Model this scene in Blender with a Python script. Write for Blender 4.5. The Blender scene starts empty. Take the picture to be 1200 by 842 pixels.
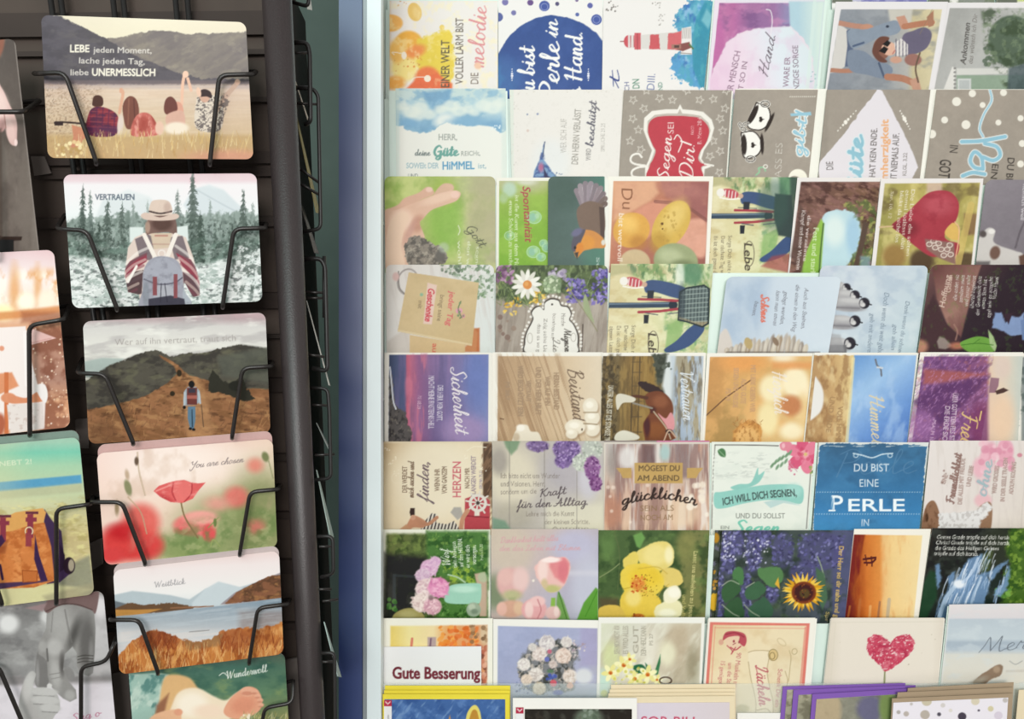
import bpy, math, random
import numpy as np
from mathutils import Matrix, Vector

# ------------------------------------------------------------------ camera, sky, lights, exposure
scene = bpy.context.scene
COL = scene.collection
PITCH = math.radians(14.0)          # the phone looks down at the leaning display
EYE = Vector((0.0, 0.0, 1.55))
FOC = 1000.0                        # focal length in pixels of the 1200 px wide frame

cam_data = bpy.data.cameras.new('camera')
cam_data.sensor_width = 36.0
cam_data.lens = 36.0 * FOC / 1200.0
cam_data.clip_start = 0.02
camera = bpy.data.objects.new('camera', cam_data)
COL.objects.link(camera)
camera.location = EYE
camera.rotation_euler = (math.radians(90) - PITCH, 0, 0)
scene.camera = camera

world = bpy.data.worlds.new('shop_light')
scene.world = world
world.use_nodes = True
bg = world.node_tree.nodes['Background']
bg.inputs['Color'].default_value = (1.0, 0.985, 0.96, 1)
bg.inputs['Strength'].default_value = 0.62

def area(name, loc, target, sx, sy, power, color=(1, 0.975, 0.94)):
    d = bpy.data.lights.new(name, 'AREA')
    d.shape = 'RECTANGLE'; d.size = sx; d.size_y = sy; d.energy = power; d.color = color
    o = bpy.data.objects.new(name, d); COL.objects.link(o)
    o.location = loc
    o.rotation_euler = (Vector(target) - Vector(loc)).to_track_quat('-Z', 'Y').to_euler()
    return o

area('ceiling_light', (-0.55, -0.95, 2.75), (-0.3, 0.9, 1.4), 1.5, 1.5, 18, (0.66, 1.0, 0.96))
area('ceiling_light', (0.1, -2.4, 2.75), (0.1, 1.0, 1.2), 1.3, 0.9, 76, (1, 0.95, 0.935))

vs = scene.view_settings
scene.display_settings.display_device = 'sRGB'
vs.view_transform = 'Standard'
try: vs.look = 'None'
except Exception: pass
vs.gamma = 1.0
vs.use_curve_mapping = False
vs.exposure = -0.09

STEP = 0.85                          # spacing of the printed grid on a card, in pixels

# ------------------------------------------------------------------ helpers: space
CAMROT = Matrix.Rotation(-PITCH, 3, 'X')
def W(x, y, z):
    """display frame (x right, y away, z up, square to the leaning display) -> world"""
    return EYE + CAMROT @ Vector((x, y, z))
def ray(px, py):
    return ((px - 600.0) / FOC, 1.0, -(py - 421.0) / FOC)
def at(px, py, Y):
    d = ray(px, py)
    return W(d[0] * Y, Y, d[2] * Y)
def ray_plane(px, py, a, b, c):
    """meet the plane y = a + b x + c z of the display frame"""
    dx, _, dz = ray(px, py)
    Y = a / (1 - b * dx - c * dz)
    return Y
# the front of the wire rack is an upright plane turned a little to the left
RB, RC = 0.17, -0.2493
RA = 0.617 + RB * 0.259 - RC * 0.195
def rack(px, py, back=0.0):
    Y = ray_plane(px, py, RA + back * math.sqrt(1 + RB * RB + RC * RC), RB, RC)
    return at(px, py, Y)

# ------------------------------------------------------------------ helpers: objects
def link(name, verts, faces, mat, parent=None, loc=None, smooth=False, cols=None):
    """one mesh object; verts in world space, origin at loc (or at the parent)"""
    base = Vector(loc) if loc is not None else (Vector(parent['_w']) if parent is not None else Vector((0, 0, 0)))
    V = np.asarray([tuple(v) for v in verts] if not isinstance(verts, np.ndarray) else verts, dtype=np.float64) - np.array(base)
    me = bpy.data.meshes.new(name)
    me.from_pydata(V.tolist() if len(V) < 3000 else V, [], faces)
    if cols is not None:
        at_ = me.color_attributes.new('print', 'FLOAT_COLOR', 'POINT')
        c4 = np.ones((len(V), 4), dtype=np.float32); c4[:, :3] = cols
        at_.data.foreach_set('color', c4.ravel())
    if smooth:
        me.polygons.foreach_set('use_smooth', [True] * len(me.polygons))
    me.update()
    if mat: me.materials.append(mat)
    o = bpy.data.objects.new(name, me)
    COL.objects.link(o)
    if parent is not None:
        o.parent = parent
    o.location = base if parent is None else (base - Vector(parent['_w']))
    o['_w'] = tuple(base)
    return o
def tag(o, label=None, cat=None, group=None, kind=None):
    if label: o['label'] = label
    if cat: o['category'] = cat
    if group: o['group'] = group
    if kind: o['kind'] = kind
    return o
def thing(name, loc, label, cat, group=None):
    o = bpy.data.objects.new(name, None)
    o.empty_display_size = 0.02
    COL.objects.link(o)
    o.location = Vector(loc); o['_w'] = tuple(loc)
    return tag(o, label, cat, group)

class MB:
    """collects boxes, tubes and plates for one mesh"""
    def __init__(s): s.v = []; s.f = []
    def hexa(s, p):            # 8 corners: 4 front (ring), 4 back (ring)
        b = len(s.v); s.v += [Vector(q) for q in p]
        for f in ((0,1,2,3),(7,6,5,4),(0,4,5,1),(1,5,6,2),(2,6,7,3),(3,7,4,0)):
            s.f.append(tuple(b + i for i in f))
    def box(s, x0, x1, y0, y1, z0, z1):   # display frame
        s.hexa([W(x0,y0,z0), W(x1,y0,z0), W(x1,y0,z1), W(x0,y0,z1), W(x0,y1,z0), W(x1,y1,z0), W(x1,y1,z1), W(x0,y1,z1)])
    def wbox(s, x0, x1, y0, y1, z0, z1):  # world frame
        s.hexa([(x0,y0,z0), (x1,y0,z0), (x1,y0,z1), (x0,y0,z1), (x0,y1,z0), (x1,y1,z0), (x1,y1,z1), (x0,y1,z1)])
    def plate(s, quad, d):     # quad of world points + thickness vector
        d = Vector(d); q = [Vector(p) for p in quad]
        s.hexa(q + [p + d for p in q])
    def tube(s, pts, r, n=8, bend=None):
        pts = [Vector(p) for p in pts]
        if bend: pts = fillet(pts, bend)
        b = len(s.v); m = len(pts); up = None
        for i, p in enumerate(pts):
            t = (pts[min(i+1, m-1)] - pts[max(i-1, 0)]).normalized()
            if up is None:
                up = t.orthogonal().normalized()
            up = (up - t * up.dot(t)).normalized()
            w = t.cross(up)
            for k in range(n):
                a = 2 * math.pi * k / n
                s.v.append(p + (up * math.cos(a) + w * math.sin(a)) * r)
        for i in range(m - 1):
            for k in range(n):
                s.f.append((b+i*n+k, b+i*n+(k+1) % n, b+(i+1)*n+(k+1) % n, b+(i+1)*n+k))
        s.f.append(tuple(b + k for k in range(n))[::-1])
        s.f.append(tuple(b + (m-1)*n + k for k in range(n)))
    def build(s, name, mat, parent=None, loc=None, smooth=False):
        return link(name, s.v, s.f, mat, parent, loc, smooth)
def fillet(pts, r):
    out = [pts[0]]
    for i in range(1, len(pts) - 1):
        p = pts[i]; a = pts[i-1] - p; c = pts[i+1] - p
        rr = min(r, a.length * .45, c.length * .45)
        A = p + a.normalized() * rr; C_ = p + c.normalized() * rr
        for t in (0, .25, .5, .75, 1):
            out.append(A * (1-t)**2 + p * 2*t*(1-t) + C_ * t*t)
    out.append(pts[-1]); return out

# ------------------------------------------------------------------ helpers: materials
def srgb(c):
    c = np.asarray(c, dtype=np.float64)
    return np.where(c <= 0.04045, c / 12.92, ((c + 0.055) / 1.055) ** 2.4)
def hx(h):
    return np.array([int(h[i:i+2], 16) for i in (0, 2, 4)]) / 255.0
def material(name, col, rough=0.6, metal=0.0, spec=0.3, noise=0.0, scale=40.0, alpha=1.0, trans=0.0, bump=0.0, stretch=(1,1,1)):
    m = bpy.data.materials.new(name); m.use_nodes = True
    nt = m.node_tree; b = nt.nodes['Principled BSDF']
    c = tuple(srgb(hx(col))) + (1,)
    b.inputs['Base Color'].default_value = c
    b.inputs['Roughness'].default_value = rough
    b.inputs['Metallic'].default_value = metal
    b.inputs['Specular IOR Level'].default_value = spec
    b.inputs['Alpha'].default_value = alpha
    b.inputs['Transmission Weight'].default_value = trans
    if noise or bump:
        tc = nt.nodes.new('ShaderNodeTexCoord'); mp = nt.nodes.new('ShaderNodeMapping')
        mp.inputs['Scale'].default_value = stretch
        n = nt.nodes.new('ShaderNodeTexNoise'); n.inputs['Scale'].default_value = scale; n.inputs['Detail'].default_value = 6
        nt.links.new(tc.outputs['Object'], mp.inputs[0]); nt.links.new(mp.outputs[0], n.inputs['Vector'])
        if noise:
            mx = nt.nodes.new('ShaderNodeMix'); mx.data_type = 'RGBA'
            mx.inputs[6].default_value = tuple(max(0, v * (1-noise)) for v in c[:3]) + (1,)
            mx.inputs[7].default_value = tuple(min(1, v * (1+noise)) for v in c[:3]) + (1,)
            nt.links.new(n.outputs['Fac'], mx.inputs[0]); nt.links.new(mx.outputs[2], b.inputs['Base Color'])
        if bump:
            bp = nt.nodes.new('ShaderNodeBump'); bp.inputs['Strength'].default_value = bump; bp.inputs['Distance'].default_value = 0.001
            nt.links.new(n.outputs['Fac'], bp.inputs['Height']); nt.links.new(bp.outputs[0], b.inputs['Normal'])
    return m
def print_material(name, rough, spec):
    m = bpy.data.materials.new(name); m.use_nodes = True
    nt = m.node_tree; b = nt.nodes['Principled BSDF']
    a = nt.nodes.new('ShaderNodeVertexColor'); a.layer_name = 'print'
    nt.links.new(a.outputs['Color'], b.inputs['Base Color'])
    n = nt.nodes.new('ShaderNodeTexNoise'); n.inputs['Scale'].default_value = 350
    mr = nt.nodes.new('ShaderNodeMapRange')
    mr.inputs['To Min'].default_value = rough - .05; mr.inputs['To Max'].default_value = rough + .05
    nt.links.new(n.outputs['Fac'], mr.inputs['Value']); nt.links.new(mr.outputs[0], b.inputs['Roughness'])
    b.inputs['Specular IOR Level'].default_value = spec
    return m
PRINT = print_material('printed_card', 0.5, 0.25)
GLOSS = print_material('glossy_postcard', 0.38, 0.3)
PAPER = material('white_paper', 'eae6dc', 0.8, noise=.03, scale=300, spec=.2)
M = dict(
    wire=material('black_wire', '2b2725', .35, metal=.3, spec=.5, noise=.3, scale=200),
    darkwire=material('dark_wire', '1e1c1b', .45, spec=.4, noise=.3, scale=200),
    post=material('brown_powder_coat', '332b2b', .4, spec=.5, noise=.35, scale=900, bump=.25),
    panel=material('dark_brown_panel', '4a3f38', .7, spec=.3, noise=.25, scale=25),
    slat=material('dark_brown_slat', '3a302b', .7, spec=.3, noise=.25, scale=25),
    grey=material('grey_board', '6f6762', .8, spec=.2, noise=.2, scale=30),
    blue=material('blue_lacquer', '22376a', .34, spec=1.0, noise=.05, scale=8),
    steel=material('brushed_grey_trim', '8f9699', .4, metal=.2, noise=.05, scale=30),
    white=material('white_lacquer', 'dfe9ea', .45, spec=.4, noise=.015, scale=12),
    mint=material('pale_acrylic', 'd6e4db', .35, spec=.4, noise=.02, scale=14),
    edge=material('acrylic_edge', '9aa7a2', .3, spec=.5, noise=.05, scale=20),
    wall=material('grey_green_wall', '54635d', .85, spec=.2, noise=.12, scale=18),
    floor=material('grey_floor', '4a4743', .6, spec=.3, noise=.2, scale=9),
)
# clear acrylic: thin sheets
clear = bpy.data.materials.new('clear_acrylic'); clear.use_nodes = True
_nt = clear.node_tree; _b = _nt.nodes['Principled BSDF']
_b.inputs['Base Color'].default_value = (.82, .9, .87, 1); _b.inputs['Roughness'].default_value = .25; _b.inputs['Alpha'].default_value = .15
_n = _nt.nodes.new('ShaderNodeTexNoise'); _n.inputs['Scale'].default_value = 30
_mr = _nt.nodes.new('ShaderNodeMapRange'); _mr.inputs['To Min'].default_value = .2; _mr.inputs['To Max'].default_value = .3
_nt.links.new(_n.outputs['Fac'], _mr.inputs['Value']); _nt.links.new(_mr.outputs[0], _b.inputs['Roughness'])
M['clear'] = clear

# ------------------------------------------------------------------ helpers: printing pictures on cards
def _hash(i, j, seed):
    h = (i.astype(np.int64) * 374761393 + j.astype(np.int64) * 668265263 + seed * 1274126177) & 0x7fffffff
    h = ((h ^ (h >> 13)) * 1274126177) & 0x7fffffff
    return ((h ^ (h >> 16)) & 0xffff) / 65535.0
def vnoise(x, y, seed=0):
    i = np.floor(x); j = np.floor(y); fx = x - i; fy = y - j
    fx = fx*fx*(3-2*fx); fy = fy*fy*(3-2*fy)
    a = _hash(i, j, seed); b = _hash(i+1, j, seed); c = _hash(i, j+1, seed); d = _hash(i+1, j+1, seed)
    return (a*(1-fx)+b*fx)*(1-fy) + (c*(1-fx)+d*fx)*fy
def fbm(x, y, seed=0, o=3):
    t = 0; w = .5; s = 0
    for k in range(o):
        t = t + w * vnoise(x * 2**k + 17.3*k, y * 2**k - 9.1*k, seed + k); s += w; w *= .55
    return t / s
def sst(a, b, x):
    t = np.clip((x - a) / (b - a), 0, 1); return t*t*(3-2*t)
def crom(p, closed=False, n=6):
    p = np.asarray(p, float); m = len(p)
    if m < 3 and not closed: return p
    idx = range(m if closed else m-1); out = []
    for i in idx:
        p1 = p[i]; p2 = p[(i+1) % m]
        p0 = p[(i-1) % m] if closed or i > 0 else 2*p1-p2
        p3 = p[(i+2) % m] if closed or i+2 < m else 2*p2-p1
        for k in range(n):
            t = k/n
            out.append(.5*((2*p1)+(-p0+p2)*t+(2*p0-5*p1+4*p2-p3)*t*t+(-p0+3*p1-3*p2+p3)*t**3))
    if not closed: out.append(p[-1])
    return np.array(out)

# outlines of the built-in typeface
_fc = bpy.data.curves.new('type', 'FONT'); _fc.resolution_u = 3
_fo = bpy.data.objects.new('type', _fc); COL.objects.link(_fo)
_glyphs = {}
def _edges(body):
    _fc.body = body
    bpy.context.view_layer.update()
    ev = _fo.evaluated_get(bpy.context.evaluated_depsgraph_get())
    me = ev.to_mesh()
    V = np.array([v.co[:2] for v in me.vertices]).reshape(-1, 2)
    cnt = {}
    for p in me.polygons:
        for k in p.edge_keys: cnt[k] = cnt.get(k, 0) + 1
    E = np.array([(V[a], V[b]) for (a, b), c in cnt.items() if c == 1]).reshape(-1, 2, 2)
    ev.to_mesh_clear()
    return E
def glyph(ch):
    if ch not in _glyphs:
        e = _edges(ch) if ch != ' ' else np.zeros((0, 2, 2))
        H = _glyphs.get('_H')
        if H is None:
            H = _edges('H'); _glyphs['_H'] = H
        e2 = _edges(ch + 'H')
        _glyphs[ch] = (e, e2[:, :, 0].max() - H[:, :, 0].max())
    return _glyphs[ch]
def cap_height():
    glyph('H'); return _glyphs['_H'][:, :, 1].max()

# a hand-lettered joined script, x-height 1, ascenders 2
SCRIPT = {
 'a': (.9, '.66,.85 .42,1 .14,.7 .12,.2 .32,0 .55,.35 .67,.95 .62,.25 .74,0 .95,.25'),
 'b': (.85, '0,.2 .25,1.1 .38,1.8 .28,2 .2,1.5 .18,.3 .3,0 .55,.2 .6,.7 .4,.9|.6,.65 .9,.6'),
 'c': (.7, '.6,.8 .4,1 .12,.65 .15,.15 .4,0 .75,.25'),
 'd': (.9, '.62,.8 .4,1 .12,.6 .2,.05 .4,.1 .6,.6 .72,2 .63,.3 .75,0 .95,.25'),
 'e': (.7, '0,.2 .3,.45 .52,.75 .38,1 .15,.7 .17,.2 .4,0 .75,.25'),
 'f': (.6, '0,.2 .3,1 .48,1.8 .36,2 .27,1.5 .2,-.6 .12,-1 .05,-.8 .3,0 .6,.25'),
 'g': (.85, '.64,.85 .42,1 .14,.7 .14,.25 .35,.05 .55,.4 .67,.95 .6,-.5 .4,-1 .2,-.8 .4,-.35 .9,.25'),
 'h': (.85, '0,.2 .3,1.2 .42,1.8 .3,2 .22,1.4 .16,0|.18,.4 .4,.95 .58,.8 .56,.2 .68,0 .9,.25'),
 'i': (.5, '0,.2 .25,.95 .2,.2 .32,0 .55,.25|.28,1.35 .3,1.45'),
 'j': (.5, '0,.2 .3,.95 .25,-.5 .1,-1 -.05,-.8 .5,.2|.33,1.35 .35,1.45'),
 'k': (.75, '0,.2 .3,1.2 .42,1.8 .3,2 .22,1.4 .16,0|.55,.95 .2,.45|.25,.5 .5,.05 .8,.2'),
 'l': (.55, '0,.2 .3,1.1 .42,1.8 .3,2 .2,1.5 .2,.3 .32,0 .6,.25'),
 'm': (1.05, '0,.4 .15,.95 .14,0|.15,.5 .35,.97 .45,.8 .43,0|.45,.5 .65,.97 .77,.8 .73,.2 .85,0 1.1,.25'),
 'n': (.8, '0,.4 .15,.95 .14,0|.15,.5 .38,.97 .52,.8 .48,.2 .6,0 .85,.25'),
 'o': (.8, '.5,.95 .25,1 .1,.6 .15,.1 .4,0 .6,.4 .5,.9 .6,.75 .9,.7'),
 'p': (.8, '0,.4 .18,.95 .1,-1|.16,.5 .4,1 .62,.7 .5,.1 .2,.05 .6,.05 .85,.25'),
 'r': (.7, '0,.3 .18,1.05 .26,.9 .5,.85 .42,.2 .55,0 .75,.25'),
 's': (.65, '0,.2 .3,.7 .38,1 .3,.75 .5,.3 .35,0 .1,.1 .4,.02 .7,.25'),
 't': (.6, '0,.2 .25,.9 .35,1.7 .26,.3 .38,0 .65,.25|.02,1.15 .6,1.22'),
 'u': (.85, '0,.4 .15,.95 .12,.25 .3,0 .5,.3 .6,.95 .56,.2 .68,0 .9,.25'),
 'v': (.7, '0,.5 .15,.95 .3,.05 .55,.9 .75,.8'),
 'w': (.95, '0,.5 .12,.95 .2,.1 .35,.1 .45,.9 .52,.1 .7,.1 .8,.9 1,.8'),
 'y': (.85, '0,.4 .15,.95 .14,.3 .32,.05 .55,.4 .65,.95 .58,-.5 .38,-1 .2,-.8 .4,-.35 .9,.25'),
 'z': (.65, '.05,.9 .5,.95 .1,.1 .4,.05 .3,-.6 .1,-.9 .3,-.4 .7,.25'),
 'ß': (.75, '0,.2 .2,1.2 .4,1.9 .55,1.7 .4,1.1 .6,.6 .5,.05 .3,.05'),
 'A': (1.3, '-.1,.1 .2,.1 .6,1 .85,2 .88,1 .95,0 1.3,.25|.2,.7 1.1,.8'),
 'B': (1.2, '.1,1.6 .4,2.1 .32,1 .2,0|.3,1.9 .75,2.1 .95,1.7 .4,1.1 .95,.9 1,.3 .5,-.05 .2,.1'),
 'D': (1.3, '.4,1.9 .32,.9 .2,.05|0,1.6 .4,2.05 .95,1.9 1.15,1.1 .8,.2 .2,.02'),
 'F': (1.1, '.5,1.9 .42,.8 .25,0 0,.1|.1,1.8 .6,2.05 1.2,2|.2,1.05 .85,1.1'),
 'G': (1.3, '1,1.7 .7,2.1 .25,1.6 .1,.7 .4,0 .85,.2 1,.9 .6,.85|1,.9 .95,-.4 .6,-.8 .4,-.4 1.3,.3'),
 'H': (1.3, '.1,1.7 .4,2 .3,1 .2,0|1.05,2.05 .9,1 .85,.1 1.3,.25|.1,1 1.1,1.1'),
 'J': (1, '.2,1.8 .6,2.05 .9,2 .7,.8 .55,-.6 .2,-.9 .1,-.4 1,.3'),
 'K': (1.2, '.1,1.7 .4,2 .3,1 .2,0|1.1,2 .4,1.1|.4,1.1 .85,.1 1.2,.2'),
 'L': (1, '.15,1.3 .2,1.9 .6,2.05 .55,1.2 .3,.2 .05,.1 .2,-.05 .6,.1 1.05,.15'),
 'M': (1.6, '0,.1 .25,1 .45,2 .6,1 .7,.2|.7,.2 1,1.2 1.2,2 1.2,.8 1.3,0 1.6,.25'),
 'P': (1.1, '.4,1.8 .3,.8 .2,-.2|.1,1.7 .6,2.1 1.05,1.7 .85,1.1 .35,.95'),
 'S': (1, '.95,1.75 .65,2.1 .3,1.75 .5,1.2 .75,.6 .5,0 .1,.05 0,.35 .3,.35'),
 'T': (1.1, '.1,1.7 .4,2 .8,1.9 1.2,2.1|.65,1.9 .55,.9 .4,.05 .15,.1'),
 'V': (1.1, '0,1.7 .25,2 .4,1 .5,0 .8,1.1 1.15,2.1 1.3,2'),
 'W': (1.6, '0,1.7 .2,2 .3,1 .4,0 .65,1 .85,1.8 .9,.9 1,0 1.3,1.1 1.6,2.1'),
 'Y': (1.2, '0,1.7 .25,2 .3,1.3 .55,1 .9,1.4 1.1,2 .9,.8 .6,-.6 .3,-.8 .2,-.4'),
 ',': (.4, '.2,.1 .1,-.3'), '.': (.4, '.15,.02 .18,.08'), '!': (.5, '.35,2 .25,.5|.2,.05 .22,.1'), ' ': (.5, ''), '-': (.5, '.1,.5 .5,.5'),
}
for _u, _b0 in (('ä', 'a'), ('ö', 'o'), ('ü', 'u')):
    _w, _s = SCRIPT[_b0]; SCRIPT[_u] = (_w, _s + '|.25,1.35 .26,1.45|.55,1.35 .56,1.45')

class Art:
    """paints the print of one card; X, Y are the card's own picture coordinates (px of the reference frame)"""
    def __init__(s, X, Y):
        s.X = X; s.Y = Y; s.C = np.ones((len(X), 3)); s.m = None
    def _mix(s, a, col, idx=None):
        col = hx(col) if isinstance(col, str) else col
        if idx is None:
            if s.m is not None: a = a * s.m
            s.C += a[:, None] * (col - s.C)
        else:
            if s.m is not None: a = a * s.m[idx]
            s.C[idx] += a[:, None] * (col - s.C[idx])
    def noclip(s): s.m = None; return s
    def clip(s, pts, soft=.9, rough=0, rs=5, sm=0):
        s.m = None; a = np.zeros(len(s.X)); i, v = s._poly(pts, soft, sm, rough, rs); a[i] = v; s.m = a; return s
    def fill(s, c): s._mix(np.ones(len(s.X)), c); return s
    def grad(s, x0, y0, x1, y1, stops, op=1):
        dx, dy = x1-x0, y1-y0
        t = ((s.X-x0)*dx + (s.Y-y0)*dy) / (dx*dx+dy*dy)
        n = len(stops); ts = [k/(n-1) for k in range(n)] if isinstance(stops[0], str) else [q[0] for q in stops]
        cs = np.array([hx(q if isinstance(q, str) else q[1]) for q in stops])
        col = np.stack([np.interp(t, ts, cs[:, k]) for k in range(3)], 1)
        s._mix(np.full(len(t), float(op)), col); return s
    def _near(s, x0, y0, x1, y1, pad):
        return np.nonzero((s.X > x0-pad) & (s.X < x1+pad) & (s.Y > y0-pad) & (s.Y < y1+pad))[0]
    def ell(s, cx, cy, rx, ry=None, c='ffffff', soft=.9, rot=0, op=1):
        ry = rx if ry is None else ry; R = max(rx, ry)
        i = s._near(cx-R, cy-R, cx+R, cy+R, soft+1)
        if not len(i): return s
        a = math.radians(rot); x = s.X[i]-cx; y = s.Y[i]-cy
        u = x*math.cos(a)+y*math.sin(a); v = -x*math.sin(a)+y*math.cos(a)
        d = (np.sqrt((u/rx)**2+(v/ry)**2)-1)*min(rx, ry)
        s._mix(op*sst(.5, -.5, d/soft), c, i); return s
    def ring(s, cx, cy, rx, ry, w, c, rot=0, op=1):
        a = np.linspace(0, 2*math.pi, 29); r = math.radians(rot)
        return s.line([(cx+rx*math.cos(t)*math.cos(r)-ry*math.sin(t)*math.sin(r), cy+rx*math.cos(t)*math.sin(r)+ry*math.sin(t)*math.cos(r)) for t in a], w, c, sm=0, op=op)
    def _poly(s, pts, soft, sm, rough, rs, seed=3):
        p = crom(pts, True) if sm else np.asarray(pts, float)
        pad = soft + rough + 1
        i = s._near(p[:, 0].min(), p[:, 1].min(), p[:, 0].max(), p[:, 1].max(), pad)
        x = s.X[i]; y = s.Y[i]
        if rough:
            x, y = x + rough*2*(fbm(x/rs, y/rs, seed)-.5), y + rough*2*(fbm(x/rs+40, y/rs+11, seed+5)-.5)
        d = s._sd(x, y, p, np.roll(p, -1, 0))
        return i, sst(.5, -.5, d/soft)
    @staticmethod
    def _sd(x, y, A, B):
        ins = np.zeros(len(x), bool); d2 = np.full(len(x), 1e9)
        for (ax, ay), (bx, by) in zip(A, B):
            dx, dy = bx-ax, by-ay; L = dx*dx+dy*dy
            t = np.clip(((x-ax)*dx+(y-ay)*dy)/L, 0, 1) if L > 1e-12 else 0
            ex = x-ax-t*dx; ey = y-ay-t*dy
            np.minimum(d2, ex*ex+ey*ey, out=d2)
            if ay != by:
                cr = ((ay > y) != (by > y)) & (x < dx*(y-ay)/dy+ax)
                ins ^= cr
        return np.where(ins, -1, 1)*np.sqrt(d2)
    def poly(s, pts, c, soft=.9, op=1, sm=0, rough=0, rs=5, seed=3):
        i, a = s._poly(pts, soft, sm, rough, rs, seed)
        if len(i): s._mix(a*op, c, i)
        return s
    def rect(s, x0, y0, x1, y1, c, soft=.9, op=1, rough=0, rs=5):
        return s.poly([(x0, y0), (x1, y0), (x1, y1), (x0, y1)], c, soft, op, 0, rough, rs)
    def line(s, pts, w, c, sm=1, op=1, w2=None, soft=.9):
        p = crom(pts) if sm and len(pts) > 2 else np.asarray(pts, float)
        W0 = max(w, w2 or 0)
        i = s._near(p[:, 0].min(), p[:, 1].min(), p[:, 0].max(), p[:, 1].max(), W0+1.5)
        if not len(i): return s
        x = s.X[i]; y = s.Y[i]; d = np.full(len(i), 1e9); n = len(p)-1
        for k in range(n):
            (ax, ay), (bx, by) = p[k], p[k+1]; dx, dy = bx-ax, by-ay; L = dx*dx+dy*dy+1e-9
            t = np.clip(((x-ax)*dx+(y-ay)*dy)/L, 0, 1)
            ww = w if w2 is None else w+(w2-w)*(k+t)/n
            np.minimum(d, np.hypot(x-ax-t*dx, y-ay-t*dy)-ww/2, out=d)
        s._mix(op*sst(.5, -.5, d/soft), c, i); return s
    def noise(s, c, sx, sy=None, lo=.45, hi=.6, op=1, seed=1, o=4, rot=0):
        sy = sy or sx; a = math.radians(rot)
        u = (s.X*math.cos(a)+s.Y*math.sin(a))/sx; v = (-s.X*math.sin(a)+s.Y*math.cos(a))/sy
        s._mix(op*.92*sst(lo-.045, hi+.055, fbm(u, v, seed, o)), c); return s
    def spots(s, n, x0, y0, x1, y1, r0, r1, cols, seed=1, op=.9, soft=1., asp=1., rot=None):
        g = random.Random(seed); cols = cols.split() if isinstance(cols, str) else cols
        for k in range(n):
            r = g.uniform(r0, r1)
            s.ell(g.uniform(x0, x1), g.uniform(y0, y1), r, r*asp, g.choice(cols), soft, g.uniform(0, 180) if rot is None else rot+g.uniform(-15, 15), op)
        return s
    def blades(s, n, x0, y0, x1, y1, l0, l1, cols, seed=1, ang=90, spr=25, w=.9, op=.8):
        g = random.Random(seed); cols = cols.split()
        for k in range(n):
            x = g.uniform(x0, x1); y = g.uniform(y0, y1); L = g.uniform(l0, l1); a = math.radians(ang+g.uniform(-spr, spr))
            s.line([(x, y), (x+L*math.cos(a), y-L*math.sin(a))], w, g.choice(cols), 0, op, w*.4)
        return s
    def petals(s, cx, cy, n, r, wd, c, c2=None, asp=1., rot=0, op=1, soft=1.):
        for k in range(n):
            a = 2*math.pi*k/n + math.radians(rot)
            s.ell(cx+r*.55*math.cos(a), cy+r*.55*math.sin(a)*asp, r*.5, wd, c if k % 2 == 0 or not c2 else c2, soft, math.degrees(a), op)
        return s
    def ruffle(s, cx, cy, r, cols, seed=1, n=26):
        """a round, many-petalled bloom"""
        g = random.Random(seed); cols = cols.split()
        s.ell(cx, cy, r*.95, r*.9, cols[0], 2.5)
        for k in range(n*3):
            t = 1-k/(n*3); a = g.uniform(0, 6.28); q = r*(.25+.75*t)*math.sqrt(g.uniform(.2, 1)); w = r*g.uniform(.1, .2)
            s.ell(cx+q*math.cos(a), cy+q*math.sin(a), w*g.uniform(1.2, 2.), w*.6, g.choice(cols), 1.1, math.degrees(a)+g.uniform(-70, 70), .75)
        return s
    def text(s, t, x0, y0, x1, y1, h, c, bold=0., shear=0., op=1, arc=0., aa=1.):
        """print t on the baseline (x0,y0)-(x1,y1) with capitals h high"""
        k = h/cap_height(); x = 0; gl = []
        for ch in t:
            e, adv = glyph(ch)
            if len(e): gl.append((e, x))
            x += adv
        L = math.hypot(x1-x0, y1-y0); ux, uy = (x1-x0)/L, (y1-y0)/L; sx = L/x
        for e, o in gl:
            X = (e[:, :, 0]+o)*sx + e[:, :, 1]*k*shear; Y = e[:, :, 1]*k
            Y = Y + arc*np.sin(math.pi*np.clip(X/L, 0, 1))
            P = np.stack([x0+X*ux+Y*uy, y0+X*uy-Y*ux], 2)
            i = s._near(P[:, :, 0].min(), P[:, :, 1].min(), P[:, :, 0].max(), P[:, :, 1].max(), 1.5)
            if not len(i): continue
            d = s._sd(s.X[i], s.Y[i], P[:, 0], P[:, 1])
            s._mix(op*sst(.5, -.5, (d-bold)/aa), c, i)
        return s
    def script(s, t, x0, y0, x1, y1, h, c, w=1.2, thin=.45, shear=.25, op=1, arc=0., halo=None):
        """hand-lettered t from (x0,y0) to (x1,y1), x-height h, thick downstrokes w"""
        strokes = []; x = 0
        for ch in t:
            adv, d = SCRIPT.get(ch, SCRIPT['o'])
            for st in d.split('|'):
                if st:
                    q = np.array([[float(v) for v in z.split(',')] for z in st.split()]); q[:, 0] += x
                    strokes.append(crom(q, n=4) if len(q) > 2 else q)
            x += adv
        L = math.hypot(x1-x0, y1-y0); ux, uy = (x1-x0)/L, (y1-y0)/L; sx = L/x
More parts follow.
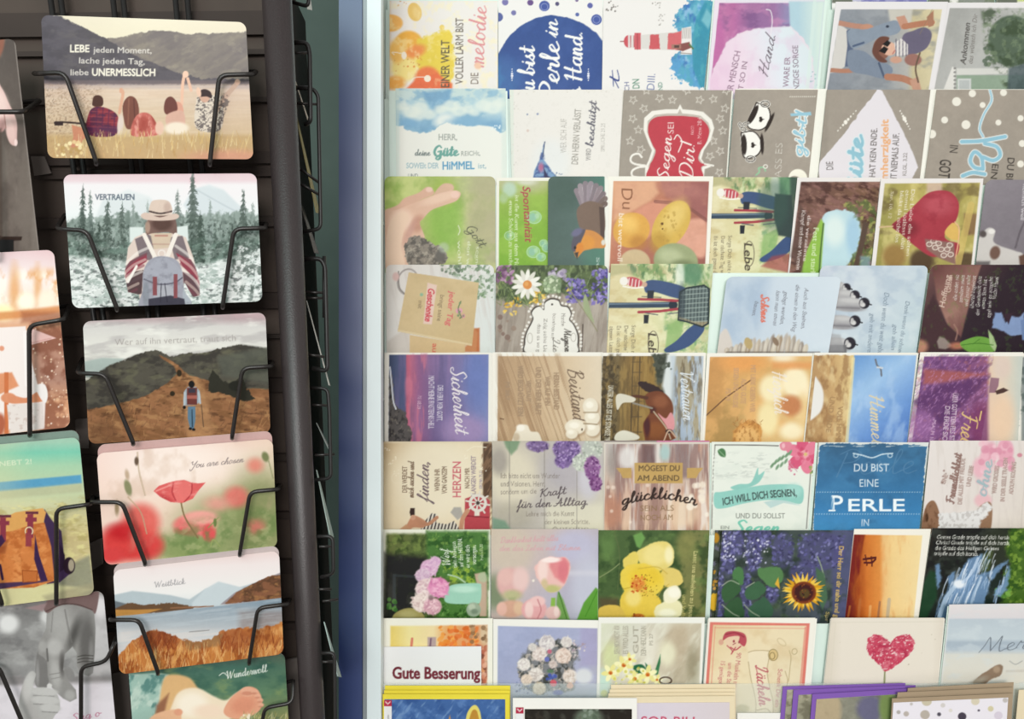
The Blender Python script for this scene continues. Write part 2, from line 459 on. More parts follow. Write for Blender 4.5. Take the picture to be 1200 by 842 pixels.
        for pas in ((0, 1) if halo else (1,)):
            for q in strokes:
                X = q[:, 0]*sx+q[:, 1]*h*shear; Y = q[:, 1]*h + arc*np.sin(math.pi*np.clip(q[:, 0]*sx/L, 0, 1))
                P = np.stack([x0+X*ux+Y*uy, y0+X*uy-Y*ux], 1)
                i = s._near(P[:, 0].min(), P[:, 1].min(), P[:, 0].max(), P[:, 1].max(), w+3)
                if not len(i): continue
                px = s.X[i]; py = s.Y[i]; dd = np.full(len(i), 1e9)
                for k in range(len(P)-1):
                    (ax, ay), (bx, by) = P[k], P[k+1]; dx, dy = bx-ax, by-ay; LL = dx*dx+dy*dy+1e-9
                    up = abs(Y[k+1]-Y[k])/(math.hypot(X[k+1]-X[k], Y[k+1]-Y[k])+1e-9)
                    ww = w*(thin+(1-thin)*(up if Y[k+1] < Y[k] else up*.25))
                    tt = np.clip(((px-ax)*dx+(py-ay)*dy)/LL, 0, 1)
                    np.minimum(dd, np.hypot(px-ax-tt*dx, py-ay-tt*dy)-ww/2, out=dd)
                if pas == 0: s._mix(op*sst(.5, -.5, (dd-1.2)/.9), halo, i)
                else: s._mix(op*sst(.5, -.5, dd/.9), c, i)
        return s

def sheet(name, quad, art, unproject, thick, mat, parent=None, loc=None, r=0, rb=0, vis=None, coarse=8.0, edge='e6e0d4'):
    """a printed sheet: quad TL TR BR BL in picture px, fine grid down to vis (px), coarse where hidden"""
    TL, TR, BR, BL = [np.array(q, float) for q in quad]
    w = max(np.linalg.norm(TR-TL), np.linalg.norm(BR-BL)); hgt = max(np.linalg.norm(BL-TL), np.linalg.norm(BR-TR))
    nu = max(2, int(w/STEP)+1)
    fine = hgt if vis is None else min(hgt, vis)
    vs_ = list(np.arange(0, fine, STEP))
    if r: vs_ = [0, .25, .6] + [q for q in vs_ if q > .8]
    if vis is not None: vs_ += list(np.arange(fine, hgt, coarse))
    vs_ = [q for q in vs_ if q < hgt-.9]
    if rb: vs_ += [hgt-.6, hgt-.25]
    vs_ = np.array(vs_+[hgt])/hgt
    ins = np.zeros(len(vs_)); d = vs_*hgt
    if r: ins = np.maximum(ins, np.where(d < r, r-np.sqrt(np.maximum(r*r-(r-d)**2, 0)), 0))
    d = (1-vs_)*hgt
    if rb: ins = np.maximum(ins, np.where(d < rb, rb-np.sqrt(np.maximum(rb*rb-(rb-d)**2, 0)), 0))
    ins /= w
    us = ins[:, None] + np.linspace(0, 1, nu)[None, :]*(1-2*ins[:, None])
    v = vs_[:, None]
    P = [(TL[k]*(1-us)+TR[k]*us)*(1-v) + (BL[k]*(1-us)+BR[k]*us)*v for k in (0, 1)]
    X = P[0].ravel(); Y = P[1].ravel()
    a = Art(X, Y); art(a)
    a.C = a.C.mean(1)[:, None] + .93*(a.C - a.C.mean(1)[:, None])
    lum = a.C.mean(1)                                     # the print's own fine tonal texture
    tex = .05*(fbm(X/9, Y/9, 71)-.5) + .035*(fbm(X/2.2, Y/2.2, 77, 2)-.5)
    a.C *= 1 + (tex*np.clip((.88-lum)/.3, 0, 1))[:, None]
    V = unproject(X, Y)                                   # world points, front of the sheet
    nv = len(vs_); idx = np.arange(nv*nu).reshape(nv, nu)
    ring = np.concatenate([idx[0, :], idx[1:, -1], idx[-1, -2::-1], idx[-2:0:-1, 0]])
    e1 = V[idx[0, -1]]-V[idx[0, 0]]; e2 = V[idx[-1, 0]]-V[idx[0, 0]]
    n = np.cross(e1, e2); n /= np.linalg.norm(n)
    if np.dot(n, V[0]-np.array(EYE)) < 0: n = -n          # away from the viewer's side
    Bk = V[ring]+n*thick
    verts = np.concatenate([V, Bk])
    q = np.stack([idx[1:, :-1], idx[1:, 1:], idx[:-1, 1:], idx[:-1, :-1]], 2).reshape(-1, 4)
    N0 = len(V); m = len(ring); k = np.arange(m); k2 = (k+1) % m
    side = np.stack([ring[k], ring[k2], N0+k2, N0+k], 1)
    faces = np.concatenate([q, side]).tolist() + [list(range(N0, N0+m))]
    cols = np.concatenate([np.clip(srgb(np.clip(a.C, 0, 1))-.024, .002, .93), np.tile(srgb(hx(edge)), (m, 1))])
    o = link(name, verts, faces, mat, parent, loc, cols=cols)
    return o
def flat_at(Y):
    R = np.array(CAMROT); E0 = np.array(EYE)
    def f(px, py):
        d = np.stack([(px-600)/FOC*Y, np.full(len(px), Y), -(py-421)/FOC*Y], 1)
        return d @ R.T + E0
    return f
def rack_at(back=0.0):
    R = np.array(CAMROT); E0 = np.array(EYE); a = RA + back*math.sqrt(1+RB*RB+RC*RC)
    def f(px, py):
        dx = (px-600)/FOC; dz = -(py-421)/FOC; Y = a/(1-RB*dx-RC*dz)
        return np.stack([dx*Y, Y, dz*Y], 1) @ R.T + E0
    return f

# ------------------------------------------------------------------ the display rows
ROWTOP = [1, 106, 207.5, 311, 413.5, 517, 620, 724.5, 806]
def row_depth(r): return 0.99 - 0.014*r
def row_bottom(r): return (ROWTOP[r] if r >= 0 else -101) + 152
def greeting_card(r, label, art, x0, x1, y=None, lean=(0, 0), rad=0, dz=0., group='greeting cards on the tiered display', env=None, name='greeting_card', vis=None, bottom=None, y2=None):
    """a folded card standing in row r: top corners (x0,y), (x1,y2); lean = px the left/right edge moves per 100 px down"""
    y = (ROWTOP[r] if r >= 0 else -101) if y is None else y
    y2 = y if y2 is None else y2
    bot = row_bottom(r) if bottom is None else bottom
    nxt = ROWTOP[r+1] if r < 7 else 850
    vis = (nxt - y + 9) if vis is None else vis
    Y = row_depth(r) + 2.2*dz
    k0, k1 = lean[0]*(bot-y)/100, lean[1]*(bot-y2)/100
    quad = [(x0, y), (x1, y2), (x1+k1, bot), (x0+k0, bot)]
    base = at((x0+x1+k0+k1)/2, bot, Y)
    t = thing(name, base, label, 'card', group)
    sheet('front_panel', quad, art, flat_at(Y), .0004, PRINT, t, r=rad, vis=vis)
    # the back half of the folded card, a touch behind
    def plain(a): a.fill('e8e3d8')
    q2 = [(x0+.4, y+.6), (x1-.4, y2+.6), (x1+k1-.4, bot), (x0+k0+.4, bot)]
    coarse_sheet('back_panel', q2, Y+.0007, .0004, PAPER, t, rad)
    if env:
        q3 = [(x0+env[0], y+env[2]), (x1+env[1], y2+env[2]), (x1+k1+env[1], bot), (x0+k0+env[0], bot)]
        coarse_sheet('envelope', q3, Y+.0014, .0005, M.get(env[3], PAPER) if len(env) > 3 else PAPER, t, 0)
    return t
def coarse_sheet(name, quad, Y, thick, mat, parent=None, r=0, un=None, rb=0):
    TL, TR, BR, BL = [np.array(q, float) for q in quad]
    pts = []
    def corner(p, a, b, rr):
        if rr <= 0: pts.append(p); return
        u = (a-p)/np.linalg.norm(a-p); w = (b-p)/np.linalg.norm(b-p)
        for t in np.linspace(0, math.pi/2, 6):
            pts.append(p + u*rr*(1-math.sin(t)) + w*rr*(1-math.cos(t)))
    corner(TL, BL, TR, r); corner(TR, TL, BR, r); corner(BR, TR, BL, rb); corner(BL, BR, TL, rb)
    P = np.array(pts); f = (un or flat_at(Y))
    V = f(P[:, 0], P[:, 1]); n = len(V)
    nrm = np.cross(V[n//4]-V[0], V[-1]-V[0]); nrm /= np.linalg.norm(nrm)
    if np.dot(nrm, V[0]-np.array(EYE)) < 0: nrm = -nrm
    verts = np.concatenate([V, V+nrm*thick])
    faces = [list(range(n)), list(range(2*n-1, n-1, -1))] + [[k, n+k, n+(k+1) % n, (k+1) % n] for k in range(n)]
    return link(name, [tuple(v) for v in verts], faces, mat, parent)

# ------------------------------------------------------------------ the shop behind
m = MB(); m.wbox(-3.0, 3.0, 1.95, 2.05, 0, 3.0)
o = m.build('wall_back', M['wall'], loc=(0, 1.95, 0)); tag(o, 'plain grey green wall in the gap behind the racks', 'wall', kind='structure')
m = MB(); m.wbox(-3.0, 3.0, -2.5, 1.95, -0.1, 0)
o = m.build('floor', M['floor'], loc=(0, 0, 0)); tag(o, 'grey shop floor', 'floor', kind='structure')

# ------------------------------------------------------------------ the tiered display on the right
def bx(px, Y): return (px - 600) / FOC * Y
def bz(py, Y): return -(py - 421) / FOC * Y
ZLOW, ZTOP = -0.66, 0.78
display = thing('tiered_card_display', (0.2, 0.95, 0), 'tall leaning card display with white and blue uprights and pale acrylic tiers', 'display stand')
YF, YP = 0.871, 0.97
m = MB(); m.box(bx(397, YF), bx(424.5, YF), YF, YF + .016, ZLOW, ZTOP); m.build('blue_upright', M['blue'], display)['label'] = 'blue lacquered upright panel'
m = MB(); m.box(bx(425, YF), bx(429.8, YF), YF + .0015, YF + .016, ZLOW, ZTOP); m.build('trim_strip', M['steel'], display)['label'] = 'thin grey trim strip'
m = MB(); m.box(bx(430, YF), bx(446.5, YF), YF, YF + .016, ZLOW, ZTOP); m.build('white_upright', M['white'], display)['label'] = 'white lacquered upright'
m = MB(); m.box(bx(446.8, YP), bx(448.2, YP), YF + .018, 1.10, bz(900, YP), ZTOP); m.build('side_sheet', M['edge'], display)
m = MB(); m.box(bx(425, YP), 0.70, 1.10, 1.112, ZLOW, ZTOP); m.build('back_board', M['white'], display)
m = MB(); m.box(0.702, 0.72, YP, 1.10, ZLOW, ZTOP); m.build('white_upright', M['white'], display)
m = MB(); m.wbox(-.155, .72, .735, 1.2, 0, .60); m.build('plinth', M['white'], display)
for r in range(-1, 8):
    Y = row_depth(r); top = (ROWTOP[r] if r >= 0 else -101) + 8; bot = row_bottom(r)
    xa, xb = bx(449.5, Y), 0.70
    m = MB(); m.box(xa, xb, Y + .0058, Y + .0074, bz(bot, Y), bz(top, Y))
    m.box(xa, xb, Y - .0052, Y + .0074, bz(bot + 5.5, Y), bz(bot + 2.6, Y))
    t = m.build('tier', M['mint'], display)
    m = MB(); m.box(xa, xb, Y - .0062, Y - .0052, bz(bot + 5.5, Y), bz(798 if r == 7 else bot - 22, Y)); m.build('clear_lip', M['clear'], t)
m = MB(); m.box(bx(449.5, .87), 0.70, .862, .8852, -.4815, -.4778); m.box(bx(449.5, .87), 0.70, .8605, .862, -.4815, -.452); m.build('front_trough', M['mint'], display)

# ------------------------------------------------------------------ the wire postcard rack on the left
rack_base = rack(380, 421, .05); rack_base = Vector((rack_base.x - .1, rack_base.y, 0))
prack = thing('postcard_rack', rack_base, 'dark brown wire postcard rack with a thick round corner post', 'postcard rack')
def seg(p, q, z0, z1):
    """extend the straight line p-q to the heights z0 and z1"""
    d = q - p
    return p + d * ((z0 - p.z) / d.z), p + d * ((z1 - p.z) / d.z)
pa, pb = rack(324.5, 0, .012), rack(366.5, 842, .012)
p0, p1 = seg(pb, pa, 0.002, 1.76)
m = MB(); m.tube([p0, p1], .0108, 28); m.build('corner_post', M['post'], prack, smooth=True)
un = rack_at(.055)
def rk(px, py, b): return rack(px, py, b)
# backing board of the front face
m = MB()
q = [rk(-150, 1000, .055), rk(372, 1000, .055), rk(330, -160, .055), rk(-260, -160, .055)]
m.plate(q, (-.17*.003, .003, 0)); m.build('back_panel', M['panel'], prack)
# horizontal slats on the board and pale gaps between them
for k, (y, x0, x1, hh, mt) in enumerate([(205, 40, 330, 5, 'slat'), (188, -60, 336, 7, 'slat'), (263, -60, 330, 6, 'slat'), (356, -60, 340, 9, 'slat'), (398, 60, 340, 2, 'slat'), (455, 60, 344, 8, 'slat'),
        (540, -60, 350, 4, 'slat'), (608, -60, 350, 4, 'slat'), (668, -60, 352, 8, 'slat'), (738, -60, 356, 4, 'slat'), (120, 0, 330, 3, 'slat'), (30, -60, 325, 14, 'slat'), (64, -60, 325, 3, 'slat')]):
    m = MB()
    q = [rk(x0, y + hh - (x0+x1)*0, .050), rk(x1, y + hh - 4, .050), rk(x1, y - hh - 4, .050), rk(x0, y - hh, .050)]
    m.plate(q, (-.17*.0045, .0045, 0)); m.build('slat', M[mt], prack)
for (a, b, c, d) in [((88, 492), (104, 490), (104, 525), (90, 525)), ((100, 640), (120, 630), (121, 660), (108, 668)), ((36, 183), (52, 183), (60, 203), (40, 206)), ((132, 790), (150, 786), (158, 900), (138, 900)), ((322, 776), (352, 770), (358, 900), (330, 900))]:
    m = MB(); m.plate([rk(*a, .046), rk(*d, .046), rk(*c, .046), rk(*b, .046)], (-.17*.002, .002, 0)); m.build('filler_board', M['grey'], prack)
# upright wires that carry the pockets
for (xa, ya, xb, yb) in [(54, -40, 190, 960), (66, -40, 200, 960), (128, -40, 240, 960), (140, -40, 251, 960), (202, -40, 292, 960), (216, -40, 304, 960)]:
    m = MB(); m.tube([rk(xa, ya, .041), rk(xb, yb, .041)], .0022, 8); m.build('upright_wire', M['darkwire'], prack, smooth=True)
# wire pockets
POCK = [
 ([(40, 86, .03), (46, 86, -.008), (76, 85, -.010), (113, 190, -.009), (113, 193, .036)], [(300, 84, .03), (297, 87, -.008), (257, 88, -.010), (246, 191, -.009), (246, 194, .036)]),
 ([(76, 252, .03), (66, 268, -.008), (102, 270, -.010), (137, 361, -.009), (137, 364, .036)], [(312, 262, .03), (311, 267, -.008), (274, 268, -.010), (261, 358, -.009), (261, 361, .036)]),
 ([(97, 420, .03), (90, 437, -.008), (123, 438, -.010), (156, 518, -.011), (156, 521, .036)], [(320, 424, .03), (318, 429, -.008), (284, 431, -.010), (272, 511, -.011), (272, 514, .036)]),
 ([(108, 582, .03), (108, 588, -.010), (143, 588, -.012), (170, 659, -.011), (170, 662, .036)], [(328, 568, .03), (326, 573, -.010), (293, 576, -.012), (281, 648, -.011), (281, 651, .036)]),
 ([(128, 722, .03), (130, 726, -.012), (163, 726, -.014), (185, 787, -.013), (185, 790, .036)], [(340, 702, .03), (336.5, 707.5, -.012), (302, 712, -.014), (292, 775, -.013), (292, 778, .036)]),
 ([(148, 850, .03), (150, 850, -.010), (178, 850, -.010), (200, 905, -.008), (200, 908, .036)], [(343, 797, .02), (344, 798, .0), (343, 823, -.010), (310, 829, -.010), (300, 895, -.008), (300, 898, .036)]),
 ([(-110, 132, .03), (-100, 132, -.012), (-70, 131, -.012), (-50, 300, -.010), (-50, 303, .036)], [(46, 118, .03), (28, 131, -.012), (-14, 131, -.012), (-6, 300, -.010), (-6, 303, .036)]),
 ([(-102, 382, .03), (-97, 385, -.009), (-55, 385, -.010), (-30, 515, -.010), (-30, 518, .036)], [(81, 358, .03), (75.5, 374, -.009), (34, 381, -.010), (35, 508, -.010), (35, 511, .036)]),
 ([(-65, 600, .03), (-60, 601, -.012), (-32, 601, -.014), (2, 706, -.013), (2, 709, .036)], [(111, 586, .03), (105.5, 590.5, -.012), (66, 596, -.014), (66, 705, -.013), (66, 708, .036)]),
 ([(-54, 780, .03), (-50, 780, -.009), (-2, 780, -.010), (28, 850, -.010), (28, 853, .036)], [(139, 736, .03), (133.5, 755, -.009), (124, 775, -.010), (95, 781, -.010), (95, 850, -.010), (95, 853, .036)]),
]
for lw, rw in POCK:
    for w_ in (lw, rw): w_[-1] = (w_[-2][0], w_[-2][1] + 2.5, w_[-2][2] + .003)     # a short hook under the card
    a = [rk(*p) for p in lw]; b = [rk(*p) for p in rw]
    m = MB(); m.tube(a, .0017, 8, bend=.006); pk = m.build('wire_pocket', M['wire'], prack, smooth=True)
    m = MB(); m.tube(b, .0017, 8, bend=.006); m.build('right_arm', M['wire'], pk, smooth=True)
    m = MB(); m.tube([a[0], b[0]], .0017, 8); m.build('rear_bar', M['wire'], pk, smooth=True)
# the rack's right-hand side face, seen at a grazing angle
D = Vector((-.17, 1, 0)).normalized()                      # from the front edge backwards
q0a, q0b = seg(rack(379.5, 842, .02), rack(339.5, 0, .02), 0.02, 1.70)
q0a += Vector((-.015, 0, 0)); q0b += Vector((-.015, 0, 0))
m = MB(); m.plate([q0a, q0a + D*.45, q0b + D*.45, q0b], (-.003, 0, 0)); m.build('side_panel', M['slat'], prack)
def sd(px, py, Y): return at(px, py, Y)
def side_pocket(main, bars, Y, r=.0016):
    m = MB(); m.tube([sd(x, y, Y + d) for x, y, d in main], r, 7, bend=.005)
    pk = m.build('side_pocket', M['darkwire'], prack, smooth=True)
    for (x0, y0, x1, y1) in bars:
        m = MB(); m.tube([sd(x0, y0, Y + .004), sd(x1, y1, Y + .010)], .0012, 7); m.build('cross_wire', M['wire'], pk, smooth=True)
side_pocket([(338, -40, 0), (360, -38, 0), (362, 8, .0), (338, 1, .004)], [(340, -20, 361, -20)], .684)
side_pocket([(340, 50, 0), (360, 50, .0), (363, 62, .0), (364, 142, .0), (358, 146, .004)], [(341, 62, 364, 62), (343, 102, 366, 102)], .684, .0019)
side_pocket([(346, 103, 0), (367, 104, 0), (373, 112, 0), (376, 268, .0), (352, 272, .004)], [(347, 121, 371, 122), (352, 198, 374, 214), (350, 214, 374, 228)], .690)
side_pocket([(356, 303, 0), (376, 303, 0), (381, 312, 0), (384, 435, 0), (366, 431, .004)], [(358, 342, 384, 343), (359, 349, 383, 349), (361, 415, 380, 418)], .70, .0019)
side_pocket([(380, 300, 0), (380, 372, 0)], [], .70)
side_pocket([(364, 454, 0), (384, 455, 0), (386, 480, 0), (388, 560, 0), (370, 562, .004)], [(366, 474, 386, 475), (369, 533, 392, 532)], .714)
side_pocket([(372, 628, 0), (390, 628, 0), (391, 672, 0), (376, 676, .004)], [(374, 640, 391, 640), (374, 690, 388, 690)], .72)
side_pocket([(376, 765, 0), (392, 764, 0), (393, 850, 0), (378, 852, .004)], [(378, 704, 396, 702), (378, 775, 393, 775)], .726)

# ------------------------------------------------------------------ postcards in the wire rack
def postcard(label, quad, art, back=0.0, r=9, edge='d8cfc6'):
    BLx, BRx = quad[3], quad[2]
    base = rack((BLx[0]+BRx[0])/2, (BLx[1]+BRx[1])/2, back)
    o = sheet('postcard', quad, art, rack_at(back), .0006, GLOSS, None, base, r=r, rb=r, edge=edge)
    return tag(o, label, 'postcard', 'postcards in the wire rack')
def spare(label, quad, art, back, r=9):
    """the next postcard of the same pocket, seen only as a strip along the top"""
    base = rack((quad[3][0]+quad[2][0])/2, (quad[3][1]+quad[2][1])/2, back)
    o = sheet('postcard', quad, art, rack_at(back), .0006, GLOSS, None, base, r=r, rb=r, vis=14, coarse=9)
    return tag(o, label, 'postcard', 'postcards in the wire rack')

def art_lake_friends(a):
    a.grad(0, 18, 0, 186, [(0, 'e3d7c0'), (.15, 'e0d4b8'), (.5, 'd2b8a8'), (.53, 'd3b3a0'), (.62, 'c9aa92'), (.85, 'c29f74'), (1, 'cb9478')])
    a.grad(48, 18, 290, 30, [(0, 'd3c6ae'), (.5, 'ebe2c8'), (1, 'e2d2be')], .35)
    a.poly([(100, 52), (128, 45), (145, 43), (165, 38), (180, 36), (200, 36.5), (216, 39), (240, 39.5), (300, 37), (300, 98), (100, 98)], '7f756f', 1.5, rough=2)
    a.clip([(100, 52), (128, 45), (145, 43), (165, 38), (180, 36), (200, 36.5), (216, 39), (240, 39.5), (300, 37), (300, 98), (100, 98)])
    a.noise('978c7c', 40, 10, .45, .65, .6, 5, rot=-25); a.noise('6a6164', 30, 9, .5, .68, .5, 9, rot=-30); a.noise('a39884', 9, 6, .6, .75, .4, 4)
    a.noclip()
    a.poly([(40, 15), (68, 18), (85, 26), (100, 33), (115, 41), (135, 52), (160, 66), (200, 82), (230, 92), (310, 93), (310, 99), (40, 98)], '5c565c', 1.2, rough=3, rs=4)
    a.clip([(40, 15), (68, 18), (85, 26), (100, 33), (115, 41), (135, 52), (160, 66), (200, 82), (230, 95), (40, 97)])
    a.noise('4b464a', 12, 8, .45, .6, .8, 7); a.noise('6e6764', 16, 6, .55, .7, .6, 17); a.grad(48, 60, 100, 70, ['504d58', '5a555b'], .35)
    a.noclip()
    a.rect(40, 94, 310, 100, '76686a', 3, .8)
    a.rect(40, 99, 310, 104, 'b7a4a0', 4, .7)
    a.clip([(40, 99), (310, 98), (310, 165), (40, 165)], 4); a.noise('c9a98c', 50, 2.2, .45, .65, .3, 2); a.noise('e4ccb0', 60, 2, .55, .7, .3, 12)
    a.clip([(40, 100), (120, 102), (95, 150), (100, 190), (40, 190)], 18); a.noise('9a7a62', 2.2, 1.7, .5, .66, .55, 6); a.noise('6f5a50', 1.8, 1.5, .62, .74, .4, 16); a.noclip()
    a.rect(40, 158, 310, 190, 'bd9a68', 8, .75)
    # friends by the lake, from behind
    a.poly([(84, 146), (97, 150), (104, 158), (97, 164), (90, 176), (83, 172), (86, 160)], 'c98466', 1.4)
    a.line([(64, 144), (74, 143), (100, 145)], 2.2, '3e302e'); a.rect(64, 142, 74, 147, '3a2d2c', 1.2)
    a.ell(114.5, 121, 5.5, 6.5, 'b27a62'); a.poly([(108, 121), (110, 113), (116, 111.5), (120.5, 115), (120.5, 123), (115, 125), (109, 124)], '4f332b', 1.2, sm=1)
    P = [(102, 140), (106, 129), (114, 125), (126, 127), (136, 133), (139, 142), (135, 158), (112, 160), (100, 154)]
    a.poly(P, '8c3540', 1.2, sm=1); a.clip(P, sm=1); a.noise('4a2b45', 7, 5, .42, .55, .8, 3)
    for k in range(6): a.line([(100+7*k, 122), (98+7*k, 164)], 1.4, '55294a', 0, .6); a.line([(98, 130+6*k), (142, 132+6*k)], 1.2, 'a74a50', 0, .6)
    a.poly([(98, 148), (139, 148), (139, 164), (98, 164)], '5a3452', 5, .55); a.noclip()
    a.line([(140, 132), (144, 110), (142, 105)], 3.6, 'd8a286'); a.ell(142, 106, 2.2, 3.2, 'd8a286')
    a.ell(153, 128, 9.5, 15, '6f4238'); a.poly([(144, 130), (147, 117), (153, 112.5), (160, 117), (163, 132), (158, 148), (148, 150)], '7a4a3e', 1.2, sm=1)
    a.line([(151, 116), (150, 146)], 1.6, '9a6350', op=.6); a.line([(157, 116), (158, 144)], 1.6, '5a3430', op=.6); a.ell(141, 146, 3.5, 12, 'd8c4b8', 2, 5)
    P = [(153, 152), (158, 138), (166, 132), (176, 134), (184, 146), (186, 157), (170, 160), (155, 159)]
    a.poly(P, 'c2655a', 1.5, sm=1); a.clip(P, sm=1); a.noise('e0988a', 5, 9, .5, .62, .9, 5); a.noise('9a4038', 4, 8, .58, .68, .7, 8); a.noclip()
    a.ell(187, 150, 5, 8, 'e0b8a2', 2); a.ell(168, 145, 6, 9, 'a6493f', 3, 0, .7)
    a.line([(213, 122), (214, 100), (216, 88)], 3.6, 'e3b49a'); a.line([(224, 106), (220, 92)], 3.4, 'e3b49a'); a.ell(217.5, 87, 3.5, 4, 'e9bfa6')
    a.ell(208, 130, 7, 11, 'd89a84'); a.poly([(192, 128), (194, 117), (200, 113), (206, 118), (208, 128), (203, 134), (195, 134)], '6f4038', 1.2, sm=1)
    a.poly([(196, 134), (214, 130), (216, 150), (200, 154), (195, 146)], 'd3a592', 2, sm=1); a.ell(207, 150, 14, 7, 'e9d8c4', 4)
    P = [(230, 150), (230, 118), (236, 112), (256, 112), (262, 118), (258, 152)]
    a.poly(P, 'd9c9b8', 1.5, sm=1); a.clip(P, sm=1); a.noise('5a5050', 2.2, 2.2, .5, .56, .85, 8); a.noclip()
    a.line([(252, 132), (264, 114), (279, 96)], 5.5, 'c9a894'); a.ell(278, 96, 3, 3.2, 'e0b49c'); a.clip([(248, 124), (264, 108), (270, 116), (258, 148)], 2); a.noise('5a5050', 2.2, 2.2, .5, .56, .8, 9); a.noclip()
    a.ell(240, 113, 6, 7, 'd0a28c'); a.poly([(233, 113), (235, 106), (241, 104.5), (247, 108), (248, 115), (242, 113)], '3c2a2c', 1.1, sm=1)
    a.ell(233, 108, 2.6, 6, 'e6bda4', 1.2, -12)
    a.blades(130, 62, 165, 292, 185, 5, 15, 'e2c88f c79a5f ddb777 b98f58 e8d3a4', 4, 90, 22, 1, .7)
    a.blades(60, 100, 158, 260, 168, 4, 12, 'c2a05e d7b56f e4cf98', 7, 90, 20, .9, .7)
    a.ell(270, 186, 50, 10, 'd98e7c', 12, 0, .6); a.spots(30, 66, 166, 96, 184, 1, 2.5, 'e9cf96 b8945c f0dca8', 6, .8)
    a.text('LEBE', 81.5, 61, 105, 61, 8.4, 'efe6d4', .25); a.text('jeden Moment,', 109.5, 61.5, 178, 62.5, 6.8, 'dfd6cc', .05)
    a.text('lache jeden Tag,', 92, 74, 170, 75.5, 6.8, 'dfd6cc', .05); a.text('liebe', 82, 88, 104, 88, 6.8, 'dfd6cc', .05); a.text('UNERMESSLICH', 107.5, 88.5, 182.5, 89, 8.2, 'efe6d4', .3)

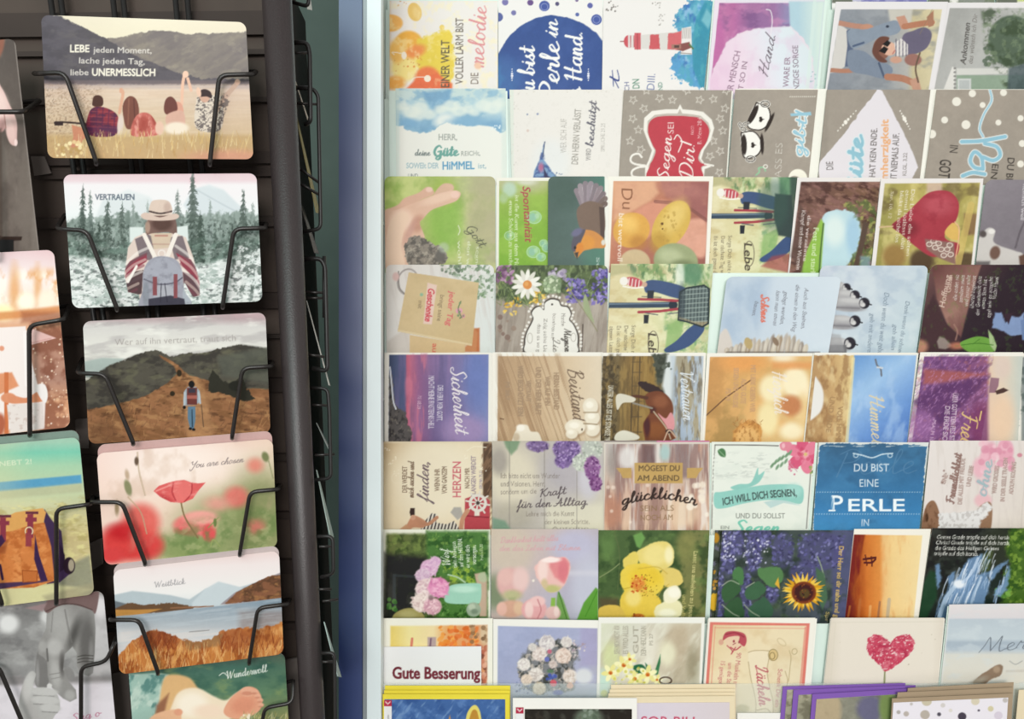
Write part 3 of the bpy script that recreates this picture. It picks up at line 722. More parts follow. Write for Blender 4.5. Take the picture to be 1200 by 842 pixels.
def pine(a, x, y0, y1, w, c, seed=1, n=9):
    g = random.Random(seed)
    for k in range(n):
        t = (k+1)/n; y = y0+(y1-y0)*t; ww = w*(.15+.85*t)*g.uniform(.75, 1.15)
        a.poly([(x, y-(y1-y0)/n*1.7), (x+ww, y+1), (x+ww*.3, y-.6), (x-ww*.3, y-.4), (x-ww, y+1.4)], c, 1.4, .85, 0, 2.2, 2.2, seed+k)
def art_snow_hiker(a):
    a.grad(0, 204, 0, 360, [(0, 'd9b4ba'), (.045, 'dfb9c0'), (.08, 'eae0e2'), (.3, 'e4e6e6'), (.5, 'c9d2cc'), (1, 'dcdcda')])
    a.poly([(225, 222), (245, 216), (262, 222), (285, 245), (302, 262), (230, 262), (215, 240)], 'cfd5d8', 4); a.poly([(120, 235), (150, 222), (175, 230), (190, 250), (110, 260)], 'd5d9da', 5)
    a.line([(230, 222), (262, 240), (285, 252)], 2, 'b7bfc4', op=.6)
    a.clip([(70, 262), (95, 250), (115, 258), (150, 248), (175, 256), (215, 250), (250, 252), (285, 246), (312, 254), (312, 310), (70, 310)], 5, 7, 5); a.fill('8f9c95'); a.noise('6a7870', 5, 14, .45, .6, .8, 41); a.noise('b4beb8', 7, 9, .58, .68, .6, 43); a.noclip()
    for x, y0, y1, w, c, s in [(173, 236, 285, 7, '98a39d', 12), (156, 238, 300, 8, '87938d', 6), (246, 236, 288, 7, '8d9994', 8), (262, 250, 300, 8, '7f8c85', 11), (296, 240, 292, 8, '8a9690', 10), (208, 224, 275, 10, '6f7a74', 4), (106, 226, 304, 8, '6d7a74', 2), (97, 219, 308, 10, '4f5b55', 1), (126, 236, 312, 14, '55615a', 3), (143, 240, 310, 10, '5a665f', 5), (226, 205, 296, 16, '56625b', 7), (235, 250, 308, 11, '4a574f', 14), (285, 225, 296, 11, '55615a', 9), (116, 262, 312, 9, '45514a', 16), (270, 262, 306, 9, '5a675f', 17), (252, 264, 306, 8, '627068', 18)]:
        pine(a, x, y0, y1, w, c, s, 13)
    a.clip([(70, 262), (312, 256), (312, 312), (70, 314)], 8, 4); a.noise('38433d', 3.4, 4, .54, .62, .6, 51); a.noise('9fada5', 3, 3.6, .58, .66, .5, 53); a.noclip(); a.poly([(70, 205), (310, 203), (310, 222), (285, 224), (262, 222), (236, 218), (226, 206), (214, 224), (190, 232), (150, 234), (110, 226), (97, 218), (86, 226), (70, 240)], 'e4e4e4', 6, .35)
    a.clip([(70, 276), (160, 282), (230, 282), (310, 278), (310, 305), (230, 316), (150, 306), (70, 306)], 12, 4); a.noise('6d8277', 12, 7, .42, .56, .8, 3); a.noise('3f4a44', 8, 6, .58, .66, .7, 13); a.noise('b9c9c0', 5, 5, .6, .7, .6, 5); a.noclip()
    a.clip([(70, 300), (150, 306), (230, 312), (312, 292), (312, 365), (70, 365)], 8, 3); a.fill('d7dad6'); a.noise('6f7a75', 6, 3.4, .55, .62, .85, 4); a.noise('98a8a0', 14, 6, .5, .62, .7, 14); a.noise('f0f0ee', 5, 3, .55, .62, .8, 24); a.noise('474b4c', 8, 3, .68, .72, .7, 34)
    a.clip([(270, 290), (312, 280), (312, 345), (272, 345)], 6, 3); a.noise('55605a', 5, 4, .52, .58, .8, 44); a.noise('e6e8e6', 4, 4, .58, .64, .9, 47); a.noclip()
    # hiker with hat, striped poncho and rucksack
    a.poly([(152, 266), (168, 266), (168, 282), (152, 284)], 'd5dcd8', 2); a.poly([(206, 266), (220, 264), (221, 282), (208, 284)], 'd5dcd8', 2)
    P = [(150, 290), (158, 278), (170, 273), (205, 273), (218, 278), (226, 300), (234, 330), (234, 346), (226, 348), (216, 330), (212, 352), (164, 352), (163, 345), (150, 342), (146, 322)]
    a.poly(P, 'd9c5ba', 1.2); a.clip(P)
    a.poly([(158, 280), (172, 274), (182, 278), (178, 305), (164, 304)], '7d6f72', 1.2); a.poly([(198, 278), (214, 276), (222, 302), (205, 304)], '7d6f72', 1.2)
    a.poly([(146, 316), (152, 306), (172, 296), (172, 306), (148, 322)], '93414e', 1.2); a.poly([(206, 296), (224, 304), (234, 324), (230, 328), (214, 312)], '93414e', 1.2)
    a.poly([(146, 336), (158, 318), (168, 316), (166, 344), (150, 348)], '5a4648', 1.2); a.poly([(214, 318), (226, 322), (236, 340), (232, 350), (216, 344)], '6a4c52', 1.2)
    for k, c in enumerate(['efe6de', '6b5a5e', 'd9c5ba', '8d4652', 'efe6de', '5f4e52', 'd3bdb0', '7a4650']): a.line([(174-2*k, 290+7*k), (160-2*k, 297+7*k), (146-1*k, 310+6*k)], 3.2, c, op=.55); a.line([(206+2*k, 288+7*k), (222+1.5*k, 300+7*k), (236, 318+6*k)], 3.2, c, op=.55)
    a.line([(160, 312), (150, 330)], 3, 'ece4dc'); a.poly([(176, 272), (202, 272), (198, 290), (180, 292)], 'cfb9a2', 2); a.line([(182, 276), (196, 276)], 2, 'a3554f', op=.5); a.line([(178, 286), (200, 286)], 1.5, '9c6a66', op=.4); a.noclip()
    a.poly([(171, 274), (173, 258), (180, 252), (200, 252), (206, 258), (207, 275), (198, 272), (180, 273)], '7a5f58', 1.3, sm=1); a.ell(190, 262, 12, 8, '5d4640', 5); a.ell(173, 266, 3, 7, 'a88a7a', 2)
    a.poly([(165, 252), (172, 249), (187, 254.5), (204, 250), (210, 253), (205, 257), (188, 258.5), (170, 257)], 'd2b9ab', 1.1, sm=1); a.poly([(175, 250), (177, 237), (184, 234), (195, 234.5), (200, 239), (201.5, 250), (188, 252.5)], 'd6bfb0', 1.1, sm=1); a.line([(175, 247.5), (188, 250), (201, 247.5)], 2, '4f4140'); a.ell(196, 243, 4, 6, 'b89c90', 4, 0, .6)
    a.line([(169, 275), (182, 302)], 5, 'e9ded4', 0); a.line([(206, 275), (196, 301)], 5, 'e9ded4', 0)
    a.ring(189.5, 297, 4, 4, 1.6, 'e4d8d0')
    P = [(167, 340), (168, 318), (176, 304), (190, 300), (206, 304), (213, 316), (216, 340), (222, 358), (166, 362)]
    a.poly(P, '9c9ba6', 1.2, sm=1); a.clip(P, sm=1); a.poly([(168, 320), (190, 300), (214, 318), (213, 326), (200, 331), (178, 330)], 'a3a3ae', 2, sm=1); a.line([(169, 327), (186, 333), (204, 331), (214, 325)], 1.6, '62606c'); a.rect(180, 334, 204, 348, 'a9a8b0', 2); a.ell(171, 345, 4, 16, '8a8d96', 3); a.ell(219, 348, 5, 16, 'a7acb4', 2); a.noise('77767f', 8, 6, .55, .7, .5, 3); a.noclip()
    a.poly([(174, 350), (200, 346), (216, 350), (218, 362), (174, 362)], '46444f', 1.5)
    a.rect(179, 324, 184, 346, '8a5054', 1); a.rect(203.5, 321, 208, 349, '8a5054', 1); a.line([(193, 332), (196, 354)], .9, '3a3942'); a.line([(189, 332), (188, 354)], .9, '3a3942')
    a.text('VERTRAUEN', 111.5, 234, 158, 234, 6.6, '55606e', .2)

def art_mountain_path(a):
    a.grad(0, 366, 0, 430, [(0, 'c3a3a6'), (.12, 'b6a0a2'), (.25, 'cfcac6'), (.6, 'dcd8d0'), (1, 'd7d5ca')])
    a.noise('a9a2a2', 38, 9, .5, .65, .55, 3, rot=-4); a.noise('e9e6de', 30, 10, .52, .65, .8, 8)
    a.poly([(95, 424), (120, 419), (145, 420), (130, 440), (95, 442)], 'a8b3ad', 3)
    a.poly([(96, 448), (115, 437), (128, 428), (146, 422), (160, 415), (172, 411), (182, 410), (200, 417), (216, 414), (240, 413), (262, 407), (280, 403), (300, 406), (320, 410), (320, 480), (96, 490)], '58544b', 1.2, rough=2.2, rs=3)
    a.clip([(96, 448), (128, 428), (160, 415), (182, 410), (200, 417), (240, 413), (280, 403), (320, 408), (320, 480), (96, 490)], 3)
    a.noise('403d3a', 12, 7, .45, .58, .8, 6); a.noise('6d6a56', 14, 7, .55, .68, .7, 16); a.poly([(255, 418), (320, 404), (320, 450), (260, 440)], '5f6157', 8, .7); a.noclip()
    P = [(98, 480), (120, 477), (150, 470), (175, 462), (196, 449), (208, 438), (204, 428), (190, 420), (186, 416), (200, 421), (212, 431), (222, 440), (240, 444), (262, 452), (290, 455), (320, 456), (320, 530), (98, 530)]
    a.poly(P, '97694a', 1.6, rough=2, rs=6); a.clip(P, 2)
    a.noise('7c573d', 18, 7, .45, .6, .75, 4, rot=12); a.noise('b5875c', 12, 5, .52, .66, .7, 14, rot=12); a.noise('593f31', 9, 4, .62, .72, .7, 24)
    a.blades(170, 100, 470, 318, 520, 3, 9, '805a40 b98a5e 65483a a5774f 745340', 3, 75, 30, .9, .7)
    a.poly([(214, 470), (224, 442), (232, 442), (244, 470), (252, 520), (220, 520)], 'b98a60', 8, .55); a.noclip()
    a.poly([(243, 458), (248, 432), (256, 440), (262, 448), (275, 447), (284, 440), (290, 456), (300, 468), (285, 470), (262, 461)], '3b3a34', 1.4, rough=2, rs=4); a.ell(202, 461, 3, 3, '3c352c'); a.ell(210, 437, 3, 4, '3c352c'); a.ell(276, 452, 8, 6, '33332f', 2)
    a.poly([(104, 500), (120, 490), (150, 515), (160, 530), (104, 530)], '6b4b38', 10, .5)
    # walker
    a.poly([(220, 476), (229, 476), (229, 492), (227, 503), (223, 503), (220, 490)], '5f7b90', 1.1); a.line([(225, 480), (225.5, 500)], 1.2, '34424e'); a.ell(223, 502, 2, 1.6, '2e2a28'); a.ell(227, 503, 2, 1.6, '2e2a28')
    a.poly([(215, 470), (216, 458), (220, 453), (230, 453), (234, 458), (235, 470), (230, 474), (218, 475)], '9aa4ac', 1.1); a.line([(216.5, 460), (216, 476)], 2.4, 'aeb6bc'); a.line([(233, 460), (234.5, 472)], 2.4, 'aeb6bc')
    a.rect(219, 454, 231, 474, '6d3f3c', 1.1); a.rect(219, 463, 231, 467, 'a56157', 1); a.rect(221, 455, 229, 460, '43404a', 1); a.ell(224.5, 450, 3.6, 4.2, '2c2523'); a.ell(216, 477, 2, 2, '2c2523'); a.line([(236, 474), (238.5, 500)], .9, '54443a', 0)
    a.text('Wer auf ihn vertraut, traut sich', 134.5, 404.5, 277, 399, 7.4, '9c938e', -.15)

def art_poppy(a):
    a.grad(113, 520, 324, 650, [(0, 'f0cdc0'), (.25, 'f2dbd0'), (.5, 'eed2c0'), (.8, 'dcc6a4'), (1, 'a9a07c')])
    a.grad(0, 510, 0, 660, [(0, 'f0c4bd'), (.14, 'f2dad2'), (.55, 'efcfb8'), (1, 'd9a58e')], .4)
    a.ell(210, 545, 60, 26, 'f7e6dc', 40, 0, .8); a.ell(270, 620, 60, 40, '8d9a66', 50, 0, .85); a.ell(305, 600, 36, 50, '7f8a58', 45, 0, .75); a.ell(215, 643, 40, 18, '7c9356', 22, 0, .8)
    a.ell(152, 635, 36, 22, 'd9403f', 14, 0, .95); a.ell(165, 612, 22, 22, 'e5635a', 16, 0, .9); a.ell(145, 622, 18, 10, 'c0282f', 14, 0, .7); a.ell(175, 640, 16, 14, 'e04a49', 12, 0, .8); a.ell(130, 650, 15, 10, 'd84848', 10)
    a.ell(299, 545, 9, 8, 'e08a78', 12); a.ell(277, 582, 14, 12, 'e2736a', 12, 0, .9); a.ell(255, 590, 14, 8, 'e9988c', 14, 0, .8); a.ell(300, 617, 10, 8, 'd9746a', 12, 0, .8)
    a.ell(228, 615, 25, 13, 'e67a74', 5); a.ell(236, 606, 20, 8, 'eda195', 6); a.ell(245, 624, 8, 10, 'df5a5a', 5); a.ell(215, 622, 10, 4, 'd9555a', 4, 0, .7)
    a.noise('c9a58c', 22, 30, .6, .75, .35, 3)
    a.clip([(190, 620), (330, 590), (330, 665), (190, 665)], 20); a.noise('6d8450', 14, 12, .48, .64, .7, 5); a.noise('b7b684', 12, 10, .58, .7, .5, 9); a.noclip()
    a.line([(161, 530), (163, 552), (170, 580)], 2, 'c1a98e', op=.7); a.ell(160, 540, 2.5, 5, '6d5a4c', 2); a.line([(150, 582), (165, 600), (172, 625)], 1.5, 'c0a484', op=.8); a.ell(150, 571, 4, 9.5, '8b8a66', 2.5, -15); a.ell(149, 556, 2.5, 6, 'bfa58c', 3, -10); a.ell(137, 595, 2.5, 8, 'a08a6c', 3); a.ell(311, 535, 4, 6, '7c8058', 3, -20); a.line([(315, 540), (320, 560)], 1.5, '8b8a66', op=.7)
    a.line([(212, 588), (216, 604), (224, 618), (232, 630)], 1.8, '86714f')
    P = [(180, 575), (186, 569), (198, 565), (206, 563), (216, 562), (224, 565), (232, 566), (241, 565), (233, 574), (226, 584), (214, 589), (200, 588), (188, 582)]
    a.poly(P, 'df6361', 1.1); a.clip(P); a.poly([(205, 564), (222, 563), (226, 576), (214, 588), (206, 586), (203, 574)], 'e97570', 2); a.line([(203, 566), (202, 577), (207, 588)], 1.4, 'b94348'); a.line([(225, 566), (224, 578), (216, 588)], 1.4, 'b94348'); a.ell(192, 583, 10, 3, 'c84a4d', 4, 20); a.line([(183, 575), (200, 568)], 2, 'f2a098', op=.7); a.noise('f09a92', 8, 4, .58, .7, .6, 3); a.noclip()
    a.line([(247, 640), (250, 632), (258, 640)], 1.2, '9aa566'); a.line([(244, 618), (256, 606)], 1.2, '8a9a5c'); a.ell(252, 612, 2, 5, '6f7f4c')
    a.script('You are chosen', 222, 548.5, 285, 541, 3.6, '8a7a78', .9, .6, .5)

def art_autumn_lake(a):
    a.grad(132, 660, 140, 790, [(0, 'ead3d0'), (.08, 'eddfdd'), (.3, 'ebe7e4'), (.45, 'd5dbdc'), (1, 'c9ced2')])
    a.poly([(132, 697), (155, 692), (175, 694), (200, 697), (222, 702), (240, 690), (262, 684), (280, 688), (300, 682), (330, 672), (330, 712), (132, 716)], 'b4bfc4', 2.5, sm=0); a.poly([(225, 706), (240, 690), (256, 681), (268, 684), (290, 690), (290, 712), (225, 712)], 'c5ced2', 3); a.poly([(258, 708), (275, 694), (295, 684), (330, 670), (330, 706)], '9a9094', 1.5)
    a.poly([(264, 707), (276, 694), (296, 684), (312, 676), (330, 673), (330, 702)], '8b5f48', 1.3, rough=1.5); a.clip([(264, 707), (276, 694), (296, 684), (312, 676), (330, 673), (330, 702)]); a.noise('5a4438', 8, 5, .45, .6, .8, 5); a.noise('a87850', 6, 4, .56, .68, .8, 15); a.noclip()
    a.poly([(134, 710), (150, 706), (170, 708), (200, 706), (225, 710), (228, 714), (180, 718), (136, 724)], '6f5542', 1.4, rough=1.5, rs=3); a.poly([(134, 714), (160, 714), (190, 713), (170, 719), (136, 724)], 'c08a4c', 1.5)
    a.poly([(132, 703), (148, 707), (134, 713)], '6e767c', 2); a.line([(200, 712), (250, 710)], 1.6, '946a50')
    a.poly([(136, 722), (180, 718), (235, 712), (262, 709), (332, 700), (334, 742), (138, 762)], 'a3adb5', 1.3); a.clip([(136, 722), (180, 718), (235, 712), (262, 709), (332, 700), (334, 742), (138, 762)]); a.grad(0, 705, 0, 750, ['8c9caa', 'aab2b9', 'cfcbca']); a.rect(140, 738, 260, 752, 'd9d2ce', 8, .7); a.rect(280, 715, 340, 740, '93807a', 12, .6); a.noise('bcc4ca', 40, 2.5, .5, .62, .5, 3, rot=-7); a.line([(222, 740), (245, 738)], 1, '8d8a88'); a.noclip()
    P = [(138, 768), (155, 750), (175, 738), (195, 740), (210, 748), (230, 752), (248, 748), (262, 738), (285, 735), (300, 737), (334, 728), (336, 800), (138, 800)]
    a.poly(P, 'c47c46', 2, rough=3, rs=4); a.clip(P, 2, 3, 4); a.noise('8d4c31', 9, 12, .46, .6, .8, 4); a.noise('e0a566', 7, 10, .52, .64, .8, 14)
    a.ell(185, 748, 24, 12, '8a4a36', 10, 0, .8); a.ell(275, 748, 22, 13, 'a0593a', 10, 0, .7); a.poly([(215, 750), (262, 742), (258, 756), (220, 762)], '9c7450', 4, .8)
    a.blades(260, 140, 762, 332, 790, 6, 18, 'e3a862 eab878 c2703c a9582f f0c68a d08a48', 6, 88, 22, 1, .75); a.blades(90, 160, 752, 210, 765, 8, 18, '7c3e2e 9a5034 b5683e', 8, 90, 35, .9, .75); a.blades(60, 258, 750, 330, 765, 8, 16, '9a5034 c47c46 7c3e2e', 9, 90, 25, .9, .75); a.noclip()
    a.script('Weitblick', 181, 688, 217, 683.5, 3.2, '9a9698', .8, .7, .1)

def art_baby_feet(a):
    a.grad(150, 780, 345, 850, [(0, '8fa59a'), (.35, '56776a'), (.65, '4d7263'), (1, '7f8a56')])
    a.grad(0, 765, 0, 850, [(0, '5a6058'), (.2, '4f7064'), (.55, '6a8a6c'), (1, 'a0945e')], .7); a.noise('3e5f55', 26, 12, .5, .66, .6, 3); a.noise('9aa86a', 22, 10, .56, .7, .45, 8)
    a.poly([(148, 790), (185, 788), (198, 790), (192, 842), (178, 870), (150, 870)], '9fbdb0', 3); a.clip([(148, 790), (198, 790), (178, 870), (150, 870)]); a.noise('55807a', 9, 14, .5, .62, .9, 5, rot=25); a.noise('c6d6c8', 9, 14, .56, .68, .8, 15, rot=25); a.noclip()
    a.poly([(192, 795), (205, 790), (222, 794), (232, 806), (240, 815), (225, 830), (215, 850), (180, 850), (186, 825)], 'dfb27c', 4, sm=1); a.poly([(200, 850), (204, 820), (214, 808), (232, 806), (250, 815), (264, 820), (276, 812), (290, 806), (300, 826), (290, 840), (270, 842), (255, 850)], 'f0dcbf', 3.5, sm=1); a.ell(225, 825, 18, 14, 'f8ead6', 12); a.ell(245, 833, 18, 8, 'f3d8bf', 8); a.poly([(183, 826), (198, 812), (192, 838), (182, 842)], '8a5a48', 5, .8)
    a.poly([(262, 834), (270, 818), (282, 808), (292, 804), (302, 808), (307, 820), (304, 832), (290, 840), (274, 842)], 'e5a283', 2, sm=1); a.ell(285, 826, 14, 10, 'dc8e72', 8, -20, .7)
    for x, y, r in [(290, 810, 8), (298.5, 810, 4), (302, 815, 3.6), (305, 820, 3.4), (306, 825.5, 3.2)]: a.ell(x, y, r, r*.72, 'e8ab8e', 1.6); a.ell(x-.5, y+2, r*.8, r*.3, 'c47a62', 1.6, 0, .6)
    a.poly([(175, 842), (195, 832), (212, 834), (205, 860), (170, 870)], 'e8b48e', 2.5, sm=1); a.ell(209, 834, 5, 4, 'e3a080', 2); a.blades(70, 285, 838, 340, 850, 4, 10, 'c8b478 8f8a4e e0d2a0', 3, 80, 40, 1, .6); a.spots(14, 282, 836, 296, 846, 1, 2, 'f0e2c8 d8c898', 4)
    a.script('Wunderwoll', 265, 795, 313, 786.5, 4.2, 'e3e6dc', 1.1, .45, .2); a.line([(257, 791), (262, 788), (268, 793)], .9, 'dfe2d8')

def art_grey_hands(a):
    a.grad(-80, 0, 46, 0, ['5a504b', '6a605a', '62574f']); a.grad(0, 46, 0, 295, [(0, '504844'), (.4, '6c625b'), (.8, '7e736b'), (1, '766b64')], .75)
    a.noise('584e49', 22, 40, .5, .65, .5, 3); a.noise('8a7f76', 14, 30, .58, .7, .4, 7); a.line([(17, 46), (45, 292)], 1.6, '8b8079', 0, .8)
    a.poly([(-20, 20), (2, 32), (3, 60), (-20, 90)], '8e5b4a', 4, sm=1)
    a.poly([(-80, 60), (-12, 88), (2, 103), (10, 120), (19, 140), (20, 158), (18.5, 170), (12, 168), (8, 158), (6, 146), (-10, 150), (-80, 150)], 'd9b3ac', 1.8, sm=1); a.ell(2, 146, 5, 9, 'c99a94', 2, 10); a.ell(12, 152, 5, 14, 'e3c0b8', 4, -12); a.ell(-2, 120, 10, 18, 'e6c8c0', 10, -20); a.ell(18.5, 167, 2, 4, 'efd2cc', 1.2); a.line([(5, 134), (7, 150)], 1.2, 'a87870', op=.8)
    a.rect(-80, 276, 1.5, 281, '3f3531', 1.5); a.poly([(1, 277), (26, 277), (25, 281.5), (1, 283)], '3b302c', 1.5); a.rect(-80, 281, 16, 300, '241f1d', 2); a.poly([(-80, 170), (2, 150), (3, 278), (-80, 278)], '5c4a42', 3, .55)

def art_fire(a):
    a.grad(0, 294, 0, 505, [(0, 'dcb4ba'), (.06, 'e5c9cc'), (.16, 'f3e6e2'), (.33, 'f0cfae'), (.42, 'd88c5c'), (.5, 'a96a4e'), (.72, '96604a'), (.85, 'cf8452'), (1, 'd9936a')])
    a.grad(30, 300, 60, 300, ['f8ece6', 'f3ded6'], .3)
    a.clip([(-100, 318), (72, 316), (76, 362), (-100, 372)], 14); a.noise('e8a468', 14, 24, .45, .6, .85, 4); a.noise('f8efe2', 12, 16, .54, .64, .9, 9); a.noclip()
    a.ell(17, 340, 6, 26, 'e39a5a', 10, 0, .7); a.ell(44, 334, 4, 20, 'e5a266', 8, 0, .7); a.ell(30, 353, 10, 10, 'fdf3dc', 10); a.ell(55, 352, 10, 12, 'fbe9d4', 10); a.ell(4, 366, 12, 9, 'fdeeb8', 10)
    a.poly([(-100, 372), (20, 364), (70, 358), (72, 366), (30, 372), (-100, 384)], 'd9874e', 5, .8); a.rect(25, 365, 80, 378, '9c5a42', 8, .6)
    a.clip([(34, 376), (80, 372), (90, 505), (34, 505)], 2); a.noise('7f4a3a', 14, 14, .45, .62, .7, 3); a.spots(70, 36, 385, 80, 500, .5, 1.3, 'f3d9c2 ecc8a8 f8e6d6', 5, .85); a.spots(10, 55, 460, 80, 500, 1.4, 3, 'e8b088 f2c8a0', 8, .5); a.noclip()
    a.poly([(33, 383), (66, 396), (36, 404)], 'e8bdb6', 1.2); a.line([(36, 402), (60, 396)], 1.4, 'cf958c', op=.6)
    # a figure in white, hands on a staff
    a.poly([(-80, 386), (-10, 384), (30, 382), (36, 420), (44, 450), (54, 456), (52, 500), (-80, 510)], 'f0e3de', 2); a.ell(2, 408, 3, 3, 'e49a7c', 2); a.poly([(-30, 440), (14, 436), (22, 452), (-10, 466), (-40, 462)], 'e0946c', 3); a.rect(5, 436, 10, 508, 'd2774c', 1.5); a.ell(10, 466, 9, 6, 'e0936e', 2); a.poly([(10, 462), (30, 466), (44, 459), (52, 464), (50, 470), (30, 472), (12, 472)], 'dd8f6a', 1.8, sm=1); a.poly([(42, 452), (52, 450), (56, 462), (53, 472), (46, 464)], 'f3ece8', 1.5, sm=1); a.ell(-2, 498, 8, 14, 'b8664c', 4, 10)
    a.clip([(8, 474), (50, 472), (52, 502), (12, 508)], 2); a.fill('e4d8d2'); a.noise('c2aaa0', 5, 5, .52, .62, .6, 6); a.noclip(); a.line([(30, 390), (32, 450)], 6, 'faf2ee', op=.5)

def art_beach_bag(a):
    a.grad(-40, 520, -36, 715, [(0, '9fc6ae'), (.06, '7cc6ab'), (.14, 'a5cba8'), (.38, 'cdcba0'), (.385, 'c9c79c'), (.5, 'cfc28e'), (.56, 'c8b582'), (.8, 'cfc190'), (1, 'bdb380')])
    a.poly([(-60, 570), (95, 556), (96, 566), (-60, 582)], '5b9cc0', 2.5); a.poly([(-60, 580), (96, 566), (97, 576), (-60, 590)], 'b7b894', 5, .8); a.rect(-60, 505, 20, 600, 'd8cfa0', 50, .3)
    a.clip([(-60, 600), (110, 580), (115, 720), (-60, 720)], 10); a.noise('b3a468', 12, 5, .5, .62, .7, 4); a.noise('e0d694', 12, 5, .54, .66, .8, 9); a.noclip()
    a.poly([(80, 662), (105, 650), (112, 700), (60, 690)], '8a8a78', 6, .8); a.poly([(-60, 690), (60, 684), (110, 690), (70, 704), (-60, 716)], 'd6cf9c', 5, .9); a.poly([(50, 698), (110, 682), (110, 700), (60, 710)], 'a39a7c', 6, .7)
    # rucksack
    a.poly([(52, 596), (60, 608), (72, 622), (74, 640), (76, 662), (82, 672), (70, 682), (55, 684), (50, 640)], '4a3a55', 1.5); a.poly([(70, 636), (76, 650), (76, 666), (70, 670)], '3c3040', 1.2); a.ell(81, 662.5, 7, 10, '3a3038', 1.3); a.ell(83.5, 662, 3.4, 7, 'a89c86', 1.2)
    P = [(-60, 626), (-6, 622), (8, 616), (40, 610), (52, 612), (60, 640), (64, 680), (40, 688), (-10, 690), (-60, 688)]
    a.poly(P, 'd27f48', 1.4); a.clip(P); a.noise('b15f34', 10, 8, .48, .6, .7, 3); a.noise('e79a5c', 10, 7, .55, .66, .7, 12); a.poly([(-60, 640), (10, 632), (6, 648), (-60, 656)], '8c4a34', 4, .6); a.noclip()
    a.poly([(-60, 606), (10, 604), (18, 600), (50, 595), (54, 600), (51, 612), (38, 614), (14, 622), (-60, 628)], 'dba05c', 1.3); a.poly([(41, 626), (46, 650), (56, 680), (48, 682), (40, 655)], '463552', 1.2); a.poly([(60, 680), (0, 690), (-60, 690), (-60, 686), (50, 680)], '54405a', 1.4)
    for x, y in [(4, 606), (36, 602)]:
        a.rect(x-6, y-3, x+9, y, '6b3a46', 1.1); a.rect(x-4, y, x+3, y+28, '8c3f4c', 1.1); a.rect(x-6, y+4, x+7, y+9, '8c3f4c', 1.1)
    a.ring(34, 622, 4.4, 4.6, 1.3, 'e0cfa8'); a.rect(30, 624, 37, 640, '96454c', 1); a.poly([(-8, 632), (2, 626), (6, 634), (-6, 648)], '4a3550', 1.3); a.rect(26, 668, 44, 681, 'c4703f', 1); a.line([(26, 668), (44, 669), (43, 681), (27, 682), (26, 668)], 1, '9c5230', 0); a.line([(0, 662), (3, 678)], 3, '43324c', 0)
    a.text('IT NEBT 2!', -14, 547, 38, 543, 5.6, 'e2e4c6', .1, op=.75)

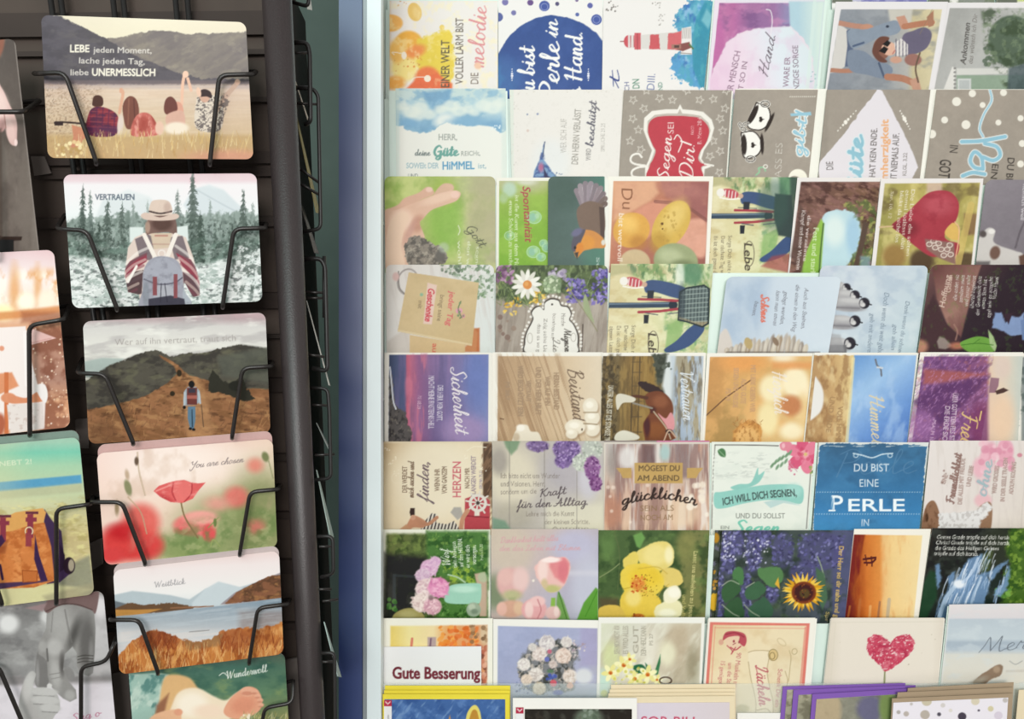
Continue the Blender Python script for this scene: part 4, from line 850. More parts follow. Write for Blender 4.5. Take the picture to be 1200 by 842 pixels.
def art_bw_hands(a):
    a.grad(0, 700, 0, 850, [(0, '8a8280'), (.12, '8f8d8b'), (.25, 'b5b3b1'), (.45, 'a3a19f'), (.6, '8f8d8c'), (.68, 'c9c2c6'), (.8, 'e3dce0'), (1, 'e0d8de')])
    a.rect(-60, 700, 60, 770, '777574', 30, .6); a.noise('b3b1af', 26, 16, .5, .66, .7, 3); a.noise('6c6a6a', 18, 10, .56, .7, .5, 9); a.ell(10, 730, 12, 11, 'dcdad8', 10); a.ell(56, 722, 9, 9, 'cfcdcb', 9); a.ell(118, 712, 9, 14, 'dbd5d6', 9); a.rect(100, 720, 140, 790, 'c8c3c4', 20, .7); a.rect(-60, 792, 140, 803, '85807f', 5, .7); a.poly([(-60, 806), (140, 798), (140, 860), (-60, 860)], 'ded6dc', 8, .85)
    # the big hand from above
    a.poly([(44, 764), (54, 764), (58, 790), (54, 806), (43, 804), (41, 793)], '7d7a78', 1.6, sm=1); a.ell(44, 790, 2, 14, '9a9795', 3); a.ell(81, 789, 5.5, 9, '8a8785', 2.2, -28)
    P = [(55, 712), (54, 736), (48, 748), (44.5, 757), (45, 766), (50, 769), (55, 774), (56, 792), (59, 803), (66, 811), (74, 818), (82, 822), (90, 818), (89, 808), (80, 797), (74, 784), (76, 766), (85, 757), (90, 765), (90, 780), (94, 788), (104, 792), (109, 788), (111, 764), (112, 736), (110, 712), (84, 706)]
    a.poly(P, '93908d', 1.4); a.clip(P, 1.4); a.ell(70, 730, 13, 22, 'a9a6a3', 16); a.ell(64, 758, 9, 10, 'b5b2af', 8); a.ell(50, 757, 5, 7, 'a5a29f', 5); a.ell(65, 788, 6, 18, 'b0adaa', 7, -8); a.ell(82, 814, 6, 6, 'aaa7a4', 5); a.ell(102, 755, 9, 34, '6b6866', 9); a.ell(107, 770, 3, 20, '8a8785', 4); a.ell(87, 742, 5, 18, '52504e', 9, 18, .85); a.ell(73, 778, 3, 12, '605d5b', 5); a.line([(55, 760), (56, 774)], 2, '5c5957', op=.7); a.line([(76, 714), (80, 735), (84, 752)], 2, '787572', op=.6); a.line([(62, 716), (60, 740)], 1.6, '7f7c79', op=.5)
    for y in (768, 771.5, 775): a.line([(91, y+1), (99, y-.5), (109, y)], 1.1, '45423f', op=.8)
    a.ell(101, 786, 5, 4, '8f8c89', 3); a.line([(58, 790), (70, 788)], 1, '7a7774', op=.7); a.line([(60, 795), (71, 793)], .9, '7a7774', op=.6); a.noclip()
    a.poly([(51, 712), (58, 702), (80, 698), (112, 690), (116, 696), (112, 718), (106, 714), (85, 708), (68, 710), (56, 718)], '7d6664', 1.6, sm=1); a.line([(54, 716), (72, 708), (90, 708), (108, 714)], 1.4, '574644', op=.8); a.poly([(30, 712), (55, 706), (50, 716)], '9c8484', 3)
    # the small hand below
    a.poly([(20, 842), (24, 812), (30, 794), (37, 786), (42, 790), (38, 804), (46, 806), (60, 808), (68, 815), (70, 830), (62, 842), (54, 870), (20, 870)], 'b4b1ae', 1.5, sm=1); a.ell(33, 805, 6, 16, 'c5c2bf', 6, 12)
    for x, y, rx in [(52, 810, 16), (53, 820, 17), (59, 829, 12)]: a.ell(x, y, rx, 5, 'c2bfbc', 2, 4); a.line([(x-rx*.8, y+4.4), (x+rx*.7, y+5.4)], 1.2, '8a8785', op=.8)
    a.ell(58, 803, 3, 2.6, 'd2cfcc', 1.3); a.script('Sag o', 84, 845, 118, 838, 4, 'b8607e', 1, .5, .2)

C1 = [(48, 17.5), (288, 26), (297, 186.5), (56, 185)]
postcard('postcard of friends with raised arms sitting by a lake, topmost in the rack', C1, art_lake_friends, 0.0)
C2 = [(74, 204.5), (300.5, 203), (307.5, 353), (85, 361)]
postcard('postcard of a hiker in hat and striped poncho with rucksack before snowy firs', C2, art_snow_hiker, 0.0)
C3 = [(97, 376.5), (311, 366), (317, 507), (104, 520)]
postcard('postcard of a lone walker on a brown hillside path under a cloudy sky', C3, art_mountain_path, .003)
C4 = [(113, 531), (319.5, 514), (325, 641), (123, 662)]
postcard('pale pink postcard of a red poppy, in front of its pocket', C4, art_poppy, -.001)
spare('second poppy postcard showing only as a dusky pink strip above the poppy picture', [(114, 521), (318.5, 504.5), (324, 632), (123, 650)], lambda a: a.fill('c9a29d'), .0012)  # card pink darkened in the fill for the shade behind the front card
C5 = [(132.5, 668), (327, 645), (332.5, 766), (140, 790)]
postcard('postcard of an autumn lake with orange grass and misty hills', C5, art_autumn_lake, -.003)
spare('second autumn lake postcard showing only as a greyish strip above the lake picture', [(133, 661), (326.5, 639), (331, 758), (140, 782)], lambda a: a.fill('c4b2b0'), -.0019)  # greyed fill: shade behind the front lake card is painted into its colour
postcard("postcard of a baby's bare feet on grass, cut off by the bottom edge", [(150, 780), (333.5, 764), (341, 892), (160, 908)], art_baby_feet, .003)
postcard('grey brown portrait postcard with fingertips, at the upper left edge', [(-82, 54), (17.5, 45), (46.5, 300), (-53, 305)], art_grey_hands, .004)
postcard('orange postcard of a white robed figure with a staff before flames', [(-90, 300), (63, 292.5), (82.5, 500), (-70, 516)], art_fire, .0)
postcard('beach postcard with an orange and purple rucksack on sand', [(-60, 526), (92.5, 512), (110.5, 696), (-45, 716)], art_beach_bag, -.002)
spare('second beach postcard showing only as a grey green strip above the rucksack picture', [(-60, 517), (91.5, 503.5), (109, 690), (-45, 706)], lambda a: a.fill('7f9287'), .0005)
postcard('black and white postcard of a small hand holding a large finger', [(-42, 709), (121, 692), (141, 905), (-25, 925)], art_bw_hands, .0025)
# cards standing in the pockets on the rack's side, seen edge-on
def edge_card(label, x0, y0, x1, y1, w0, w1, Y, col):
    m = MB(); p = [at(x0, y0, Y), at(x1, y1, Y), at(x1 + w1, y1 + 1, Y + .10), at(x0 + w0, y0 + 1, Y + .10)]
    n = (p[1] - p[0]).cross(p[3] - p[0]).normalized() * .0006
    if n.x > 0: n = -n
    m.plate(p, n)
    o = m.build('postcard', material('card_edge', col, .6, noise=.05), loc=p[1])
    tag(o, label, 'postcard', 'postcards on the side of the rack')
edge_card('white cards seen edge-on in the top side pocket of the rack', 355, -46, 361, 11, 3, 5, .705, 'd6d4cc')
edge_card('thin pale card edge leaning in the wire loop below the top side pocket', 344, 88, 362, 143, .6, 1.4, .704, 'b5aa9a')
edge_card('olive yellow card seen edge-on in the second wire side pocket', 347, 136, 371, 249, 1.5, 4.2, .714, '8c8150')
edge_card('dark grey card edge under the olive yellow one', 353, 240, 369, 296, 2, 5, .716, '56514c')
edge_card('very thin white card edge in the middle side pocket', 359.5, 352, 386, 451, .7, 1.2, .724, 'b9b8b0')
edge_card('dull grey card edge above the shiny cross wire on the rack side', 371, 495, 388, 531, 1, 2.5, .738, '7c837e')
edge_card('broad pale teal card edge in the lower side pocket', 371, 550, 387, 628, 1, 4.5, .742, 'a3b5ac')
edge_card('lowest pale teal card edge touching the blue upright in view', 380, 728, 396, 792, 1, 4.5, .748, 'a3b5b0')

# ------------------------------------------------------------------ greeting cards on the tiers, row by row from the top
def frame(a, quad, paper='ece6da', soft=1.):
    """white card stock with the picture printed inside quad"""
    a.fill(paper); a.clip(quad, soft)

# --- the row above the picture, only its feet in view
for x0, x1, c1, c2, lab in [(975, 1086, '7c7ab0', 'a9a6c8', 'card above the family photo card, only a blue violet strip in view'), (1089, 1165, '8d9088', '6f7a60', 'card above the house and tree card, only a grey green strip in view'), (1168, 1262, '8fa050', 'b9c46c', 'card at the top right corner, only a bright green strip in view')]:
    def art(a, c1=c1, c2=c2, x0=x0):
        a.fill('e6e2dc'); a.rect(x0+34, -80, x0+120, 3.5, c1, 1.5); a.noise(c2, 9, 5, .45, .6, .8, 3); a.rect(x0, -80, x0+24, 8, '6f7266', 2); a.rect(0, 3.5, 1300, 12, 'e9e4e2', 1.5)
    greeting_card(-1, lab, art, x0, x1)

# --- row 0
def art(a):
    a.fill('e8e0da'); a.rect(450, 0, 458, 104, 'd9b58e', 5, .5)
    a.ell(486, 14, 8, 11, 'e6bd68', 1.6, -15); a.ell(488, 15, 4, 7, 'efcf8a', 4, -15, .7); a.spots(5, 466, 0, 480, 8, .6, 1.2, 'd9a878', 3)
    a.ell(458, 27, 14, 10, 'f0b05c', 2.5); a.ell(479, 55, 18, 19, 'edac46', 4); a.poly([(490, 44), (506, 40), (520, 36), (531, 38), (533, 80), (528, 104), (498, 104), (486, 70)], 'e8cb4c', 4, rough=4); a.ell(518, 32, 3, 3, 'e8c65c'); a.ell(474, 80, 16, 15, 'f3da86', 8); a.ell(465, 60, 9, 14, 'f0b85e', 6); a.ell(487, 60, 12, 7, 'ee8f4e', 7, -20); a.ell(501, 92, 15, 14, 'ea7a4a', 6); a.poly([(476, 104), (488, 92), (512, 86), (530, 98), (530, 106)], 'ea7048', 4); a.ell(463, 97, 12, 8, 'f0a850', 6)
    a.noise('f7e6b0', 8, 8, .56, .72, .5, 5); a.spots(16, 462, 66, 494, 84, .5, 1.3, 'e08c40 d89a50', 8)
    a.ell(473.5, 65, 3, 4.5, 'f2e4d0'); a.line([(474, 63), (460, 61), (462, 64)], .9, 'f2e4d0'); a.ell(501, 92, 4, 4, 'f2e4d0'); a.line([(500, 90), (486, 91), (480, 97)], .9, 'f2e4d0')
    a.text('IN EINER WELT', 526.5, 116, 526.5, 47, 9.5, '5c5348', .1); a.text('VOLLER LÄRM BIST', 542.5, 98.5, 543, 21, 9, '6b5f55', .05); a.text('DIE', 560.5, 99, 560.5, 85, 9, '7a6b60')
    a.script('melodie', 566, 80, 570, 8, 9.5, 'dc8e90', 2.3, .45, .15); a.ell(560, 77, 4, 4, 'eec0a2', 3)
greeting_card(0, 'card with orange watercolour splashes and pink word melodie, top left of the display', art, 456.5, 583.4, 1)
def art(a):
    a.fill('e9e4e0')
    for x, y, r, c in [(592, 2.5, 3.8, '7a74aa'), (584, 20, 5.4, '5a649c'), (602, 15, 3, '7775a8'), (621.5, 3, 3.6, '6c5288'), (638, 7, 6.2, '4a5ba0'), (653, 4.5, 2.4, '5a5478'), (676.5, 17, 2.3, '5c6aa6'), (691.5, 6.5, 3.2, '5f64a2'), (699, 23, 6.2, '4a5ba0'), (676, 0, 2, '6c5288')]: a.ell(x, y, r, r, c)
    a.ring(638, 8, 4, 4, .8, '8d97c4'); a.ring(699, 23, 4, 4, .8, '8d97c4')
    P = [(583, 64), (590, 52), (597, 42), (610, 30), (628, 21), (646, 17.5), (664, 20), (684, 28), (698, 38), (706, 48), (710, 160), (583, 160)]
    a.poly(P, '3c5490', 1.3, rough=.8); a.clip(P, 1.3); a.ell(588, 92, 22, 22, '4a7fb4', 24, 0, .8); a.noise('465f9c', 22, 26, .5, .7, .6, 4); a.noclip()
    a.script('Du bist', 626, 122, 626, 55, 9.5, 'f0ece8', 3, .45, .1); a.script('Perle', 655, 117, 655, 50, 11, 'f0ece8', 3.4, .45, .1); a.script('in', 653, 44, 653, 24, 9, 'f0ece8', 2.6, .5); a.script('s Hand.', 681, 112, 682, 36, 9.5, 'f0ece8', 2.9, .45, .1)
    for x in (600, 689.5):
        for k, r in enumerate([.7, .7, 1.2, 1.5, 1, .7]): a.ell(x, 81+2.6*k, r, r, 'e8e4ea')
greeting_card(0, 'white card with a big navy blue circle lettered in white, top row', art, 584, 706.5, 0)
def art(a):
    a.fill('e6e0dc'); a.line([(706.5, 0), (705, 104)], .9, 'cfc8c2', 0)
    a.spots(12, 710, 1, 726, 14, .6, 1.1, '6a625c', 3); a.spots(16, 772, 2, 779, 30, .4, .8, '9a938c', 5); a.spots(5, 764, 2, 772, 6, .5, .8, '8a827c', 6)
    P = [(834, 0), (806, 0), (800, 8), (793, 18), (789, 30), (797, 40), (798, 60), (788, 68), (786, 78), (792, 90), (806, 96), (818, 104), (826, 104), (838, 20)]
    a.poly(P, '5b9bc8', 2.2, rough=5, rs=4); a.clip(P, 2, 5, 4); a.noise('3d68ae', 9, 11, .45, .6, .85, 3); a.noise('9cc6de', 7, 7, .58, .7, .8, 13)
    a.poly([(836, 0), (826, 2), (816, 20), (811, 48), (812, 80), (822, 106), (836, 106)], '3f8fa8', 3); a.noise('57a9b4', 8, 16, .5, .62, .6, 7); a.poly([(828, 10), (822, 24), (830, 34), (836, 20)], '8cc4cc', 4, .7); a.noclip(); a.spots(14, 786, 86, 800, 98, .6, 1.6, '5b9bc8 7db0d6', 9)
    # the lighthouse, lying on its side
    a.line([(727, 48.5), (734, 48.5)], 1, '8a4a46', 0); a.ell(737, 48.5, 6, 7.4, 'c9545c'); a.rect(736, 41, 746, 56, 'd9d0cc', 1.2); a.line([(739, 42), (739, 55)], 1, 'b84f56', 0); a.line([(743, 42), (743, 55)], 1, 'b84f56', 0); a.rect(743.5, 38.5, 751, 58, 'cf5d64', 1.2); a.line([(747, 39), (747, 58)], 1, '8e3f48', 0, .6)
    a.poly([(751, 41), (806, 36), (806, 60), (751, 57)], 'd6d0ca', 1.2); a.poly([(762, 41), (772, 40), (774, 58), (761, 57)], 'cc5b60', 1.1, rough=1); a.poly([(783, 39), (800, 36), (800, 59), (782, 58)], 'd4686c', 1.2, rough=1.2)
    a.poly([(799, 33), (810, 31), (811, 64), (798, 64)], 'e4dcd8', 1.2)
    for k in range(5): a.line([(801+2*k, 33), (799.5+2.2*k, 45)], .9, '8d8680', 0, .7)
    a.poly([(794, 52), (808, 49), (810, 56), (800, 60), (793, 58)], '8b5450', 1.2); a.rect(787, 52, 798, 57, 'a9786a', 1); a.rect(790, 53, 796, 56, '5c4642', 1); a.line([(812, 57), (808, 52)], 2, '5d7a50'); a.line([(797, 62), (810, 63)], 1, '8d8680', 0)
    a.script('t', 726, 103, 725, 84, 6, '3c4a86', 2.2); a.text('CH', 737.5, 107, 737, 95.5, 5.5, '5a5f8a'); a.text('DN', 749.5, 104, 749, 92, 8, '5e8a74', .1); a.text('ODIII.', 766, 116, 768, 86, 9, '4a5a92', -.15); a.text('ND', 776.5, 106, 776, 96, 5, '4a7a6a')
greeting_card(0, 'card with a red and white lighthouse painted lying sideways by blue sea', art, 707, 835.5, 0, lean=(-1.5, -10), dz=-.0008)
def art(a):
    a.fill('dcd3dd'); a.rect(830, 0, 850, 106, 'e2d4df', 3)
    a.clip([(843, 3.5), (964, 3.5), (954, 106), (832, 106)]); a.grad(843, 0, 960, 0, [(0, 'c77ba6'), (.15, 'b56a9c'), (.3, '8f6493'), (.55, '9a6f9c'), (.72, '8f8fb4'), (.76, 'a5bccd'), (.88, 'b4cdd3'), (1, 'cadad2')]); a.noise('7d5584', 18, 10, .5, .66, .7, 3); a.noise('d08bb2', 14, 12, .56, .7, .5, 9); a.clip([(925, 2), (966, 2), (956, 106), (930, 106)], 4); a.fill('b2cbd3'); a.grad(935, 0, 960, 0, ['adc8d3', 'cfddd4']); a.clip([(843, 3.5), (964, 3.5), (954, 106), (832, 106)]); a.ell(838, 60, 12, 50, 'bd6a9f', 8)
    a.poly([(832, 92), (840, 74), (852, 50), (868, 38), (884, 34), (905, 32), (926, 31), (940, 42), (950, 60), (954, 82), (954, 110), (832, 110)], 'e2cfd9', 2.5, rough=2); a.clip([(832, 92), (852, 50), (884, 34), (926, 31), (950, 60), (954, 110), (832, 110)], 4); a.grad(838, 90, 950, 60, ['e3c3d6', 'e4d0dc', 'd9dde4', 'd3dcdf']); a.noise('dcb6cf', 16, 16, .52, .7, .4, 6)
    a.noclip(); a.line([(955, 0), (946, 106)], 4, 'd2e0d8', 0, .6)
    a.text('ER MENSCH', 858, 110, 868, 60, 7, '86667a'); a.text('FT SO IN', 870, 110, 876, 72, 6, '86667a'); a.script('Hand.', 899, 92, 909, 40, 6, '5a4c56', 1.1, .6, .6); a.line([(903, 42), (905, 24), (903, 13), (898, 11)], 1, 'e3dbe0'); a.text('WARE ER', 924, 102, 926, 67, 6.4, '86667a'); a.text('INZIGE SORGE', 936.5, 108, 935, 53, 6.4, '7d6a78')
    a.spots(8, 950, 80, 958, 104, .5, 1, '8fb0b4', 4)
greeting_card(0, 'pink and purple watercolour card with a pale circle and the word Hand', art, 837.5, 966.5, 0, lean=(-8, -9), dz=-.001, env=(-2, 3, 1, 'mint'))
def art(a):
    frame(a, [(985.5, 11), (1104, 11), (1087, 112), (968, 112)], 'e0dada'); a.grad(968, 0, 1104, 0, [(0, '868a92'), (.5, '9a9ca0'), (.7, 'aeaaa4'), (.75, 'c2b48f'), (1, 'd6c9a4')]); a.noise('7d8188', 24, 14, .5, .66, .6, 4); a.poly([(1040, 8), (1070, 8), (1066, 34), (1044, 30)], 'c3bdb2', 4)
    a.poly([(970, 30), (992, 34), (996, 54), (990, 78), (966, 82)], 'cdc7c1', 1.6, sm=1)
    a.line([(984, 27), (1000, 30), (1018, 32)], 6, 'b58470'); a.ell(1016, 33, 8, 5, 'bd8a72', 1.4); a.line([(972, 82), (990, 83), (1004, 82)], 5, 'b07c66'); a.ell(1003, 81, 6, 3.5, 'c09078', 1.4)
    a.poly([(996, 34), (1000, 58), (994, 78), (990, 78), (993, 54), (992, 36)], '5d677f', 1.5)
    a.poly([(994, 36), (1016, 34), (1036, 27), (1050, 24), (1056, 32), (1050, 40), (1030, 44), (1014, 52), (998, 56)], '87919f', 1.6, sm=1); a.poly([(994, 60), (1012, 60), (1026, 70), (1042, 76), (1046, 84), (1036, 92), (1018, 88), (996, 82)], '7c8696', 1.6, sm=1); a.ell(1040, 31, 2, 1.5, '3f4450'); a.line([(1000, 54), (1012, 50)], 2.5, '55627a'); a.line([(1030, 74), (1036, 90)], 2.5, '525d72')
    a.poly([(1050, 20), (1060, 18), (1064, 26), (1062, 34), (1056, 34)], 'c2907a', 1.4); a.line([(1060, 31), (1078, 28), (1092, 26)], 7, 'b47a60'); a.poly([(1086, 20), (1094, 12), (1094, 30), (1088, 32)], 'a87860', 1.6); a.line([(1040, 90), (1058, 92), (1072, 98)], 8, 'b07a62'); a.poly([(1066, 94), (1076, 90), (1080, 106), (1070, 106)], 'c0927c', 2)
    a.poly([(1058, 42), (1070, 36), (1084, 32), (1092, 40), (1086, 56), (1070, 64), (1058, 62)], '6b6478', 1.8, sm=1)
    a.ell(1033, 57, 10, 13, '8a5f50', 1.6); a.poly([(1022, 60), (1030, 44), (1042, 44), (1038, 52), (1030, 62), (1040, 72), (1030, 72)], '6e4a40', 1.6, sm=1); a.ell(1042, 57, 9, 8, 'd9ab94', 1.6, 10); a.poly([(1030, 60), (1036, 54), (1041, 57), (1037, 63)], '2c2526', 1.2); a.poly([(1034, 52), (1040, 47), (1044, 50), (1040, 55)], '2c2526', 1.2); a.line([(1046, 63), (1050, 57)], 1.2, 'b5706a')
    P = [(1048, 50), (1056, 45), (1064, 52), (1064, 64), (1050, 66)]
    a.poly(P, 'd8d0cc', 1.2); 
    for k in range(4): a.line([(1050+4*k, 46+k), (1050+4*k, 66)], 1.2, '5b5666', 0, .8)
    a.ell(1050, 70, 7, 4, 'c89882', 2); a.ell(1070, 70, 10, 7, '9a6e64', 2); a.line([(1078, 62), (1073, 80), (1076, 96)], 2, '6c5a4c'); a.line([(1093, 10), (1078, 40)], 1, '8a7a60', op=.5)
greeting_card(0, 'white bordered photo card of a seated person in jeans with a child in sunglasses', art, 979.5, 1111, 2, lean=(-12, -16), dz=-.0015)
def art(a):
    frame(a, [(1113, 9.5), (1270, 9.5), (1252, 110), (1094, 110)], 'e0dada'); a.grad(1113, 10, 1230, 110, [(0, 'a19f9b'), (.4, 'b4b2ae'), (1, 'aab0aa')]); a.noise('9b9a96', 10, 18, .5, .66, .4, 4)
    a.poly([(1121, 80), (1200, 80), (1200, 86), (1121, 88)], 'cfccc6', 1.6); a.poly([(1106, 104), (1116, 78), (1120, 80), (1118, 106)], 'd9d4ce', 1.6)
    for k in range(6): a.ell(1119, 80+4.6*k, 1.6, 1.3, '8d8a86')
    a.rect(1121, 88, 1204, 110, '8fa08c', 1.6); a.rect(1122, 92, 1138, 110, 'c9c9c6', 1.6); a.rect(1124, 94, 1136, 110, 'b4b6b4', 1.2)
    a.ell(1186, 48, 28, 30, '5b6958', 3); a.clip([(1150, 10), (1270, 10), (1262, 108), (1180, 108), (1164, 76), (1154, 60)], 6); a.noise('46533f', 9, 9, .46, .58, .85, 7); a.noise('77866a', 6, 6, .58, .68, .7, 17); a.noclip(); a.spots(20, 1154, 56, 1176, 76, 1, 3, '5b6958 6f7d64', 5, .8); a.poly([(1182, 80), (1215, 70), (1215, 110), (1180, 110)], '4d5a5e', 4, .8)
    a.text('Ankommen', 1131.5, 76, 1137, 27, 6.6, '55514e', .15, .2); a.text('das wünsch ich Dir', 1139.5, 75.5, 1145.5, 17, 5.2, '77716c', 0, .2)
greeting_card(0, 'grey house card with a dark round tree and the word Ankommen, top right', art, 1111, 1262, 3, lean=(-17, -17), dz=-.0008)

# --- row 1
def art(a):
    a.fill('e7e5dc'); P = [(462, 104), (592, 104), (593, 152), (586, 155), (578, 149), (566, 146), (548, 147), (534, 146), (522, 142), (508, 152), (492, 156), (478, 152), (472, 147), (462, 147)]
    a.poly(P, 'a8c6cd', 3, rough=2); a.clip(P, 3, 2); a.grad(0, 104, 0, 152, [(0, 'c3d3cf'), (.5, 'c3d5d6'), (.75, '93b7cd'), (1, '7ba6c6')]); a.noise('7ea9c6', 16, 11, .5, .62, .8, 3); a.poly([(496, 108), (530, 104), (526, 118), (508, 132), (500, 122)], '6f9cc0', 6, .85); a.noise('9cc0d2', 10, 8, .55, .68, .6, 23)
    for x, y, r in [(482, 131, 10), (493, 126, 9), (503, 134, 8), (472, 124, 7), (516, 128, 7), (528, 124, 9), (538, 130, 9), (549, 128, 7), (566, 124, 10), (578, 126, 10), (586, 120, 8), (556, 132, 6), (488, 136, 9)]: a.ell(x, y, r, r*.72, 'dfe4da', 5, 0, .75)
    a.ell(522, 142, 13, 9, 'dfe3de', 9); a.ell(478, 145, 14, 6, '7fabcb', 7); a.ell(548, 144, 22, 7, '83aecb', 8); a.ell(578, 147, 12, 5, '7ba6c6', 6); a.noclip(); a.spots(14, 576, 146, 590, 154, .5, 1, 'dfe8ea', 4); a.rect(460, 100, 468, 212, 'cfdcd2', 4, .6); a.rect(588, 100, 596, 212, 'cfdcd2', 4, .5)
    a.text('HERR,', 513.5, 164, 536, 164, 7, '8a8f88', 0); a.script('deine', 486, 182, 504, 182, 3.4, '6f7a78', 1.2, .6, .1); a.script('Güte', 508, 182.5, 537, 182, 5.6, '6ba297', 3, .5, .1); a.text('REICHt,', 540, 182.5, 563, 182, 5.4, '8a8f88', 0); a.text('SOWEIt DER', 476, 197, 514, 197, 6.2, '7da5b4', 0); a.text('HiMMEL', 518, 198.5, 556, 198, 9, '5f9cc0', .3); a.text('ist,', 560, 197, 570, 197, 5.6, '7da5b4'); a.text('UND', 478, 208.5, 490, 208.5, 5, '7a8280')
greeting_card(1, 'card with watercolour clouds over the words Güte and Himmel, left in second row', art, 463.5, 592.5, 103.5, lean=(1, 1.5), env=(-8, 2, 3, 'mint'))
def art(a):
    a.fill('e4ddd6'); a.noise('dcd5cd', 3, 3, .62, .7, .5, 4); a.rect(596, 102, 602, 210, 'd5dccf', 2, .7); a.spots(26, 597, 108, 608, 210, .4, 1, 'cfc8bf d8d1c8', 6); a.spots(20, 610, 104, 720, 110, .5, 1.1, 'd8d0c6', 8)
    a.ell(630, 133.5, 1.3, 1.3, '8d94b0'); a.ell(618, 134, 1.1, 1.1, '8d94a8'); a.ell(618.5, 153, 1.6, 1.6, 'd8c2b8')
    a.ell(645, 190, 22, 26, 'dcdfe0', 18, 0, .5); a.poly([(638, 166), (637, 178), (635, 184), (641, 192), (646, 200), (652, 206), (655, 212), (624, 212), (626, 200), (630, 192), (634, 184), (636, 174)], '7d9cc0', 1.6); a.clip([(638, 166), (637, 178), (641, 192), (655, 212), (624, 212), (630, 192)], 2); a.noise('3a4d86', 5, 5, .46, .58, .8, 4); a.ell(634, 196, 3, 5, 'b06a8c', 4); a.noclip(); a.poly([(637, 196), (642, 206), (652, 212), (638, 212)], '3a3a5e', 1.6); a.line([(638.5, 166), (636, 184)], 1, '4a5470'); a.spots(6, 650, 202, 660, 206, .5, 1, '6a7a98', 3)
    a.text('WER SICH AUF', 663.5, 179, 664, 139, 7, 'a59e96', -.1); a.text('DEN HERRN VERLÄSST', 677, 193, 681, 128, 7.4, '8f887f', .02); a.text('WIRD', 692, 188, 692.5, 174, 5.6, '7f7a78'); a.script('beschützt', 695, 172, 699, 119, 4.6, '5d5a66', 1.6, .5, .15); a.text('SPRÜCHE 29,25', 708.5, 177.5, 709, 144, 4.6, 'a59e96', -.1)
greeting_card(1, 'cream card with a small blue diving bird and the word beschützt', art, 597, 730, 105, lean=(2.5, -5), dz=-.0008)
TAUPE = '9f9488'
def star(a, x, y, r, c='d8d0c4', rot=0):
    pts = []
    for k in range(11):
        t = math.radians(36*k+rot); q = r if k % 2 == 0 else r*.45
        pts.append((x+q*math.cos(t), y+q*math.sin(t)))
    a.line(pts, 1, c, 0, .9)
def art(a):
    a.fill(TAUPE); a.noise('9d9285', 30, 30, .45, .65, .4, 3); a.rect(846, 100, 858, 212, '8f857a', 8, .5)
    for x, y in [(757.5, 106), (742, 117), (773, 115), (788, 117), (805, 106), (820, 117), (836, 116), (851, 106), (754.5, 127), (849.5, 127), (741.5, 139), (748, 152), (738.5, 165), (844, 139), (847, 153), (836, 165), (844, 177), (751, 175), (832, 183), (843, 202)]: star(a, x, y, 5, 'cfc6ba', (x*7) % 70)
    P = [(797, 122), (800, 128), (812, 129), (824, 131), (834, 140), (837, 150), (833, 164), (825, 176), (822, 186), (826, 192), (834, 195), (826, 198), (824, 216), (756, 216), (756, 196), (760, 188), (764, 176), (760, 168), (754, 152), (755, 138), (764, 130), (780, 128), (794, 128)]
    a.poly(P, 'e9e2d8', 1.2); cx, cy = 795, 176
    a.poly([(cx+(x-cx)*.9, cy+(y-cy)*.9) for x, y in P], 'bdb2a6', 1.0); a.poly([(cx+(x-cx)*.86, cy+(y-cy)*.86+1) for x, y in P if y > 123], 'c0414c', 1.0, sm=1)
    for sx in (1,): 
        a.line([(752, 184), (748, 180), (741, 182), (739, 188), (744, 192), (756, 194)], 2.4, 'e9e2d8'); a.line([(756, 195), (748, 196), (741, 200), (741, 206), (748, 208)], 2.4, 'e9e2d8'); a.line([(826, 192), (836, 194)], 2, 'e9e2d8')
    a.script('Segen', 783, 212, 787, 160, 6.4, 'f0e8e0', 1.7, .5, .2); a.text('SEI', 789.5, 157, 789.5, 142.5, 7, 'f0e8e0', -.1); a.script('Dir!', 812, 210, 814, 167, 8, 'f0e8e0', 1.8, .5, .2); a.line([(795, 178), (799, 166), (794, 158), (790, 163)], 1.2, 'f0e8e0'); a.text('nach', 812.5, 158, 813, 147, 4, 'ecd8d4', -.1); a.text('B. Mose 28,6', 822, 169, 822, 137, 4.6, 'ecd8d4', -.1)
greeting_card(1, 'taupe card with a red ornate badge lettered Segen sei mit Dir and small stars', art, 731, 857.5, 105.5, lean=(-5.5, -6.5), env=(-1, 1.5, 1))
